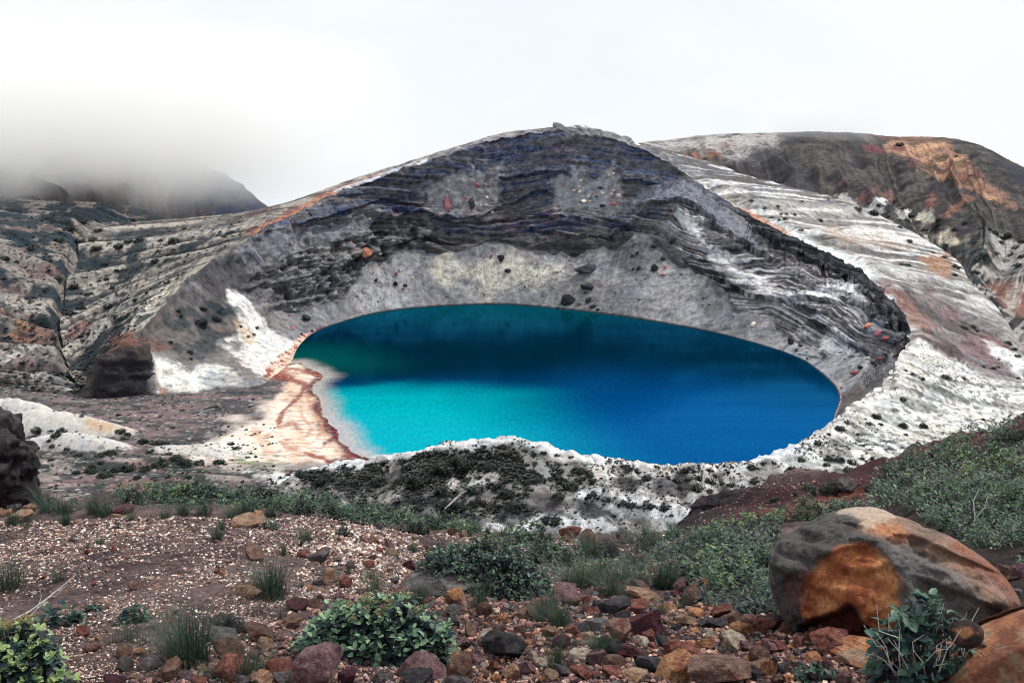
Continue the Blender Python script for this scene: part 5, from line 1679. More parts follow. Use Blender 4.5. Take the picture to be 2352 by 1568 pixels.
gravel('gravel', [(960, 1225), (1400, 1240), (1600, 1230), (1760, 1210), (1740, 1260), (1560, 1340), (1320, 1350), (960, 1330)], 5000, (3, 10), PAL1, 74, 'thin gravel between grass and low plants')
gravel('gravel', [(1580, 1200), (1720, 1135), (1850, 1112), (1990, 1090), (2080, 1050), (2180, 1020), (2000, 1130), (1980, 1170), (1850, 1185), (1690, 1215)], 3500, (1.8, 6), PAL2, 75, 'red cinders lying on the maroon bank')
# ------------------------------------------------------------------ plants
def leaves(base, dirs, ups, length, width, curl, tint, mid=0.5):
    """many leaves at once: 6-point blades, folded along the midrib"""
    n_ = len(base)
    dirs = dirs / (np.linalg.norm(dirs, axis=1, keepdims=True) + 1e-9)
    side = np.cross(dirs, ups)
    side /= np.linalg.norm(side, axis=1, keepdims=True) + 1e-9
    nor = np.cross(side, dirs)
    L_, W_ = length[:, None], width[:, None] * 0.5
    cu = curl[:, None] * L_
    p0 = base
    p1 = base + dirs * L_ * 0.36 + side * W_ * 0.92 + nor * (0.16 * W_ + 0.05 * cu)
    p2 = base + dirs * L_ * 0.36 - side * W_ * 0.92 + nor * (0.16 * W_ + 0.05 * cu)
    p3 = base + dirs * L_ * 0.74 + side * W_ * 0.72 - nor * (0.30 * cu - 0.1 * W_)
    p4 = base + dirs * L_ * 0.74 - side * W_ * 0.72 - nor * (0.30 * cu - 0.1 * W_)
    p5 = base + dirs * L_ - nor * 0.75 * cu
    pm = base + dirs * L_ * 0.5 - nor * (0.12 * W_ + 0.12 * cu)
    V = np.stack([p0, p1, p2, p3, p4, p5, pm], 1).reshape(-1, 3)
    k = (np.arange(n_) * 7)[:, None]
    T = np.concatenate([k + np.array([t_]) for t_ in ([0, 6, 1], [0, 2, 6], [1, 6, 3], [2, 4, 6], [3, 6, 5], [4, 5, 6])])
    return V, T, np.repeat(tint, 7, 0)


def pick(pal, n_, rg, vary=0.25):
    c = np.array([C(*p[:3]) for p in pal])
    w_ = np.array([p[3] for p in pal], float)
    return np.clip(c[rg.choice(len(c), n_, p=w_ / w_.sum())] * rg.uniform(1 - vary, 1 + vary, (n_, 1)), 0.003, 0.7)


def tube(pts, r0, r1, sides=5):
    P = np.array(pts, float)
    m_ = len(P)
    t_ = np.gradient(P, axis=0)
    t_ /= np.linalg.norm(t_, axis=1, keepdims=True) + 1e-9
    a = np.cross(t_, np.array([0.31, 0.77, 0.55]))
    a /= np.linalg.norm(a, axis=1, keepdims=True) + 1e-9
    b = np.cross(t_, a)
    r = np.linspace(r0, r1, m_)[:, None, None]
    th = np.linspace(0, 2 * math.pi, sides, endpoint=False)
    V = P[:, None] + r * (a[:, None] * np.cos(th)[None, :, None] + b[:, None] * np.sin(th)[None, :, None])
    i = np.arange(m_ * sides).reshape(m_, sides)
    F = np.stack([i[:-1], np.roll(i[:-1], -1, 1), np.roll(i[1:], -1, 1), i[1:]], -1).reshape(-1, 4)
    return V.reshape(-1, 3), F


def merge(parts):
    V, F, o = [], [], 0
    for v, f in parts:
        V.append(v)
        F.append(f + o)
        o += len(v)
    return np.concatenate(V), np.concatenate(F)


NEWL, MIDL, OLDL = (150, 188, 140), (84, 132, 114), (56, 88, 94)
BUSH = [(*NEWL, 1.2), (*MIDL, 3), (*OLDL, 4), (62, 72, 84, 3), (44, 60, 70, 2)]
DARK = [(44, 66, 66, 3), (36, 52, 60, 3), (62, 92, 78, 1.5), (90, 120, 86, .5)]
HERB = [(84, 128, 100, 2), (116, 156, 108, 1.4), (58, 96, 88, 3), (44, 70, 74, 2), (98, 88, 78, .3)]
LIME = [(128, 158, 100, 2), (96, 134, 92, 3), (64, 100, 84, 2)]


def bush_mesh(rg, w_, d_, h_, shoots, whorl, L_, ratio=0.6, pal=BUSH, tip=NEWL, tipshare=0.5, flat=0.0, lump=0.18):
    """leaf whorls on shoots that spread through a lumpy dome"""
    bs, ds, us, ln, tn = [], [], [], [], []
    u = rg.normal(size=(shoots, 3))
    u[:, 2] = np.abs(u[:, 2]) * 1.0 - 0.12
    u /= np.linalg.norm(u, axis=1, keepdims=True)
    o = rg.uniform(0, 30)
    rad = (0.62 + 0.38 * rg.random(shoots) ** 0.5) * (1 + lump * fbm(u[:, 0] * 1.6 + o, u[:, 1] * 1.6, u[:, 2] * 1.6, 7, 3))
    S = np.array([w_ / 2, d_ / 2, h_])
    tipp = u * rad[:, None] * S
    tipp[:, 2] = np.maximum(tipp[:, 2], 0.02 * h_)
    ax = u / np.array([1, 1, 0.7])
    ax = ax / np.linalg.norm(ax, axis=1, keepdims=True)
    ax = ax * 0.55 + np.array([0, 0, 0.75]) + rg.normal(size=ax.shape) * 0.22
    ax /= np.linalg.norm(ax, axis=1, keepdims=True)
    a = np.cross(ax, [0.3, 0.9, 0.1])
    a /= np.linalg.norm(a, axis=1, keepdims=True)
    b = np.cross(ax, a)
    for k in range(whorl):
        lev = k // 3
        th = rg.uniform(0, 6.28, shoots) + k * 2.1
        out_ = a * np.cos(th)[:, None] + b * np.sin(th)[:, None]
        lift = 0.9 - 0.42 * lev + rg.uniform(-.15, .2, shoots)
        dr = out_ + ax * lift[:, None] - np.array([0, 0, 0.12 * lev])
        bs.append(tipp - ax * (lev * 0.55 * L_)[..., None] if np.ndim(lev) else tipp - ax * lev * 0.55 * L_)
        ds.append(dr)
        us.append(ax + out_ * -0.3 + rg.normal(size=ax.shape) * 0.15)
        ln.append(L_ * rg.uniform(0.65, 1.2, shoots) * (0.75 if lev == 0 else 1.0))
        c = pick(pal, shoots, rg)
        if lev == 0:
            q = (rg.random(shoots) < tipshare)[:, None]
            c = np.where(q, pick([(*tip, 1)], shoots, rg, 0.3), c)
        tn.append(c)
    ln = np.concatenate(ln)
    return leaves(np.concatenate(bs), np.concatenate(ds), np.concatenate(us), ln, ln * ratio * rg.uniform(0.85, 1.15, len(ln)), rg.uniform(0.0, 0.5, len(ln)), np.concatenate(tn)), tipp


def stems_mesh(rg, tips, h_, r):
    parts = []
    for t_ in tips:
        root = np.array([t_[0] * 0.12, t_[1] * 0.12, -0.02 * h_])
        m1 = root + (t_ - root) * 0.5 + np.array([0, 0, 0.12 * h_]) + rg.normal(size=3) * 0.03 * h_
        parts.append(tube([root, (root + m1) / 2 + rg.normal(size=3) * 0.015 * h_, m1, (m1 + t_) / 2 + rg.normal(size=3) * 0.015 * h_, t_], r, r * 0.35, 4))
    return merge(parts)


def make_bush(name, rg, w_, d_, h_, shoots, whorl, L_, n_stems=14, flowers=0, twigs=0, **kw):
    (V, T, c), tips = bush_mesh(rg, w_, d_, h_, shoots, whorl, L_, **kw)
    root = link(bpy.data.objects.new(name, None))
    root.empty_display_size = 0.05
    me = raw_mesh('foliage', V, T, c, True)
    me.materials.append(M['leaf'])
    link(bpy.data.objects.new('foliage', me), root)
    sv, sf = stems_mesh(rg, tips[rg.choice(len(tips), min(n_stems, len(tips)), False)], h_, 0.012 * h_ + 0.0015)
    ms = raw_mesh('stems', sv, sf, None, True)
    ms.materials.append(M['wood'])
    link(bpy.data.objects.new('stems', ms), root)
    if flowers:
        # flat heads of tiny buds on the highest shoots
        tp = tips[np.argsort(-tips[:, 2])[:flowers * 3]]
        tp = tp[rg.choice(len(tp), flowers, False)]
        Vv, Ff, cc_ = [], [], []
        v0, f0 = ICO[1]
        k = 0
        for t_ in tp:
            for _ in range(16):
                p = t_ + np.array([rg.normal() * L_ * 0.22, rg.normal() * L_ * 0.22, L_ * 0.5 + rg.normal() * L_ * 0.06])
                Vv.append(v0 * L_ * 0.085 + p)
                Ff.append(f0 + k)
                k += 12
        mf = raw_mesh('flower_heads', np.concatenate(Vv), np.concatenate(Ff), np.repeat(pick([(176, 160, 104, 2), (190, 150, 110, 1)], len(Vv), rg), 12, 0), True)
        mf.materials.append(M['leaf'])
        link(bpy.data.objects.new('flower_heads', mf), root)['kind'] = 'stuff'
    if twigs:
        parts = []
        for _ in range(twigs):
            a = rg.uniform(0, 6.28)
            p = np.array([math.cos(a) * w_ * 0.1, math.sin(a) * d_ * 0.1 - 0.02, 0.0])
            e = np.array([math.cos(a) * w_ * rg.uniform(0.35, 0.7), math.sin(a) * d_ * rg.uniform(0.2, 0.6) - 0.05, h_ * rg.uniform(0.5, 1.15)])
            pts = [p + (e - p) * q + rg.normal(size=3) * 0.035 * w_ * (q > 0) for q in np.linspace(0, 1, 6)]
            parts.append(tube(pts, 0.0028, 0.0008, 4))
            m_ = pts[3]
            parts.append(tube([m_, m_ + (e - p) * 0.25 + rg.normal(size=3) * 0.06 * w_], 0.0014, 0.0005, 4))
        tv, tf = merge(parts)
        mt = raw_mesh('bare_twigs', tv, tf, None, True)
        mt.materials.append(M['pale_wood'])
        link(bpy.data.objects.new('bare_twigs', mt), root)
    return root


def copy_tree(o):
    c = o.copy()
    COL.objects.link(c)
    for ch in list(o.children):
        q = ch.copy()
        COL.objects.link(q)
        q.parent = c
    return c


def plant(o, px, py, scale=1.0, turn=0.0, squash=None, sink=0.01):
    p = foot(px, py)
    o.location = (p[0], p[1], p[2] - sink)
    o.rotation_euler = (0, 0, turn)
    o.scale = squash if squash is not None else (scale,) * 3
    return o


rg = np.random.default_rng(77)


def sz(px, py, n_):
    return span(n_, foot(px, py))


# the four shrubs that stand out
w_ = sz(860, 1520, 400)
o = plant(make_bush('shrub', rg, w_, w_ * 0.62, w_ * 0.40, 820, 9, w_ * 0.060, 40, 26, pal=BUSH, tipshare=0.75, ratio=0.66), 860, 1508)
tag(o, 'broad-leaved round shrub with pale green tips, low centre of the ridge', 'shrub')
w_ = sz(1130, 1390, 352)
o = plant(make_bush('shrub', rg, w_, w_ * 0.75, w_ * 0.46, 1500, 9, w_ * 0.036, 50, 12, pal=[(*MIDL, 2), (*OLDL, 4), (50, 60, 74, 4), (38, 50, 62, 3)], tip=(116, 154, 116), tipshare=0.6), 1112, 1362)
tag(o, 'large dark bushy shrub behind the long grey slab', 'shrub')
w_ = sz(60, 1560, 270)
o = plant(make_bush('shrub', rg, w_, w_ * 0.8, w_ * 0.62, 480, 9, w_ * 0.092, 30, 10, pal=BUSH, tip=(166, 192, 118), tipshare=0.8, ratio=0.62), 30, 1590)
tag(o, 'leaf shrub with yellow-green tips filling the lower left corner', 'shrub')
w_ = sz(2110, 1540, 240)
o = plant(make_bush('shrub', rg, w_, w_ * 0.6, w_ * 0.78, 110, 7, w_ * 0.15, 26, 0, 22, pal=[(*MIDL, 3), (*OLDL, 3), (56, 72, 78, 2)], tip=(104, 146, 112), tipshare=0.7, ratio=0.55), 2110, 1552)
tag(o, 'straggly shrub with bare pale twigs in front of the big boulder', 'shrub')
o = plant(make_bush('shrub', rg, w_ * 0.55, w_ * 0.4, w_ * 0.3, 60, 7, w_ * 0.13, 12, 0, 6, pal=[(*MIDL, 3), (*OLDL, 2)], tip=(120, 156, 112), tipshare=0.7, ratio=0.55), 2240, 1420)
tag(o, 'small bright shrub between the big boulder and the corner slab', 'shrub')
for px_, py_, n_, lb in [(309, 1420, 75, 'small dark-leaved plant on gravel left of the tall grass clump'), (135, 1432, 100, 'low dark-leaved plant behind the corner leaf shrub'), (757, 1328, 50, 'little dark plant beside the tan stone on gravel'),
                         (1870, 1560, 90, 'small bright sprout on red soil at the bottom edge'), (1745, 1412, 85, 'dense low shrub at the left foot of the big boulder'), (215, 1405, 50, 'thin reddish-stemmed plant on gravel near dead twigs')]:
    w_ = sz(px_, py_, n_)
    o = plant(make_bush('shrub', rg, w_, w_ * 0.8, w_ * 0.5, 34, 6, w_ * 0.24, 8, pal=[(*MIDL, 2), (*OLDL, 4), (52, 60, 72, 3)], tip=(80, 120, 100), tipshare=0.4, ratio=0.6), px_, py_)
    tag(o, lb, 'shrub')
# needle-leaved cushions
for px_, py_, n_, hr, lb, rt in [(1396, 1285, 80, 0.75, 'dark dwarf pine on the brow beside a grey stone', 0.09), (527, 1448, 90, 0.6, 'dark needle-leaved cushion right of the tall grass clump', 0.12)]:
    w_ = sz(px_, py_, n_)
    (V, T, c), tips = bush_mesh(rg, w_, w_ * 0.8, w_ * hr, 260, 12, w_ * 0.14, ratio=rt, pal=[(40, 52, 60, 3), (30, 44, 52, 3), (58, 74, 78, 1)], tip=(66, 84, 88), tipshare=0.3)
    r_ = link(bpy.data.objects.new('dwarf_pine', None))
    me = raw_mesh('needles', V, T, c, True)
    me.materials.append(M['leaf'])
    link(bpy.data.objects.new('needles', me), r_)
    sv, sf = stems_mesh(rg, tips[:14], w_ * hr, 0.006)
    ms = raw_mesh('stems', sv, sf, None, True)
    ms.materials.append(M['wood'])
    link(bpy.data.objects.new('stems', ms), r_)
    tag(plant(r_, px_, py_), lb, 'shrub')

# ------------------------------------------------------------------ leafy herbs along the brow, on the right-hand bank and round the boulder
HERBS = [make_bush('leafy_plant', rg, 1.0, 0.8, 0.75 + 0.12 * (k % 3), 42 + 8 * k, 6, 0.20 - 0.012 * k, 8, pal=[HERB, LIME, HERB, DARK, HERB, HERB][k], tip=[(116, 148, 96), (150, 172, 104), (104, 140, 100), (84, 112, 84), (128, 150, 92), (120, 152, 110)][k],
                 tipshare=0.45, ratio=[0.5, 0.6, 0.42, 0.55, 0.6, 0.36][k], lump=0.35) for k in range(6)]
fresh = set(range(6))


def herb(px, py, n_, kind, where, tall=1.0):
    src = HERBS[kind]
    o = src if kind in fresh else copy_tree(src)
    fresh.discard(kind)
    s = sz(px, py, n_)
    plant(o, px, py, turn=rg.uniform(0, 6.28), squash=(s, s, s * tall))
    word = ['mid green', 'pale green', 'narrow-leaved', 'dark green', 'yellow-tipped', 'willow-leaved'][kind]
    size = 'big' if n_ > 62 else 'middling' if n_ > 44 else 'small'
    tag(o, f'{size} {word} leafy plant {where}', 'plant', 'leafy plants on the ridge', px)
    return o


for (px_, n_) in [(285, 40), (310, 52), (345, 50), (372, 56), (392, 58), (410, 60), (428, 62), (446, 60), (466, 62), (484, 60), (505, 58), (524, 60), (546, 54), (568, 58), (592, 58), (615, 60), (640, 58), (662, 60), (684, 56), (706, 54), (728, 56), (748, 52), (770, 54),
                  (790, 52), (812, 50), (834, 52), (856, 50), (880, 52), (905, 50), (928, 48), (950, 50), (972, 50), (996, 48), (1020, 50), (1044, 46), (1066, 44), (1090, 40)]:
    herb(px_, brow_y(px_) + rg.uniform(4, 26), n_ * rg.uniform(0.85, 1.15), int(rg.choice([0, 0, 2, 3, 4, 1, 3])), 'on the left half of the brow' if px_ < 620 else 'on the middle of the brow', rg.uniform(0.8, 1.2))
for (px_, py_, n_, k_) in [(580, 1172, 50, 0), (625, 1185, 46, 3), (700, 1180, 60, 3), (760, 1188, 56, 3), (800, 1200, 50, 2), (830, 1205, 46, 0), (620, 1215, 40, 0), (790, 1230, 44, 3), (870, 1200, 40, 3), (165, 1175, 40, 2), (110, 1170, 34, 3), (240, 1178, 36, 0)]:
    herb(px_, py_, n_, k_, 'just inside the brow on gravel')
for (px_, py_, n_, k_) in [(1180, 1250, 70, 0), (1215, 1248, 76, 4), (1250, 1262, 70, 3), (1275, 1285, 66, 0), (1300, 1300, 60, 3), (1235, 1290, 70, 3), (1330, 1285, 50, 0), (1440, 1245, 40, 5), (1475, 1240, 44, 5), (1510, 1250, 40, 2), (1545, 1238, 44, 0),
                           (1390, 1310, 50, 0), (1350, 1330, 56, 1), (1530, 1290, 60, 2), (1570, 1275, 56, 0), (1600, 1250, 52, 0), (1640, 1235, 54, 1), (1680, 1225, 54, 1), (1720, 1215, 56, 1), (1755, 1205, 50, 0), (1780, 1200, 46, 1), (1800, 1195, 46, 0)]:
    herb(px_, py_, n_, k_, 'left of the boulder below the brow' if px_ > 1500 else 'around the dark dwarf pine')
for _ in range(44):
    px_ = rg.uniform(1590, 1775)
    py_ = rg.uniform(1245, 1400) if px_ > 1680 else rg.uniform(1250, 1370)
    herb(px_, py_, rg.uniform(46, 84), int(rg.choice([0, 0, 1, 3, 3, 5, 5])), 'in the thicket left of the boulder', rg.uniform(0.7, 1.1))
BANK = [(1830, 1195), (1900, 1170), (1990, 1165), (2000, 1110), (2080, 1065), (2200, 1020), (2352, 985), (2400, 990), (2400, 1330), (2300, 1290), (2200, 1230), (2060, 1165)]
xs, ys = [p[0] for p in BANK], [p[1] for p in BANK]
got = 0
while got < 120:
    px_, py_ = rg.uniform(min(xs), max(xs)), rg.uniform(min(ys), max(ys))
    if not inside(np.array([px_]), np.array([py_]), BANK)[0]:
        continue
    k_ = int(rg.choice([0, 0, 4, 3, 5, 2, 2]))
    if px_ > 2200 and 1030 < py_ < 1130 and rg.random() < 0.7:
        k_ = 1
    wh_ = 'behind the big boulder' if py_ > 1150 and px_ < 2250 else 'high on the right bank' if py_ < 1085 else 'on the right bank'
    herb(px_, py_, rg.uniform(34, 60) * (0.7 + 0.5 * (py_ - 1000) / 300), k_, wh_, rg.uniform(0.8, 1.3))
    got += 1
for px_, py_, n_, lb in [(1858, 1130, 44, 'dense dark cushion shrub on the maroon bank, the left one of a pair'), (1908, 1128, 58, 'dense dark cushion shrub on the maroon bank, the larger of a pair'), (2002, 1124, 36, 'small dark cushion shrub on the bank right of the grey slab'),
                         (2340, 1012, 60, 'dark cushion shrub on the bank at the right edge'), (1780, 1150, 26, 'tiny dark shrub on the maroon bank above the orange patch'), (1795, 1172, 30, 'little dark shrub low on the maroon bank'), (1826, 1136, 20, 'smallest shrub on the maroon bank, beside the cushion pair'),
                         (2290, 1020, 40, 'dark low shrub near the top of the right bank')]:
    w_ = sz(px_, py_, n_)
    o = plant(make_bush('cushion_shrub', rg, w_, w_ * 0.7, w_ * 0.55, 170, 7, w_ * 0.085, 8, pal=[(44, 74, 72, 3), (36, 58, 62, 3), (70, 104, 86, 1)], tip=(84, 120, 96), tipshare=0.4), px_, py_)
    tag(o, lb, 'shrub')

# dense low greenery that fills between them
def undergrowth(name, poly, count, L_, pal, seed, label, hmax):
    r_ = np.random.default_rng(seed)
    xs, ys = [p[0] for p in poly], [p[1] for p in poly]
    a, b = r_.uniform(min(xs), max(xs), count * 4), r_.uniform(min(ys), max(ys), count * 4)
    k_ = np.nonzero(inside(a, b, poly))[0][:count]
    a, b = a[k_], b[k_]
    g_ = on_ground(a, b)
    k2 = fbm(g_[:, 0] * 1.8, g_[:, 1] * 1.8, 0, seed, 4) + r_.uniform(-.4, .4, len(a)) > -0.2
    g_ = g_[k2]
    n_ = len(g_)
    f0 = (g_ - EYE) @ FW
    s = f0 / FPX
    th = r_.uniform(0, 6.28, n_)
    d = np.stack([np.cos(th), np.sin(th), r_.uniform(-0.1, 0.9, n_)], 1)
    g_ = g_ + np.array([0, 0, 1.0]) * (r_.random(n_) ** 1.5 * hmax * s)[:, None]
    ln = r_.uniform(0.6, 1.3, n_) * L_ * s
    V, T, c = leaves(g_, d, np.tile(np.array([[0, 0, 1.0]]), (n_, 1)) + r_.normal(size=(n_, 3)) * 0.3, ln, ln * r_.uniform(0.3, 0.6, n_), r_.uniform(0, .5, n_), pick(pal, n_, r_, 0.35))
    me = raw_mesh(name, V, T, c, True)
    me.materials.append(M['leaf'])
    o = link(bpy.data.objects.new(name, me))
    o['kind'] = 'stuff'
    o['label'] = label


undergrowth('undergrowth', BANK, 14000, 11, [*HERB, (96, 76, 70, 1.5)], 501, 'low tangled greenery covering the right bank', 30)
undergrowth('undergrowth', [(1560, 1240), (1790, 1200), (1790, 1420), (1700, 1420), (1600, 1390), (1540, 1300)], 6000, 14, DARK, 502, 'low dark greenery left of the big boulder', 30)
undergrowth('undergrowth', [(1150, 1235), (1400, 1300), (1560, 1235), (1560, 1330), (1400, 1345), (1280, 1330)], 3500, 10, HERB, 503, 'low greenery below the middle of the brow', 18)
undergrowth('undergrowth', [(260, 1140), (600, 1142), (960, 1200), (1100, 1222), (1100, 1240), (900, 1215), (620, 1175), (260, 1165)], 5000, 9, HERB, 504, 'low greenery along the left brow', 26)


# ------------------------------------------------------------------ grass
def grass_mesh(r_, n_, spread, h_, lean=0.5, wid=0.006, pal=None):
    pal = pal or [(70, 108, 88, 3), (50, 88, 82, 3), (112, 130, 92, 1.2), (136, 118, 98, .9)]
    th = r_.uniform(0, 6.28, n_)
    q = r_.random(n_) ** 0.7
    b = np.stack([np.cos(th) * q * spread, np.sin(th) * q * spread, np.zeros(n_) - 0.01], 1)
    d = np.stack([np.cos(th), np.sin(th), np.zeros(n_)], 1) + r_.normal(size=(n_, 3)) * 0.5
    d[:, 2] = 0
    H_ = h_ * r_.uniform(0.45, 1.1, n_)
    le = lean * r_.uniform(0.1, 1.1, n_)
    side = np.cross(d, [0, 0, 1.0])
    side /= np.linalg.norm(side, axis=1, keepdims=True) + 1e-9
    rows = []
    for t_, w__ in ((0, 1), (0.35, 0.9), (0.7, 0.6), (1.0, 0.08)):
        c_ = b + np.array([0, 0, 1.0]) * (H_ * (t_ - 0.28 * le * t_ * t_))[:, None] + d * (H_ * le * t_ * t_)[:, None]
        rows += [c_ + side * wid * w__ * 0.5, c_ - side * wid * w__ * 0.5]
    V = np.stack(rows, 1).reshape(-1, 3)
    k = (np.arange(n_) * 8)[:, None]
    F = np.concatenate([k + np.array([[0, 1, 3, 2]]), k + np.array([[2, 3, 5, 4]]), k + np.array([[4, 5, 7, 6]])])
    return V, F, np.repeat(pick(pal, n_, r_, 0.3), 8, 0)


TUFTS = []
for k in range(6):
    V, F, c = grass_mesh(rg, [300, 220, 130, 380, 170, 240][k], [0.26, 0.2, 0.15, 0.36, 0.24, 0.4][k], 1.0, [0.65, 0.9, 0.5, 0.9, 1.3, 0.7][k], [0.011, 0.010, 0.012, 0.010, 0.008, 0.012][k],
                         None if k != 4 else [(120, 108, 100, 3), (96, 84, 84, 2), (70, 92, 80, 1)])
    me = raw_mesh('grass_tuft', V, F, c, False)
    me.materials.append(M['grass'])
    TUFTS.append(me)


def tuft(px, py, n_, kind, label=None):
    o = link(bpy.data.objects.new('grass_tuft', TUFTS[kind]))
    s = sz(px, py, n_)
    plant(o, px, py, turn=rg.uniform(0, 6.28), scale=s)
    if label:
        return tag(o, label, 'grass tuft', 'grass tufts on the ridge')
    word = ['thick', 'spreading', 'thin upright', 'wide', 'withered', 'loose'][kind]
    size = 'tall' if n_ > 75 else 'knee-low' if n_ > 45 else 'short'
    return tag(o, f'{size} {word} grass tuft {beside(px, py)}', 'grass tuft', 'grass tufts on the ridge', px)


tuft(440, 1525, 165, 0, 'tall grass clump with seed heads left of the needle cushion')
tuft(405, 1500, 100, 3)
tuft(628, 1372, 110, 0)
tuft(600, 1365, 80, 5)
for a in [(95, 1165, 70, 2), (115, 1175, 60, 5), (140, 1180, 50, 3), (215, 1178, 55, 0), (240, 1185, 52, 5), (150, 1205, 44, 0), (30, 1205, 44, 0), (60, 1212, 36, 5), (500, 1240, 46, 0), (510, 1215, 40, 2), (535, 1190, 44, 5), (560, 1180, 44, 3), (470, 1180, 44, 5), (420, 1182, 44, 3), (380, 1190, 36, 5), (340, 1200, 30, 2),
          (300, 1195, 30, 5), (270, 1215, 26, 2), (135, 1335, 40, 5), (20, 1350, 90, 5), (90, 1272, 34, 4), (200, 1262, 30, 2), (230, 1250, 30, 5), (560, 1560, 90, 1), (580, 1540, 70, 5), (300, 1470, 60, 5), (260, 1480, 50, 4), (330, 1480, 50, 4), (650, 1275, 50, 2), (700, 1240, 46, 5), (690, 1255, 40, 2),
          (850, 1335, 46, 5), (800, 1320, 40, 2), (860, 1360, 54, 3), (910, 1290, 50, 4), (950, 1270, 46, 2), (890, 1310, 40, 4), (970, 1375, 50, 5), (960, 1390, 60, 0), (1105, 1405, 100, 2), (1085, 1400, 60, 4), (860, 1390, 54, 5), (780, 1345, 40, 4), (640, 1420, 60, 4), (600, 1405, 60, 4),
          (1260, 1420, 90, 0), (1285, 1440, 80, 0), (1240, 1430, 60, 1), (1380, 1500, 70, 0), (1365, 1490, 50, 1), (1275, 1535, 110, 2), (1300, 1540, 70, 4), (1380, 1340, 72, 3), (1340, 1345, 66, 3), (1310, 1340, 60, 5), (1420, 1345, 60, 3), (1440, 1330, 56, 5), (1470, 1345, 56, 3), (1510, 1345, 80, 2),
          (1530, 1350, 76, 0), (1545, 1330, 56, 5), (1400, 1365, 56, 3), (1440, 1370, 46, 3), (1580, 1340, 60, 1), (1565, 1400, 56, 2), (1520, 1410, 50, 1), (1545, 1420, 40, 4), (1360, 1290, 70, 0), (1340, 1270, 60, 3), (1480, 1270, 60, 5), (1500, 1260, 50, 2), (1450, 1300, 50, 5), (1610, 1300, 60, 5), (1640, 1350, 60, 0),
          (1120, 1228, 40, 2), (1160, 1235, 44, 5), (1080, 1225, 40, 5), (1040, 1220, 36, 2), (1200, 1232, 36, 2), (990, 1212, 36, 5), (1480, 1232, 40, 2), (1550, 1232, 40, 5), (1420, 1235, 34, 2), (1880, 1200, 40, 5), (1960, 1165, 40, 2), (700, 1560, 50, 4), (480, 1560, 50, 5), (350, 1560, 60, 4), (1900, 1560, 30, 4)]:
    tuft(*a)

# ------------------------------------------------------------------ dead twigs
def twig(pts, y, r, label, name='dead_branch', forks=()):
    P = [at(a, b, y + dy) for a, b, dy in pts]
    r *= 1.0
    parts = [tube([P[0] + (P[1] - P[0]) * 0] + P[1:], r, r * 0.4, 5)]
    for fk in forks:
        parts.append(tube([at(a, b, y + dy) for a, b, dy in fk], r * 0.6, r * 0.25, 4))
    V, F = merge(parts)
    base = np.array(P[0])
    me = raw_mesh(name, V - base, F, None, True)
    me.materials.append(M['pale_wood'])
    o = link(bpy.data.objects.new(name, me))
    o.location = base
    tag(o, label, 'branch')


twig([(28, 1424, 0), (70, 1402, 0.02), (110, 1372, 0.06), (150, 1340, 0.1), (176, 1318, 0.12)], 3.35, 0.0035, 'long bleached twig leaning up from behind the corner leaf shrub', forks=[[(110, 1372, .06), (128, 1368, .05), (145, 1350, .05)]])
twig([(60, 1425, 0), (85, 1398, 0.02), (125, 1360, 0.05), (146, 1348, 0.06)], 3.45, 0.0028, 'shorter bleached twig beside the long one', forks=[[(85, 1398, .02), (95, 1370, .05), (92, 1350, .05)]])
twig([(566, 1424, 0), (590, 1422, 0.0), (612, 1419, 0.01), (634, 1414, 0.02)], 3.72, 0.003, 'pale dead twig lying right of the needle cushion')
twig([(834, 1188, 0), (830, 1160, 0.02), (832, 1135, 0.04), (838, 1122, 0.05)], 7.9, 0.008, 'upright bare grey twig on the brow')
twig([(1022, 1168, 0.0), (1045, 1145, 0.05), (1062, 1130, 0.1), (1072, 1128, 0.12)], 8.2, 0.006, 'forked pale twig leaning right on the brow', forks=[[(1030, 1162, 0), (1056, 1138, .08), (1066, 1132, .1)]])
twig([(2225, 1290, 0), (2228, 1230, 0.0), (2240, 1190, 0.03), (2236, 1150, 0.05), (2250, 1120, 0.07)], 5.6, 0.006, 'tall crooked bare stem on the right bank', forks=[[(2240, 1190, .03), (2262, 1165, .05), (2270, 1130, .05)]])
twig([(2255, 1225, 0), (2300, 1210, 0.02), (2352, 1218, 0.05), (2380, 1210, .05)], 5.4, 0.004, 'dry stalk lying over plants at the right edge', forks=[[(2290, 1212, .02), (2330, 1190, .05), (2370, 1180, .05)], [(2270, 1222, .02), (2320, 1240, .05), (2365, 1236, .05)]])
# ------------------------------------------------------------------ shrubs, stones and walkers out on the crater
class Spot:
    def __init__(self, keys):
        self.P = np.concatenate([SURF[k].reshape(-1, 3) for k in keys])
        self.x, self.y, self.f = sight(self.P)

    def __call__(self, px, py, tol=4.0):
        d = (self.x - px) ** 2 + (self.y - py) ** 2
        k = np.nonzero(d < tol * tol)[0]
        if len(k) == 0:
            return Vector(self.P[int(np.argmin(d))])
        return Vector(self.P[k[np.argmin(self.f[k] + 0.5 * np.sqrt(d[k]))]])


rg = np.random.default_rng(99)
MOUNDS = []
for k in range(6):
    (V, T, c), tips = bush_mesh(rg, 2.0, 1.7, 0.75, 110, 5, 0.30, ratio=0.7, pal=[(40, 58, 60, 3), (30, 44, 50, 4), (56, 78, 70, 2)], tip=(62, 86, 72), tipshare=0.5, lump=0.5)
    me = raw_mesh('mountain_shrub', V, T, c, True)
    me.materials.append(M['leaf'])
    MOUNDS.append(me)


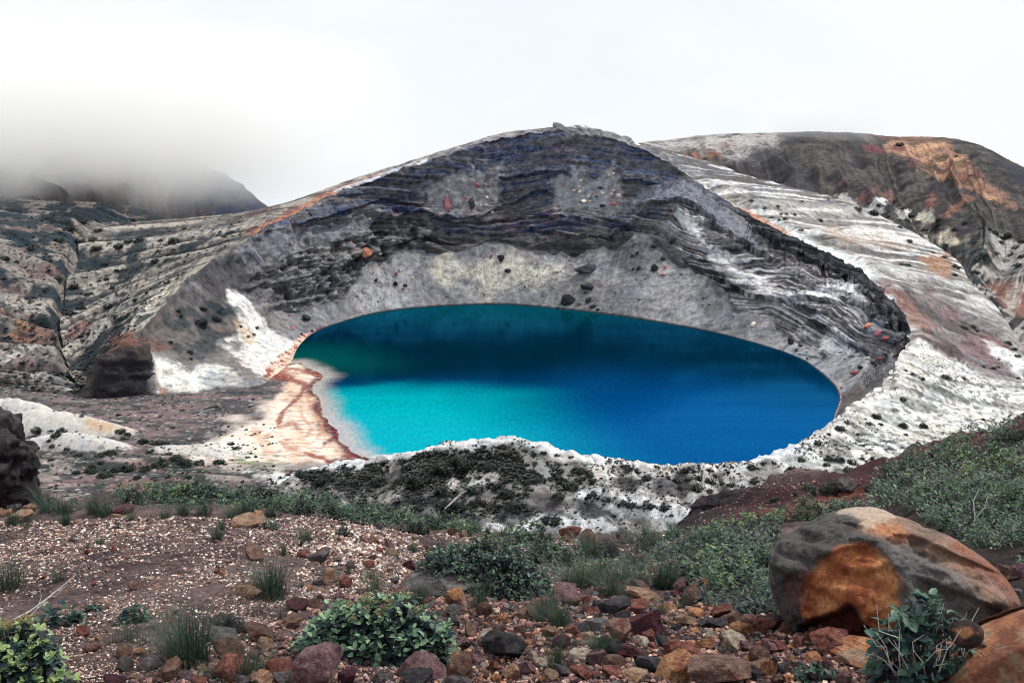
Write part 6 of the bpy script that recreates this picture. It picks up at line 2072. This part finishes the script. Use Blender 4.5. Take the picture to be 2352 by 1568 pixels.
def far_shrub(spot, px, py, n_, zone, ratio=0.55, group='dark shrubs on the crater slopes'):
    p = spot(px, py + 0.2 * n_ * ratio)
    s = n_ / FPX * float((np.array(p) - EYE) @ FW)
    o = link(bpy.data.objects.new('mountain_shrub', MOUNDS[int(rg.integers(6))]))
    o.location = p - Vector((0, 0, 0.06 * s))
    o.scale = (s / 2, s / 2 * rg.uniform(0.7, 1.2), s / 2 * rg.uniform(0.75, 1.1))
    o.rotation_euler = (0, 0, rg.choice([0, math.pi]) + rg.uniform(-.3, .3))
    size = 'sprawling' if n_ > 34 else 'broad' if n_ > 20 else 'compact' if n_ > 12 else 'tiny'
    tag(o, f'{size} dark shrub {zone}', 'shrub', group, px)


outer = Spot(['outer'])


def n3(x, y): return 1148.4 + x * .2686, 947.4 + y * .2686
def n2(x, y): return 574.2 + x * .2686, 947.4 + y * .2686
def n4(x, y): return 1720.3 + x * .2686, 947.4 + y * .2686


N3 = [(25, 285, 60), (55, 355, 70), (130, 385, 60), (210, 320, 50), (285, 350, 75), (375, 340, 60), (485, 360, 55), (225, 440, 65), (295, 425, 40), (280, 500, 70), (195, 500, 60), (150, 460, 50), (615, 370, 45), (560, 435, 35), (675, 485, 140), (780, 530, 80), (790, 575, 70), (1060, 450, 70), (1090, 480, 60),
      (1165, 485, 80), (1265, 545, 100), (1435, 550, 60), (1510, 575, 100), (1605, 570, 60), (1680, 625, 130), (1530, 635, 70), (1370, 625, 45), (1570, 490, 70), (1655, 500, 45), (1690, 555, 85), (1630, 470, 60), (1790, 580, 100), (1840, 535, 60), (1930, 485, 35), (1855, 455, 40), (1980, 610, 80), (1900, 605, 45),
      (1795, 660, 75), (2145, 465, 90), (2180, 580, 70), (2250, 435, 40), (2305, 545, 40), (2090, 630, 40), (1980, 460, 35), (1785, 490, 50), (1270, 605, 30), (1280, 633, 30), (1340, 450, 60), (700, 570, 40), (500, 540, 90), (430, 560, 60), (340, 560, 110), (590, 610, 140), (560, 570, 60), (800, 700, 120), (920, 735, 90),
      (890, 780, 35), (1060, 770, 120), (1130, 785, 100), (1270, 785, 130), (1400, 805, 120), (1470, 870, 45), (1180, 800, 60), (425, 905, 190), (1110, 740, 30), (500, 700, 120), (110, 680, 40), (60, 580, 60), (250, 590, 80)]
N2 = [(1840, 320, 65), (1980, 310, 100), (2110, 370, 60), (2190, 350, 60), (2270, 385, 50), (2160, 285, 75), (2000, 285, 50), (1900, 360, 60), (1940, 385, 60), (2045, 370, 45), (1640, 370, 50), (1555, 345, 60), (1480, 370, 60), (1505, 412, 40), (1335, 460, 110), (1300, 410, 100), (1010, 445, 60), (1080, 470, 90),
      (1000, 550, 80), (835, 480, 50), (975, 505, 60), (920, 495, 40), (1070, 440, 40), (430, 520, 110), (540, 530, 90), (640, 560, 160), (1775, 535, 80), (1865, 570, 90), (1950, 545, 60), (1640, 410, 120), (1780, 400, 60), (1690, 450, 220), (1820, 440, 200), (2020, 450, 160), (1450, 590, 200), (1390, 610, 90),
      (1570, 580, 80), (1220, 630, 90), (900, 610, 100), (800, 590, 100), (1460, 740, 90), (1650, 800, 220), (1800, 790, 180), (1950, 760, 150), (1100, 580, 160), (1300, 570, 120), (1650, 660, 200), (1900, 640, 160), (2080, 620, 140), (2200, 690, 120), (2260, 800, 160), (2100, 800, 140)]
N4 = [(575, 265, 75), (775, 128, 80), (690, 380, 110), (780, 390, 90), (880, 410, 90), (665, 435, 75), (450, 390, 70), (970, 380, 55), (1060, 412, 65), (1165, 385, 50), (840, 495, 130), (370, 465, 75), (210, 430, 40), (120, 438, 35), (505, 495, 40), (175, 545, 40), (750, 530, 40), (30, 470, 80), (40, 580, 70), (930, 180, 35),
      (1090, 25, 70), (1130, 92, 40), (1320, 100, 70), (1490, 105, 70), (2005, 45, 45), (1160, 480, 40), (520, 305, 40), (685, 180, 40), (835, 80, 50), (1340, 180, 40), (910, 250, 30)]


def where_near(px, py):
    side = 'left part' if px < 900 else 'middle' if px < 1350 else 'right part'
    hi = 'just under the crest' if py < 1062 else 'halfway down' if py < 1110 else 'low down'
    return f'{hi} on the near white slope, {side}'


for f_, rows in ((n3, N3), (n2, N2), (n4, N4)):
    for a, b, w_ in rows:
        px_, py_ = f_(a, b)
        far_shrub(outer, px_, py_, w_ * 0.2686, where_near(px_, py_) if px_ < 1720 else 'on the white slope right of the lake')
# left-hand valley and slopes, right-hand gully
leftS = Spot(['left', 'left_far'])


def r1(x, y): return x * .2686, 229.7 + y * .2686
def r5(x, y): return x * .2686, 602.9 + y * .2686


for a, b, w_ in [(700, 1030, 110), (590, 1085, 120), (800, 1175, 80), (690, 1200, 90), (510, 1200, 90), (860, 1100, 90), (1140, 1010, 60), (1205, 1085, 40), (940, 1210, 45), (1015, 1240, 100), (1100, 1195, 80), (1180, 1185, 90), (1495, 1190, 130), (1240, 1260, 30), (1380, 1250, 30), (1490, 1270, 40), (1430, 1310, 30),
                  (1655, 1170, 30), (1875, 1115, 30), (1450, 1105, 30), (1380, 1190, 50), (830, 1260, 100), (900, 1390, 70), (1330, 1370, 70), (1440, 1535, 30), (910, 1520, 50), (990, 1440, 40), (270, 1270, 60), (40, 1350, 90), (150, 1370, 40), (690, 1430, 40), (1350, 1280, 40), (1270, 1145, 30), (1580, 1085, 40), (1970, 1055, 30), (2040, 1030, 25)]:
    px_, py_ = r1(a, b)
    far_shrub(leftS, px_, py_, w_ * .2686, 'high on the left slopes' if px_ < 240 else 'on the left outer crater slope')
for a, b, w_ in [(930, 365, 80), (1155, 315, 60), (985, 445, 60), (1030, 485, 50), (1165, 380, 45), (1095, 430, 30), (750, 600, 40), (190, 850, 50), (285, 545, 45), (385, 235, 40), (260, 580, 30), (490, 510, 30), (600, 420, 90), (690, 380, 80), (500, 130, 90), (640, 200, 80), (760, 260, 70), (60, 1120, 110), (240, 1170, 70), (1210, 190, 0), (955, 205, 50),
                  (1440, 150, 35), (1250, 250, 40)]:
    if w_:
        px_, py_ = r5(a, b)
        far_shrub(leftS, px_, py_, w_ * .2686, 'in the left valley' if px_ < 215 else 'on the ash slope above the buttress')
wallS = Spot(['wall'])
for a, b, w_ in [(1735, 385, 75), (1720, 500, 110), (1850, 475, 90), (2065, 535, 45), (2200, 550, 45), (2180, 605, 40), (1460, 670, 40), (1630, 750, 60), (1635, 815, 35), (1525, 405, 50), (1560, 440, 40), (1740, 540, 60), (2125, 620, 40)]:
    px_, py_ = r5(a, b)
    far_shrub(wallS, px_, py_, w_ * .2686, 'on the inner ash slope by the lake', 0.6)
flatS = Spot(['flat'])
for a, b, w_ in [(535, 1420, 90), (320, 1430, 100), (440, 1440, 40), (480, 1475, 90), (1030, 1440, 90), (1090, 1455, 60), (1010, 1290, 40), (700, 1300, 40), (1390, 1530, 110), (1230, 1520, 80), (1850, 1220, 50), (1560, 1245, 40), (2140, 1220, 40), (2160, 1155, 40), (1980, 1545, 70), (420, 1520, 50), (1060, 1500, 60), (1480, 1410, 40)]:
    px_, py_ = r5(a, b)
    far_shrub(flatS, px_, py_, w_ * .2686, 'on the gravel flat before the lake', 0.4)


def n1(x, y): return x * .2686, 947.4 + y * .2686


for a, b, w_ in [(670, 360, 70), (780, 450, 60), (440, 400, 50), (860, 425, 50), (940, 330, 120), (860, 360, 90), (1000, 480, 120), (900, 530, 140), (1100, 470, 120), (1240, 470, 110), (1370, 430, 120), (1500, 380, 110), (1600, 440, 90), (780, 500, 110), (650, 500, 90), (1440, 340, 70), (1350, 245, 110), (1220, 240, 90),
                  (1560, 410, 90), (1700, 420, 90), (1870, 410, 100), (2120, 370, 50), (2020, 290, 80), (1300, 320, 60), (570, 310, 60), (440, 290, 50), (1180, 550, 80), (1450, 540, 60), (1610, 545, 70)]:
    px_, py_ = n1(a, b)
    far_shrub(flatS, px_, py_, w_ * .2686, 'on the flat behind the brow', 0.4)
hillS = Spot(['hills', 'outer'])


def r4(x, y): return 1720.3 + x * .2686, 229.7 + y * .2686
def r8(x, y): return 1720.3 + x * .2686, 602.9 + y * .2686


for a, b, w_ in [(135, 918, 40), (245, 898, 40), (270, 970, 35), (320, 968, 30), (395, 970, 40), (190, 992, 40), (310, 1003, 50), (260, 1016, 35), (20, 855, 50), (615, 1018, 60), (1110, 890, 60), (1240, 858, 45), (1310, 920, 60), (1385, 980, 100), (1620, 1015, 80), (1620, 1045, 70), (1850, 1040, 80), (1760, 1090, 60), (1185, 985, 40),
                  (1990, 1080, 60), (2110, 1120, 90), (2200, 1150, 110), (2165, 1205, 60), (2060, 1095, 70), (2240, 1305, 60), (2010, 1325, 80), (1670, 1240, 100), (1775, 1415, 80), (1925, 1460, 80), (1760, 1480, 60), (1680, 1330, 50), (2300, 1395, 80), (2330, 1200, 60), (2120, 1300, 60), (1370, 1195, 50), (1570, 1285, 40), (1770, 465, 40),
                  (1290, 370, 70), (1885, 635, 30), (1370, 1400, 50), (1310, 1390, 50), (440, 1100, 40), (680, 840, 30), (458, 855, 30), (1060, 950, 100), (940, 930, 70), (1290, 1070, 60), (1500, 1100, 60), (2280, 1250, 70), (1930, 1210, 50), (2330, 1330, 70)]:
    px_, py_ = r4(a, b)
    far_shrub(hillS, px_, py_, w_ * .2686, 'in the right-hand gully' if py_ > 480 else 'on the red and grey hill at right')
for a, b, w_ in [(2090, 900, 50), (2135, 880, 40), (2005, 880, 40), (1920, 540, 60), (1860, 545, 40), (1825, 535, 40), (1950, 575, 40), (2220, 680, 70), (2270, 740, 50), (2135, 820, 30), (2300, 980, 35), (1840, 975, 40), (2300, 785, 60), (1340, 915, 40), (1400, 945, 50), (1680, 965, 90), (1480, 990, 60), (1310, 1160, 70), (1080, 1310, 80), (1320, 1385, 80),
                  (1490, 1390, 75), (2005, 1328, 45), (1130, 1375, 45), (925, 1465, 40), (770, 1412, 80), (1030, 1365, 60)]:
    px_, py_ = r8(a, b)
    far_shrub(hillS, px_, py_, w_ * .2686, 'on the right outer crater slope')

# low scrub and heath, too many to count
def scrub(name, P, mask, count, size, label, seed):
    r_ = np.random.default_rng(seed)
    k_ = np.nonzero(mask.ravel())[0]
    k_ = k_[r_.integers(0, len(k_), count)]
    g_ = P.reshape(-1, 3)[k_] + r_.normal(size=(count, 3)) * np.array([0.5, 0.5, 0.0])
    s = r_.uniform(size[0], size[1], count) * r_.random(count) ** 0.7
    bs, ds, ln = [], [], []
    for j in range(7):
        th = r_.uniform(0, 6.28, count)
        d = np.stack([np.cos(th), np.sin(th), r_.uniform(0.2, 1.2, count)], 1)
        bs.append(g_ - d * (s * 0.2)[:, None])
        ds.append(d)
        ln.append(s)
    ln = np.concatenate(ln)
    V, T, c = leaves(np.concatenate(bs), np.concatenate(ds), np.tile(np.array([[0, 0, 1.0]]), (count * 7, 1)), ln, ln * 0.9, np.full(len(ln), 0.3), np.tile(pick([(58, 70, 72, 3), (44, 54, 60, 3), (84, 92, 84, 1), (96, 90, 90, 1)], count, r_), (7, 1)))
    me = raw_mesh(name, V, T, c, True)
    me.materials.append(M['leaf'])
    o = link(bpy.data.objects.new(name, me))
    o['kind'] = 'stuff'
    o['label'] = label


Pq = SURF['outer']
qx, qy, _f = sight(Pq)
den = fbm(Pq[..., 0] * 0.04, Pq[..., 1] * 0.04, 0, 601, 4)
scrub('heath', Pq, (qy > 1000) & (qy < 1240) & (qx < 1900) & (den > -0.15 - 0.002 * (qy - 1060)), 5200, (0.35, 1.25), 'small dark tussocks dotting the near white slope', 602)
gm = inside(qx, qy, [(680, 1085), (860, 1062), (1000, 1034), (1150, 1036), (1280, 1062), (1420, 1092), (1400, 1122), (1270, 1125), (1190, 1150), (1245, 1180), (1150, 1218), (1000, 1200), (850, 1165), (700, 1130)])
scrub('heath', Pq, gm & (fbm(Pq[..., 0] * 0.09, Pq[..., 1] * 0.06, 0, 102, 5) > -0.25), 5200, (0.5, 1.7), 'dark green heath covering the middle of the near slope', 607)
scrub('heath', Pq, (qx > 1820) & (qx < 2352) & (qy > 760) & (den > -0.2), 3600, (0.3, 0.95), 'small tussocks dotting the right white slope', 603)
Pq = SURF['left']
scrub('heath', Pq, np.broadcast_to((np.arange(Pq.shape[0]) > 20)[:, None], Pq.shape[:2]) & (sight(Pq)[0] < 560), 2600, (0.6, 2.4), 'small tussocks on the left outer slope', 604)
Pq = SURF['left_far']
scrub('heath', Pq, np.ones(Pq.shape[:2], bool), 2600, (0.6, 2.8), 'small tussocks on the left slopes', 605)
Pq = SURF['flat']
scrub('heath', Pq, (Pq[..., 2] > 0.9) & (sight(Pq)[0] < 700), 5200, (0.4, 1.5), 'small tussocks on the gravel flat', 606)

# ------------------------------------------------------------------ stones on the crater wall and scree
def u3(x, y): return 1148.4 + x * .2686, 229.7 + y * .2686
def u2(x, y): return 574.2 + x * .2686, 229.7 + y * .2686
def u7(x, y): return 1148.4 + x * .2686, 602.9 + y * .2686
def u6(x, y): return 574.2 + x * .2686, 602.9 + y * .2686


def far_stone(px, py, w_, h_, colour, zone):
    p = wallS(px, py + 0.3 * h_)
    s = span(1.0, p)
    o = link(bpy.data.objects.new('boulder', ROCKS[int(rg.integers(len(ROCKS)))]))
    slot(o, M['far ' + colour])
    o.scale = (w_ * s / 2 * 1.1, (w_ + h_) * s / 4, h_ * s / 2 * 1.15)
    o.location = (p[0], p[1], p[2] + h_ * s * 0.25)
    o.rotation_euler = (rg.uniform(-.1, .1), rg.uniform(-.15, .15), rg.uniform(-0.3, 0.3))
    size = 'large' if w_ > 18 else 'fair-sized' if w_ > 9 else 'small'
    tag(o, f'{size} {colour} boulder {zone}', 'boulder', 'boulders in the crater', px)


o_ = [(1350, 613, 62, 17, 'dark grey')]
for f_, k_, rows in ((u3, .2686, [(1320, 1432, 60, 60, 'dark grey'), (1185, 1435, 42, 34, 'dark grey'), (1135, 1440, 28, 22, 'dark grey'), (1390, 1350, 42, 34, 'dark grey'), (1412, 1430, 36, 30, 'pink'), (1390, 1487, 38, 24, 'pink'), (1315, 1245, 48, 40, 'dark grey'), (1165, 1300, 34, 28, 'dark grey'),
                                   (1130, 1325, 36, 28, 'dark grey'), (1480, 1200, 56, 60, 'dark grey'), (970, 882, 62, 28, 'pink'), (880, 900, 46, 26, 'dark grey'), (718, 865, 54, 26, 'cream'), (1015, 817, 40, 34, 'cream'), (970, 770, 36, 22, 'cream'), (755, 825, 30, 30, 'cream'), (870, 795, 32, 26, 'cream'), (635, 772, 28, 22, 'cream'),
                                   (690, 685, 22, 24, 'cream'), (800, 792, 24, 18, 'orange'), (950, 803, 26, 18, 'cream'), (960, 823, 40, 14, 'pink'), (685, 778, 26, 24, 'cream'), (908, 742, 20, 12, 'cream'), (965, 627, 28, 16, 'cream'), (938, 645, 26, 14, 'cream'), (855, 748, 56, 24, 'dark grey'), (825, 822, 26, 16, 'dark grey'),
                                   (710, 690, 18, 18, 'orange'), (680, 735, 22, 14, 'cream'), (770, 868, 24, 12, 'cream'), (1018, 885, 20, 20, 'orange'), (65, 1455, 50, 32, 'dark grey'), (10, 1350, 40, 50, 'dark grey'), (480, 1450, 60, 30, 'cream'), (1155, 1222, 30, 28, 'grey'), (1245, 1520, 26, 18, 'grey'), (1550, 1475, 40, 24, 'grey')]),
                     (u2, .2686, [(1688, 880, 60, 130, 'pink'), (1900, 885, 56, 90, 'dark grey'), (1945, 728, 46, 40, 'red'), (2040, 735, 24, 16, 'red'), (2025, 830, 26, 26, 'cream'), (1970, 902, 22, 22, 'cream'), (2072, 946, 20, 22, 'cream'), (1845, 838, 20, 18, 'red'), (1858, 862, 22, 16, 'orange'), (1840, 980, 18, 14, 'orange'), (1590, 1032, 30, 16, 'red'),
                                  (1610, 980, 20, 16, 'pink'), (1033, 1020, 24, 20, 'cream'), (435, 1085, 22, 16, 'red'), (440, 1125, 32, 18, 'red'), (425, 1146, 24, 14, 'red'), (342, 1225, 32, 24, 'red'), (365, 1045, 16, 14, 'orange'), (2068, 1330, 24, 24, 'red'), (2145, 1352, 60, 56, 'dark grey'), (2205, 1457, 52, 28, 'dark grey'), (1285, 1450, 18, 30, 'cream'),
                                  (1247, 1482, 24, 28, 'red'), (1000, 1305, 90, 80, 'orange'), (1510, 1130, 90, 50, 'grey'), (860, 1245, 100, 50, 'grey')]),
                     (u7, .2686, [(580, 310, 120, 90, 'dark grey'), (742, 198, 112, 44, 'dark grey'), (672, 340, 44, 40, 'grey'), (752, 316, 58, 42, 'dark grey'), (795, 366, 56, 34, 'dark grey'), (836, 398, 36, 20, 'dark grey'), (735, 372, 18, 16, 'orange'), (515, 402, 54, 26, 'dark grey'), (260, 416, 78, 18, 'dark grey'), (728, 252, 30, 18, 'dark grey'), (984, 250, 20, 14, 'dark grey'),
                                  (1188, 312, 20, 12, 'dark grey'), (1745, 295, 40, 22, 'grey'), (1790, 350, 32, 16, 'grey'), (2160, 525, 40, 40, 'cream'), (1730, 355, 30, 14, 'grey'), (210, 206, 20, 14, 'dark grey'), (548, 152, 14, 16, 'cream'), (640, 32, 20, 20, 'cream')]),
                     (u6, .2686, [(1080, 148, 30, 32, 'dark grey'), (1243, 178, 40, 38, 'dark grey'), (1325, 194, 34, 30, 'dark grey'), (1312, 220, 28, 16, 'red'), (920, 280, 36, 24, 'grey'), (1392, 126, 18, 22, 'cream'), (1288, 62, 18, 28, 'cream'), (1246, 92, 26, 26, 'red'), (1100, 330, 24, 12, 'grey'), (485, 470, 70, 56, 'dark grey'), (370, 545, 50, 30, 'pink'), (530, 570, 34, 22, 'dark grey'),
                                  (342, 438, 24, 22, 'pink'), (448, 600, 24, 20, 'dark grey'), (1455, 315, 16, 14, 'orange'), (1678, 290, 14, 12, 'red'), (435, 515, 22, 14, 'pink')]),
                     (r8, .2686, [(1095, 590, 70, 50, 'pink'), (1010, 525, 70, 40, 'orange'), (1155, 650, 80, 50, 'red'), (1190, 590, 50, 30, 'grey'), (1250, 685, 36, 30, 'dark grey'), (1115, 805, 50, 36, 'red'), (905, 930, 100, 36, 'red'), (950, 885, 60, 30, 'dark grey'), (1170, 790, 60, 30, 'dark grey'), (1175, 510, 40, 30, 'grey'), (1065, 450, 50, 40, 'dark grey'), (800, 1130, 40, 24, 'red'), (785, 1060, 40, 20, 'red'),
                                  (440, 700, 50, 26, 'dark grey'), (400, 742, 30, 20, 'dark grey'), (350, 660, 50, 80, 'dark grey'), (490, 808, 24, 20, 'dark grey'), (640, 770, 60, 70, 'grey')])):
    for a, b, w_, h_, c_ in rows:
        px_, py_ = f_(a, b)
        o_.append((px_, py_, w_ * k_, h_ * k_, c_))
for px_, py_, w_, h_, c_ in o_:
    zone = 'high on the crater wall' if py_ < 500 else 'at the right end of the bowl' if px_ > 1800 else 'left of the lake' if px_ < 740 and py_ > 680 else 'beside the far shore' if py_ > 660 else 'on the grey scree' if py_ > 560 else 'on the crater wall'
    far_stone(px_, py_, w_, h_, c_, zone)


# ------------------------------------------------------------------ two walkers and a marker pole on the left slope
def walker(px, py, jacket, trousers, label, step):
    p = leftS(px, py)
    me = bpy.data.meshes.new('person')
    bm = bmesh.new()
    J = {'hip': (0, 0, .92, .15), 'chest': (0, 0, 1.32, .17), 'neck': (0, 0, 1.5, .065), 'head': (0, .01, 1.64, .10), 'crown': (0, .0, 1.74, .07),
         'hl': (.10, 0, .88, .10), 'kl': (.11, step, .48, .065), 'al': (.11, step * .3, .08, .05), 'tl': (.12, step * .3 + .16, .04, .04),
         'hr': (-.10, 0, .88, .10), 'kr': (-.11, -step * .3, .48, .065), 'ar': (-.11, -step, .08, .05), 'tr': (-.12, -step + .16, .04, .04),
         'sl': (.21, 0, 1.42, .065), 'el': (.27, -step * .4, 1.14, .05), 'wl': (.27, step * .2, .90, .04), 'sr': (-.21, 0, 1.42, .065), 'er': (-.27, step * .4, 1.14, .05), 'wr': (-.27, step * .7, .92, .04)}
    E = [('hip', 'chest'), ('chest', 'neck'), ('neck', 'head'), ('head', 'crown'), ('hip', 'hl'), ('hl', 'kl'), ('kl', 'al'), ('al', 'tl'), ('hip', 'hr'), ('hr', 'kr'), ('kr', 'ar'), ('ar', 'tr'), ('chest', 'sl'), ('sl', 'el'), ('el', 'wl'), ('chest', 'sr'), ('sr', 'er'), ('er', 'wr')]
    keys = list(J)
    vs_ = {k: bm.verts.new(J[k][:3]) for k in keys}
    for a, b in E:
        bm.edges.new((vs_[a], vs_[b]))
    bm.to_mesh(me)
    bm.free()
    o = link(bpy.data.objects.new('person', me))
    sk = o.modifiers.new('skin', 'SKIN')
    for i, k in enumerate(keys):
        me.skin_vertices[0].data[i].radius = (J[k][3], J[k][3] * 0.8)
    me.skin_vertices[0].data[0].use_root = True
    su = o.modifiers.new('sub', 'SUBSURF')
    su.levels = su.render_levels = 1
    dg = bpy.context.evaluated_depsgraph_get()
    me2 = bpy.data.meshes.new_from_object(o.evaluated_get(dg))
    o.modifiers.clear()
    o.data = me2
    mats = [plain_mat('jacket', lin(*jacket)), plain_mat('trousers', lin(*trousers)), plain_mat('skin', lin(200, 160, 140)), plain_mat('hair', lin(40, 34, 32))]
    me2.materials.clear()
    for m_ in mats:
        me2.materials.append(m_)
    for f in me2.polygons:
        c = f.center
        f.material_index = 3 if c.z > 1.7 else 2 if c.z > 1.5 else 0 if c.z > 0.93 or (abs(c.x) > .2 and c.z > .86) else 1
        f.use_smooth = True
    o.location = p
    o.rotation_euler = (0, 0, 0.9)
    o.scale = (1.15,) * 3
    tag(o, label, 'person')


walker(270, 682, (52, 42, 40), (44, 44, 52), 'walker in dark clothes on the left ash slope, ahead of a companion', 0.16)
walker(277, 683, (60, 120, 176), (190, 196, 204), 'walker in a blue jacket following close behind on the left ash slope', 0.2)
p = leftS(458, 536)
V, F = tube([(0, 0, -0.3), (0.02, 0, 1.0), (0.05, 0, 2.2)], 0.09, 0.08, 8)
me = raw_mesh('marker_pole', V, F, None, True)
me.materials.append(M['pale_wood'])
o = link(bpy.data.objects.new('marker_pole', me))
o.location = p
tag(o, 'short white marker pole standing on the left outer slope', 'pole')

settle_labels()
# ------------------------------------------------------------------ low cloud lying on the left-hand mountain, and a wisp on the right-hand hill
def cloud(name, lo, hi, base, soften, density, scale, right=None, label=''):
    lo, hi = np.array(lo, float), np.array(hi, float)
    V = np.array([[(lo, hi)[i][0], (lo, hi)[j][1], (lo, hi)[k][2]] for i in (0, 1) for j in (0, 1) for k in (0, 1)])
    F = [[0, 1, 3, 2], [4, 6, 7, 5], [0, 4, 5, 1], [2, 3, 7, 6], [0, 2, 6, 4], [1, 5, 7, 3]]
    me = raw_mesh(name, V, np.array(F), None, False)
    m, nt, out = new_mat(name)
    L = nt.links.new
    geo = N(nt, 'ShaderNodeNewGeometry')
    sep = N(nt, 'ShaderNodeSeparateXYZ')
    L(geo.outputs['Position'], sep.inputs[0])
    ns = N(nt, 'ShaderNodeTexNoise', Scale=scale, Detail=4.0, Roughness=0.55)
    L(geo.outputs['Position'], ns.inputs['Vector'])

    def mth(op, a, b=None, c=None):
        n_ = N(nt, 'ShaderNodeMath', operation=op)
        for s, v in zip(n_.inputs, (a, b, c)):
            if v is None:
                continue
            if isinstance(v, bpy.types.NodeSocket):
                L(v, s)
            else:
                s.default_value = v
        return n_.outputs[0]

    def rise(v, a, b):
        n_ = N(nt, 'ShaderNodeMapRange', interpolation_type='SMOOTHSTEP')
        L(v, n_.inputs[0])
        n_.inputs[1].default_value, n_.inputs[2].default_value = a, b
        return n_.outputs[0]
    nz = mth('SUBTRACT', ns.outputs['Fac'], 0.5)
    zz = mth('MULTIPLY_ADD', nz, soften * 2.6, sep.outputs['Z'])
    d = rise(zz, base - soften * 0.5, base + soften)
    for ax, (a, b) in (('X', (0, 1)), ('Y', (0, 1))):
        i = 0 if ax == 'X' else 1
        w_ = (hi[i] - lo[i]) * 0.24
        v = mth('MULTIPLY_ADD', nz, w_ * 1.2, sep.outputs[ax])
        d = mth('MULTIPLY', d, rise(v, lo[i], lo[i] + w_))
        d = mth('MULTIPLY', d, rise(v, hi[i], hi[i] - w_))
    v = rise(sep.outputs['Z'], hi[2], hi[2] - (hi[2] - lo[2]) * 0.25)
    d = mth('MULTIPLY', mth('MULTIPLY', d, v), density)
    vol = N(nt, 'ShaderNodeVolumePrincipled')
    vol.inputs['Color'].default_value = (1.0, 1.0, 1.0, 1)
    vol.inputs['Anisotropy'].default_value = 0.55
    L(d, vol.inputs['Density'])
    L(vol.outputs[0], out.inputs['Volume'])
    me.materials.append(m)
    o = link(bpy.data.objects.new(name, me))
    o['kind'] = 'stuff'
    o['label'] = label
    return o


cloud('cloud', (-1250, 880, 30), (-120, 1520, 235), 54, 44, 0.014, 0.011, label='low white cloud hiding the top of the left mountain')
c_ = at(1880, 302, 1220)
cloud('mist', c_ - np.array([75, 70, 45]), c_ + np.array([75, 90, 45]), c_[2] - 14, 26, 0.006, 0.02, label='thin wisp of mist on the crest of the right hill')
SC.cycles.volume_step_rate = 0.5
# ------------------------------------------------------------------ camera, sky, light
cam = bpy.data.objects.new('camera', bpy.data.cameras.new('camera'))
cam.data.sensor_width = 36.0
cam.data.lens = 36.0
cam.data.clip_start = 0.1
cam.data.clip_end = 12000.0
cam.location = EYE
cam.rotation_euler = (math.pi / 2 - PITCH, 0, 0)
COL.objects.link(cam)
SC.camera = cam

SUN_EL, SUN_AZ = math.radians(56), math.radians(58)       # azimuth clockwise from +Y: high, from the right and a little beyond
sd_ = bpy.data.lights.new('sun', 'SUN')
sd_.energy = 3.0
sd_.angle = math.radians(5)
sd_.color = (1.0, 0.95, 0.88)
sun = bpy.data.objects.new('sun', sd_)
dirv = Vector((math.sin(SUN_AZ) * math.cos(SUN_EL), math.cos(SUN_AZ) * math.cos(SUN_EL), math.sin(SUN_EL)))
sun.rotation_euler = dirv.to_track_quat('Z', 'Y').to_euler()
sun.location = (400, 300, 900)
COL.objects.link(sun)

w = bpy.data.worlds.new('World')
SC.world = w
w.use_nodes = True
nt = w.node_tree
nt.nodes.clear()
L = nt.links.new
out = nt.nodes.new('ShaderNodeOutputWorld')
sky = nt.nodes.new('ShaderNodeTexSky')
sky.sky_type = 'NISHITA'
sky.sun_disc = False
sky.sun_elevation = SUN_EL
sky.sun_rotation = SUN_AZ
bg1 = N(nt, 'ShaderNodeBackground', Strength=0.1)
L(sky.outputs[0], bg1.inputs['Color'])
# the low overcast: thick white cloud with slightly bluer thin places
tc = nt.nodes.new('ShaderNodeTexCoord')
mp = nt.nodes.new('ShaderNodeMapping')
mp.inputs['Scale'].default_value = (1.0, 1.0, 2.2)
L(tc.outputs['Generated'], mp.inputs['Vector'])
cn = N(nt, 'ShaderNodeTexNoise', Scale=2.2, Detail=5.0, Roughness=0.5)
L(mp.outputs[0], cn.inputs['Vector'])
cc = ramp(nt, cn.outputs['Fac'], [(0.34, (0.72, 0.77, 0.83)), (0.46, (0.775, 0.81, 0.835)), (0.58, (0.81, 0.825, 0.835))])
bg2 = N(nt, 'ShaderNodeBackground', Strength=1.0)
L(cc, bg2.inputs['Color'])
mx = nt.nodes.new('ShaderNodeMixShader')
mx.inputs[0].default_value = 0.96
L(bg1.outputs[0], mx.inputs[1])
L(bg2.outputs[0], mx.inputs[2])
L(mx.outputs[0], out.inputs['Surface'])

SC.view_settings.view_transform = 'Standard'
SC.view_settings.look = 'None'
SC.view_settings.gamma = 1.0
SC.view_settings.exposure = 0.30
SC.view_settings.use_curve_mapping = False
SC.cycles.max_bounces = 24
SC.cycles.diffuse_bounces = 3
SC.cycles.glossy_bounces = 2
SC.cycles.volume_bounces = 20
SC.cycles.use_denoising = True
SC.cycles.filter_width = 1.1
SC.cycles.transmission_bounces = 2
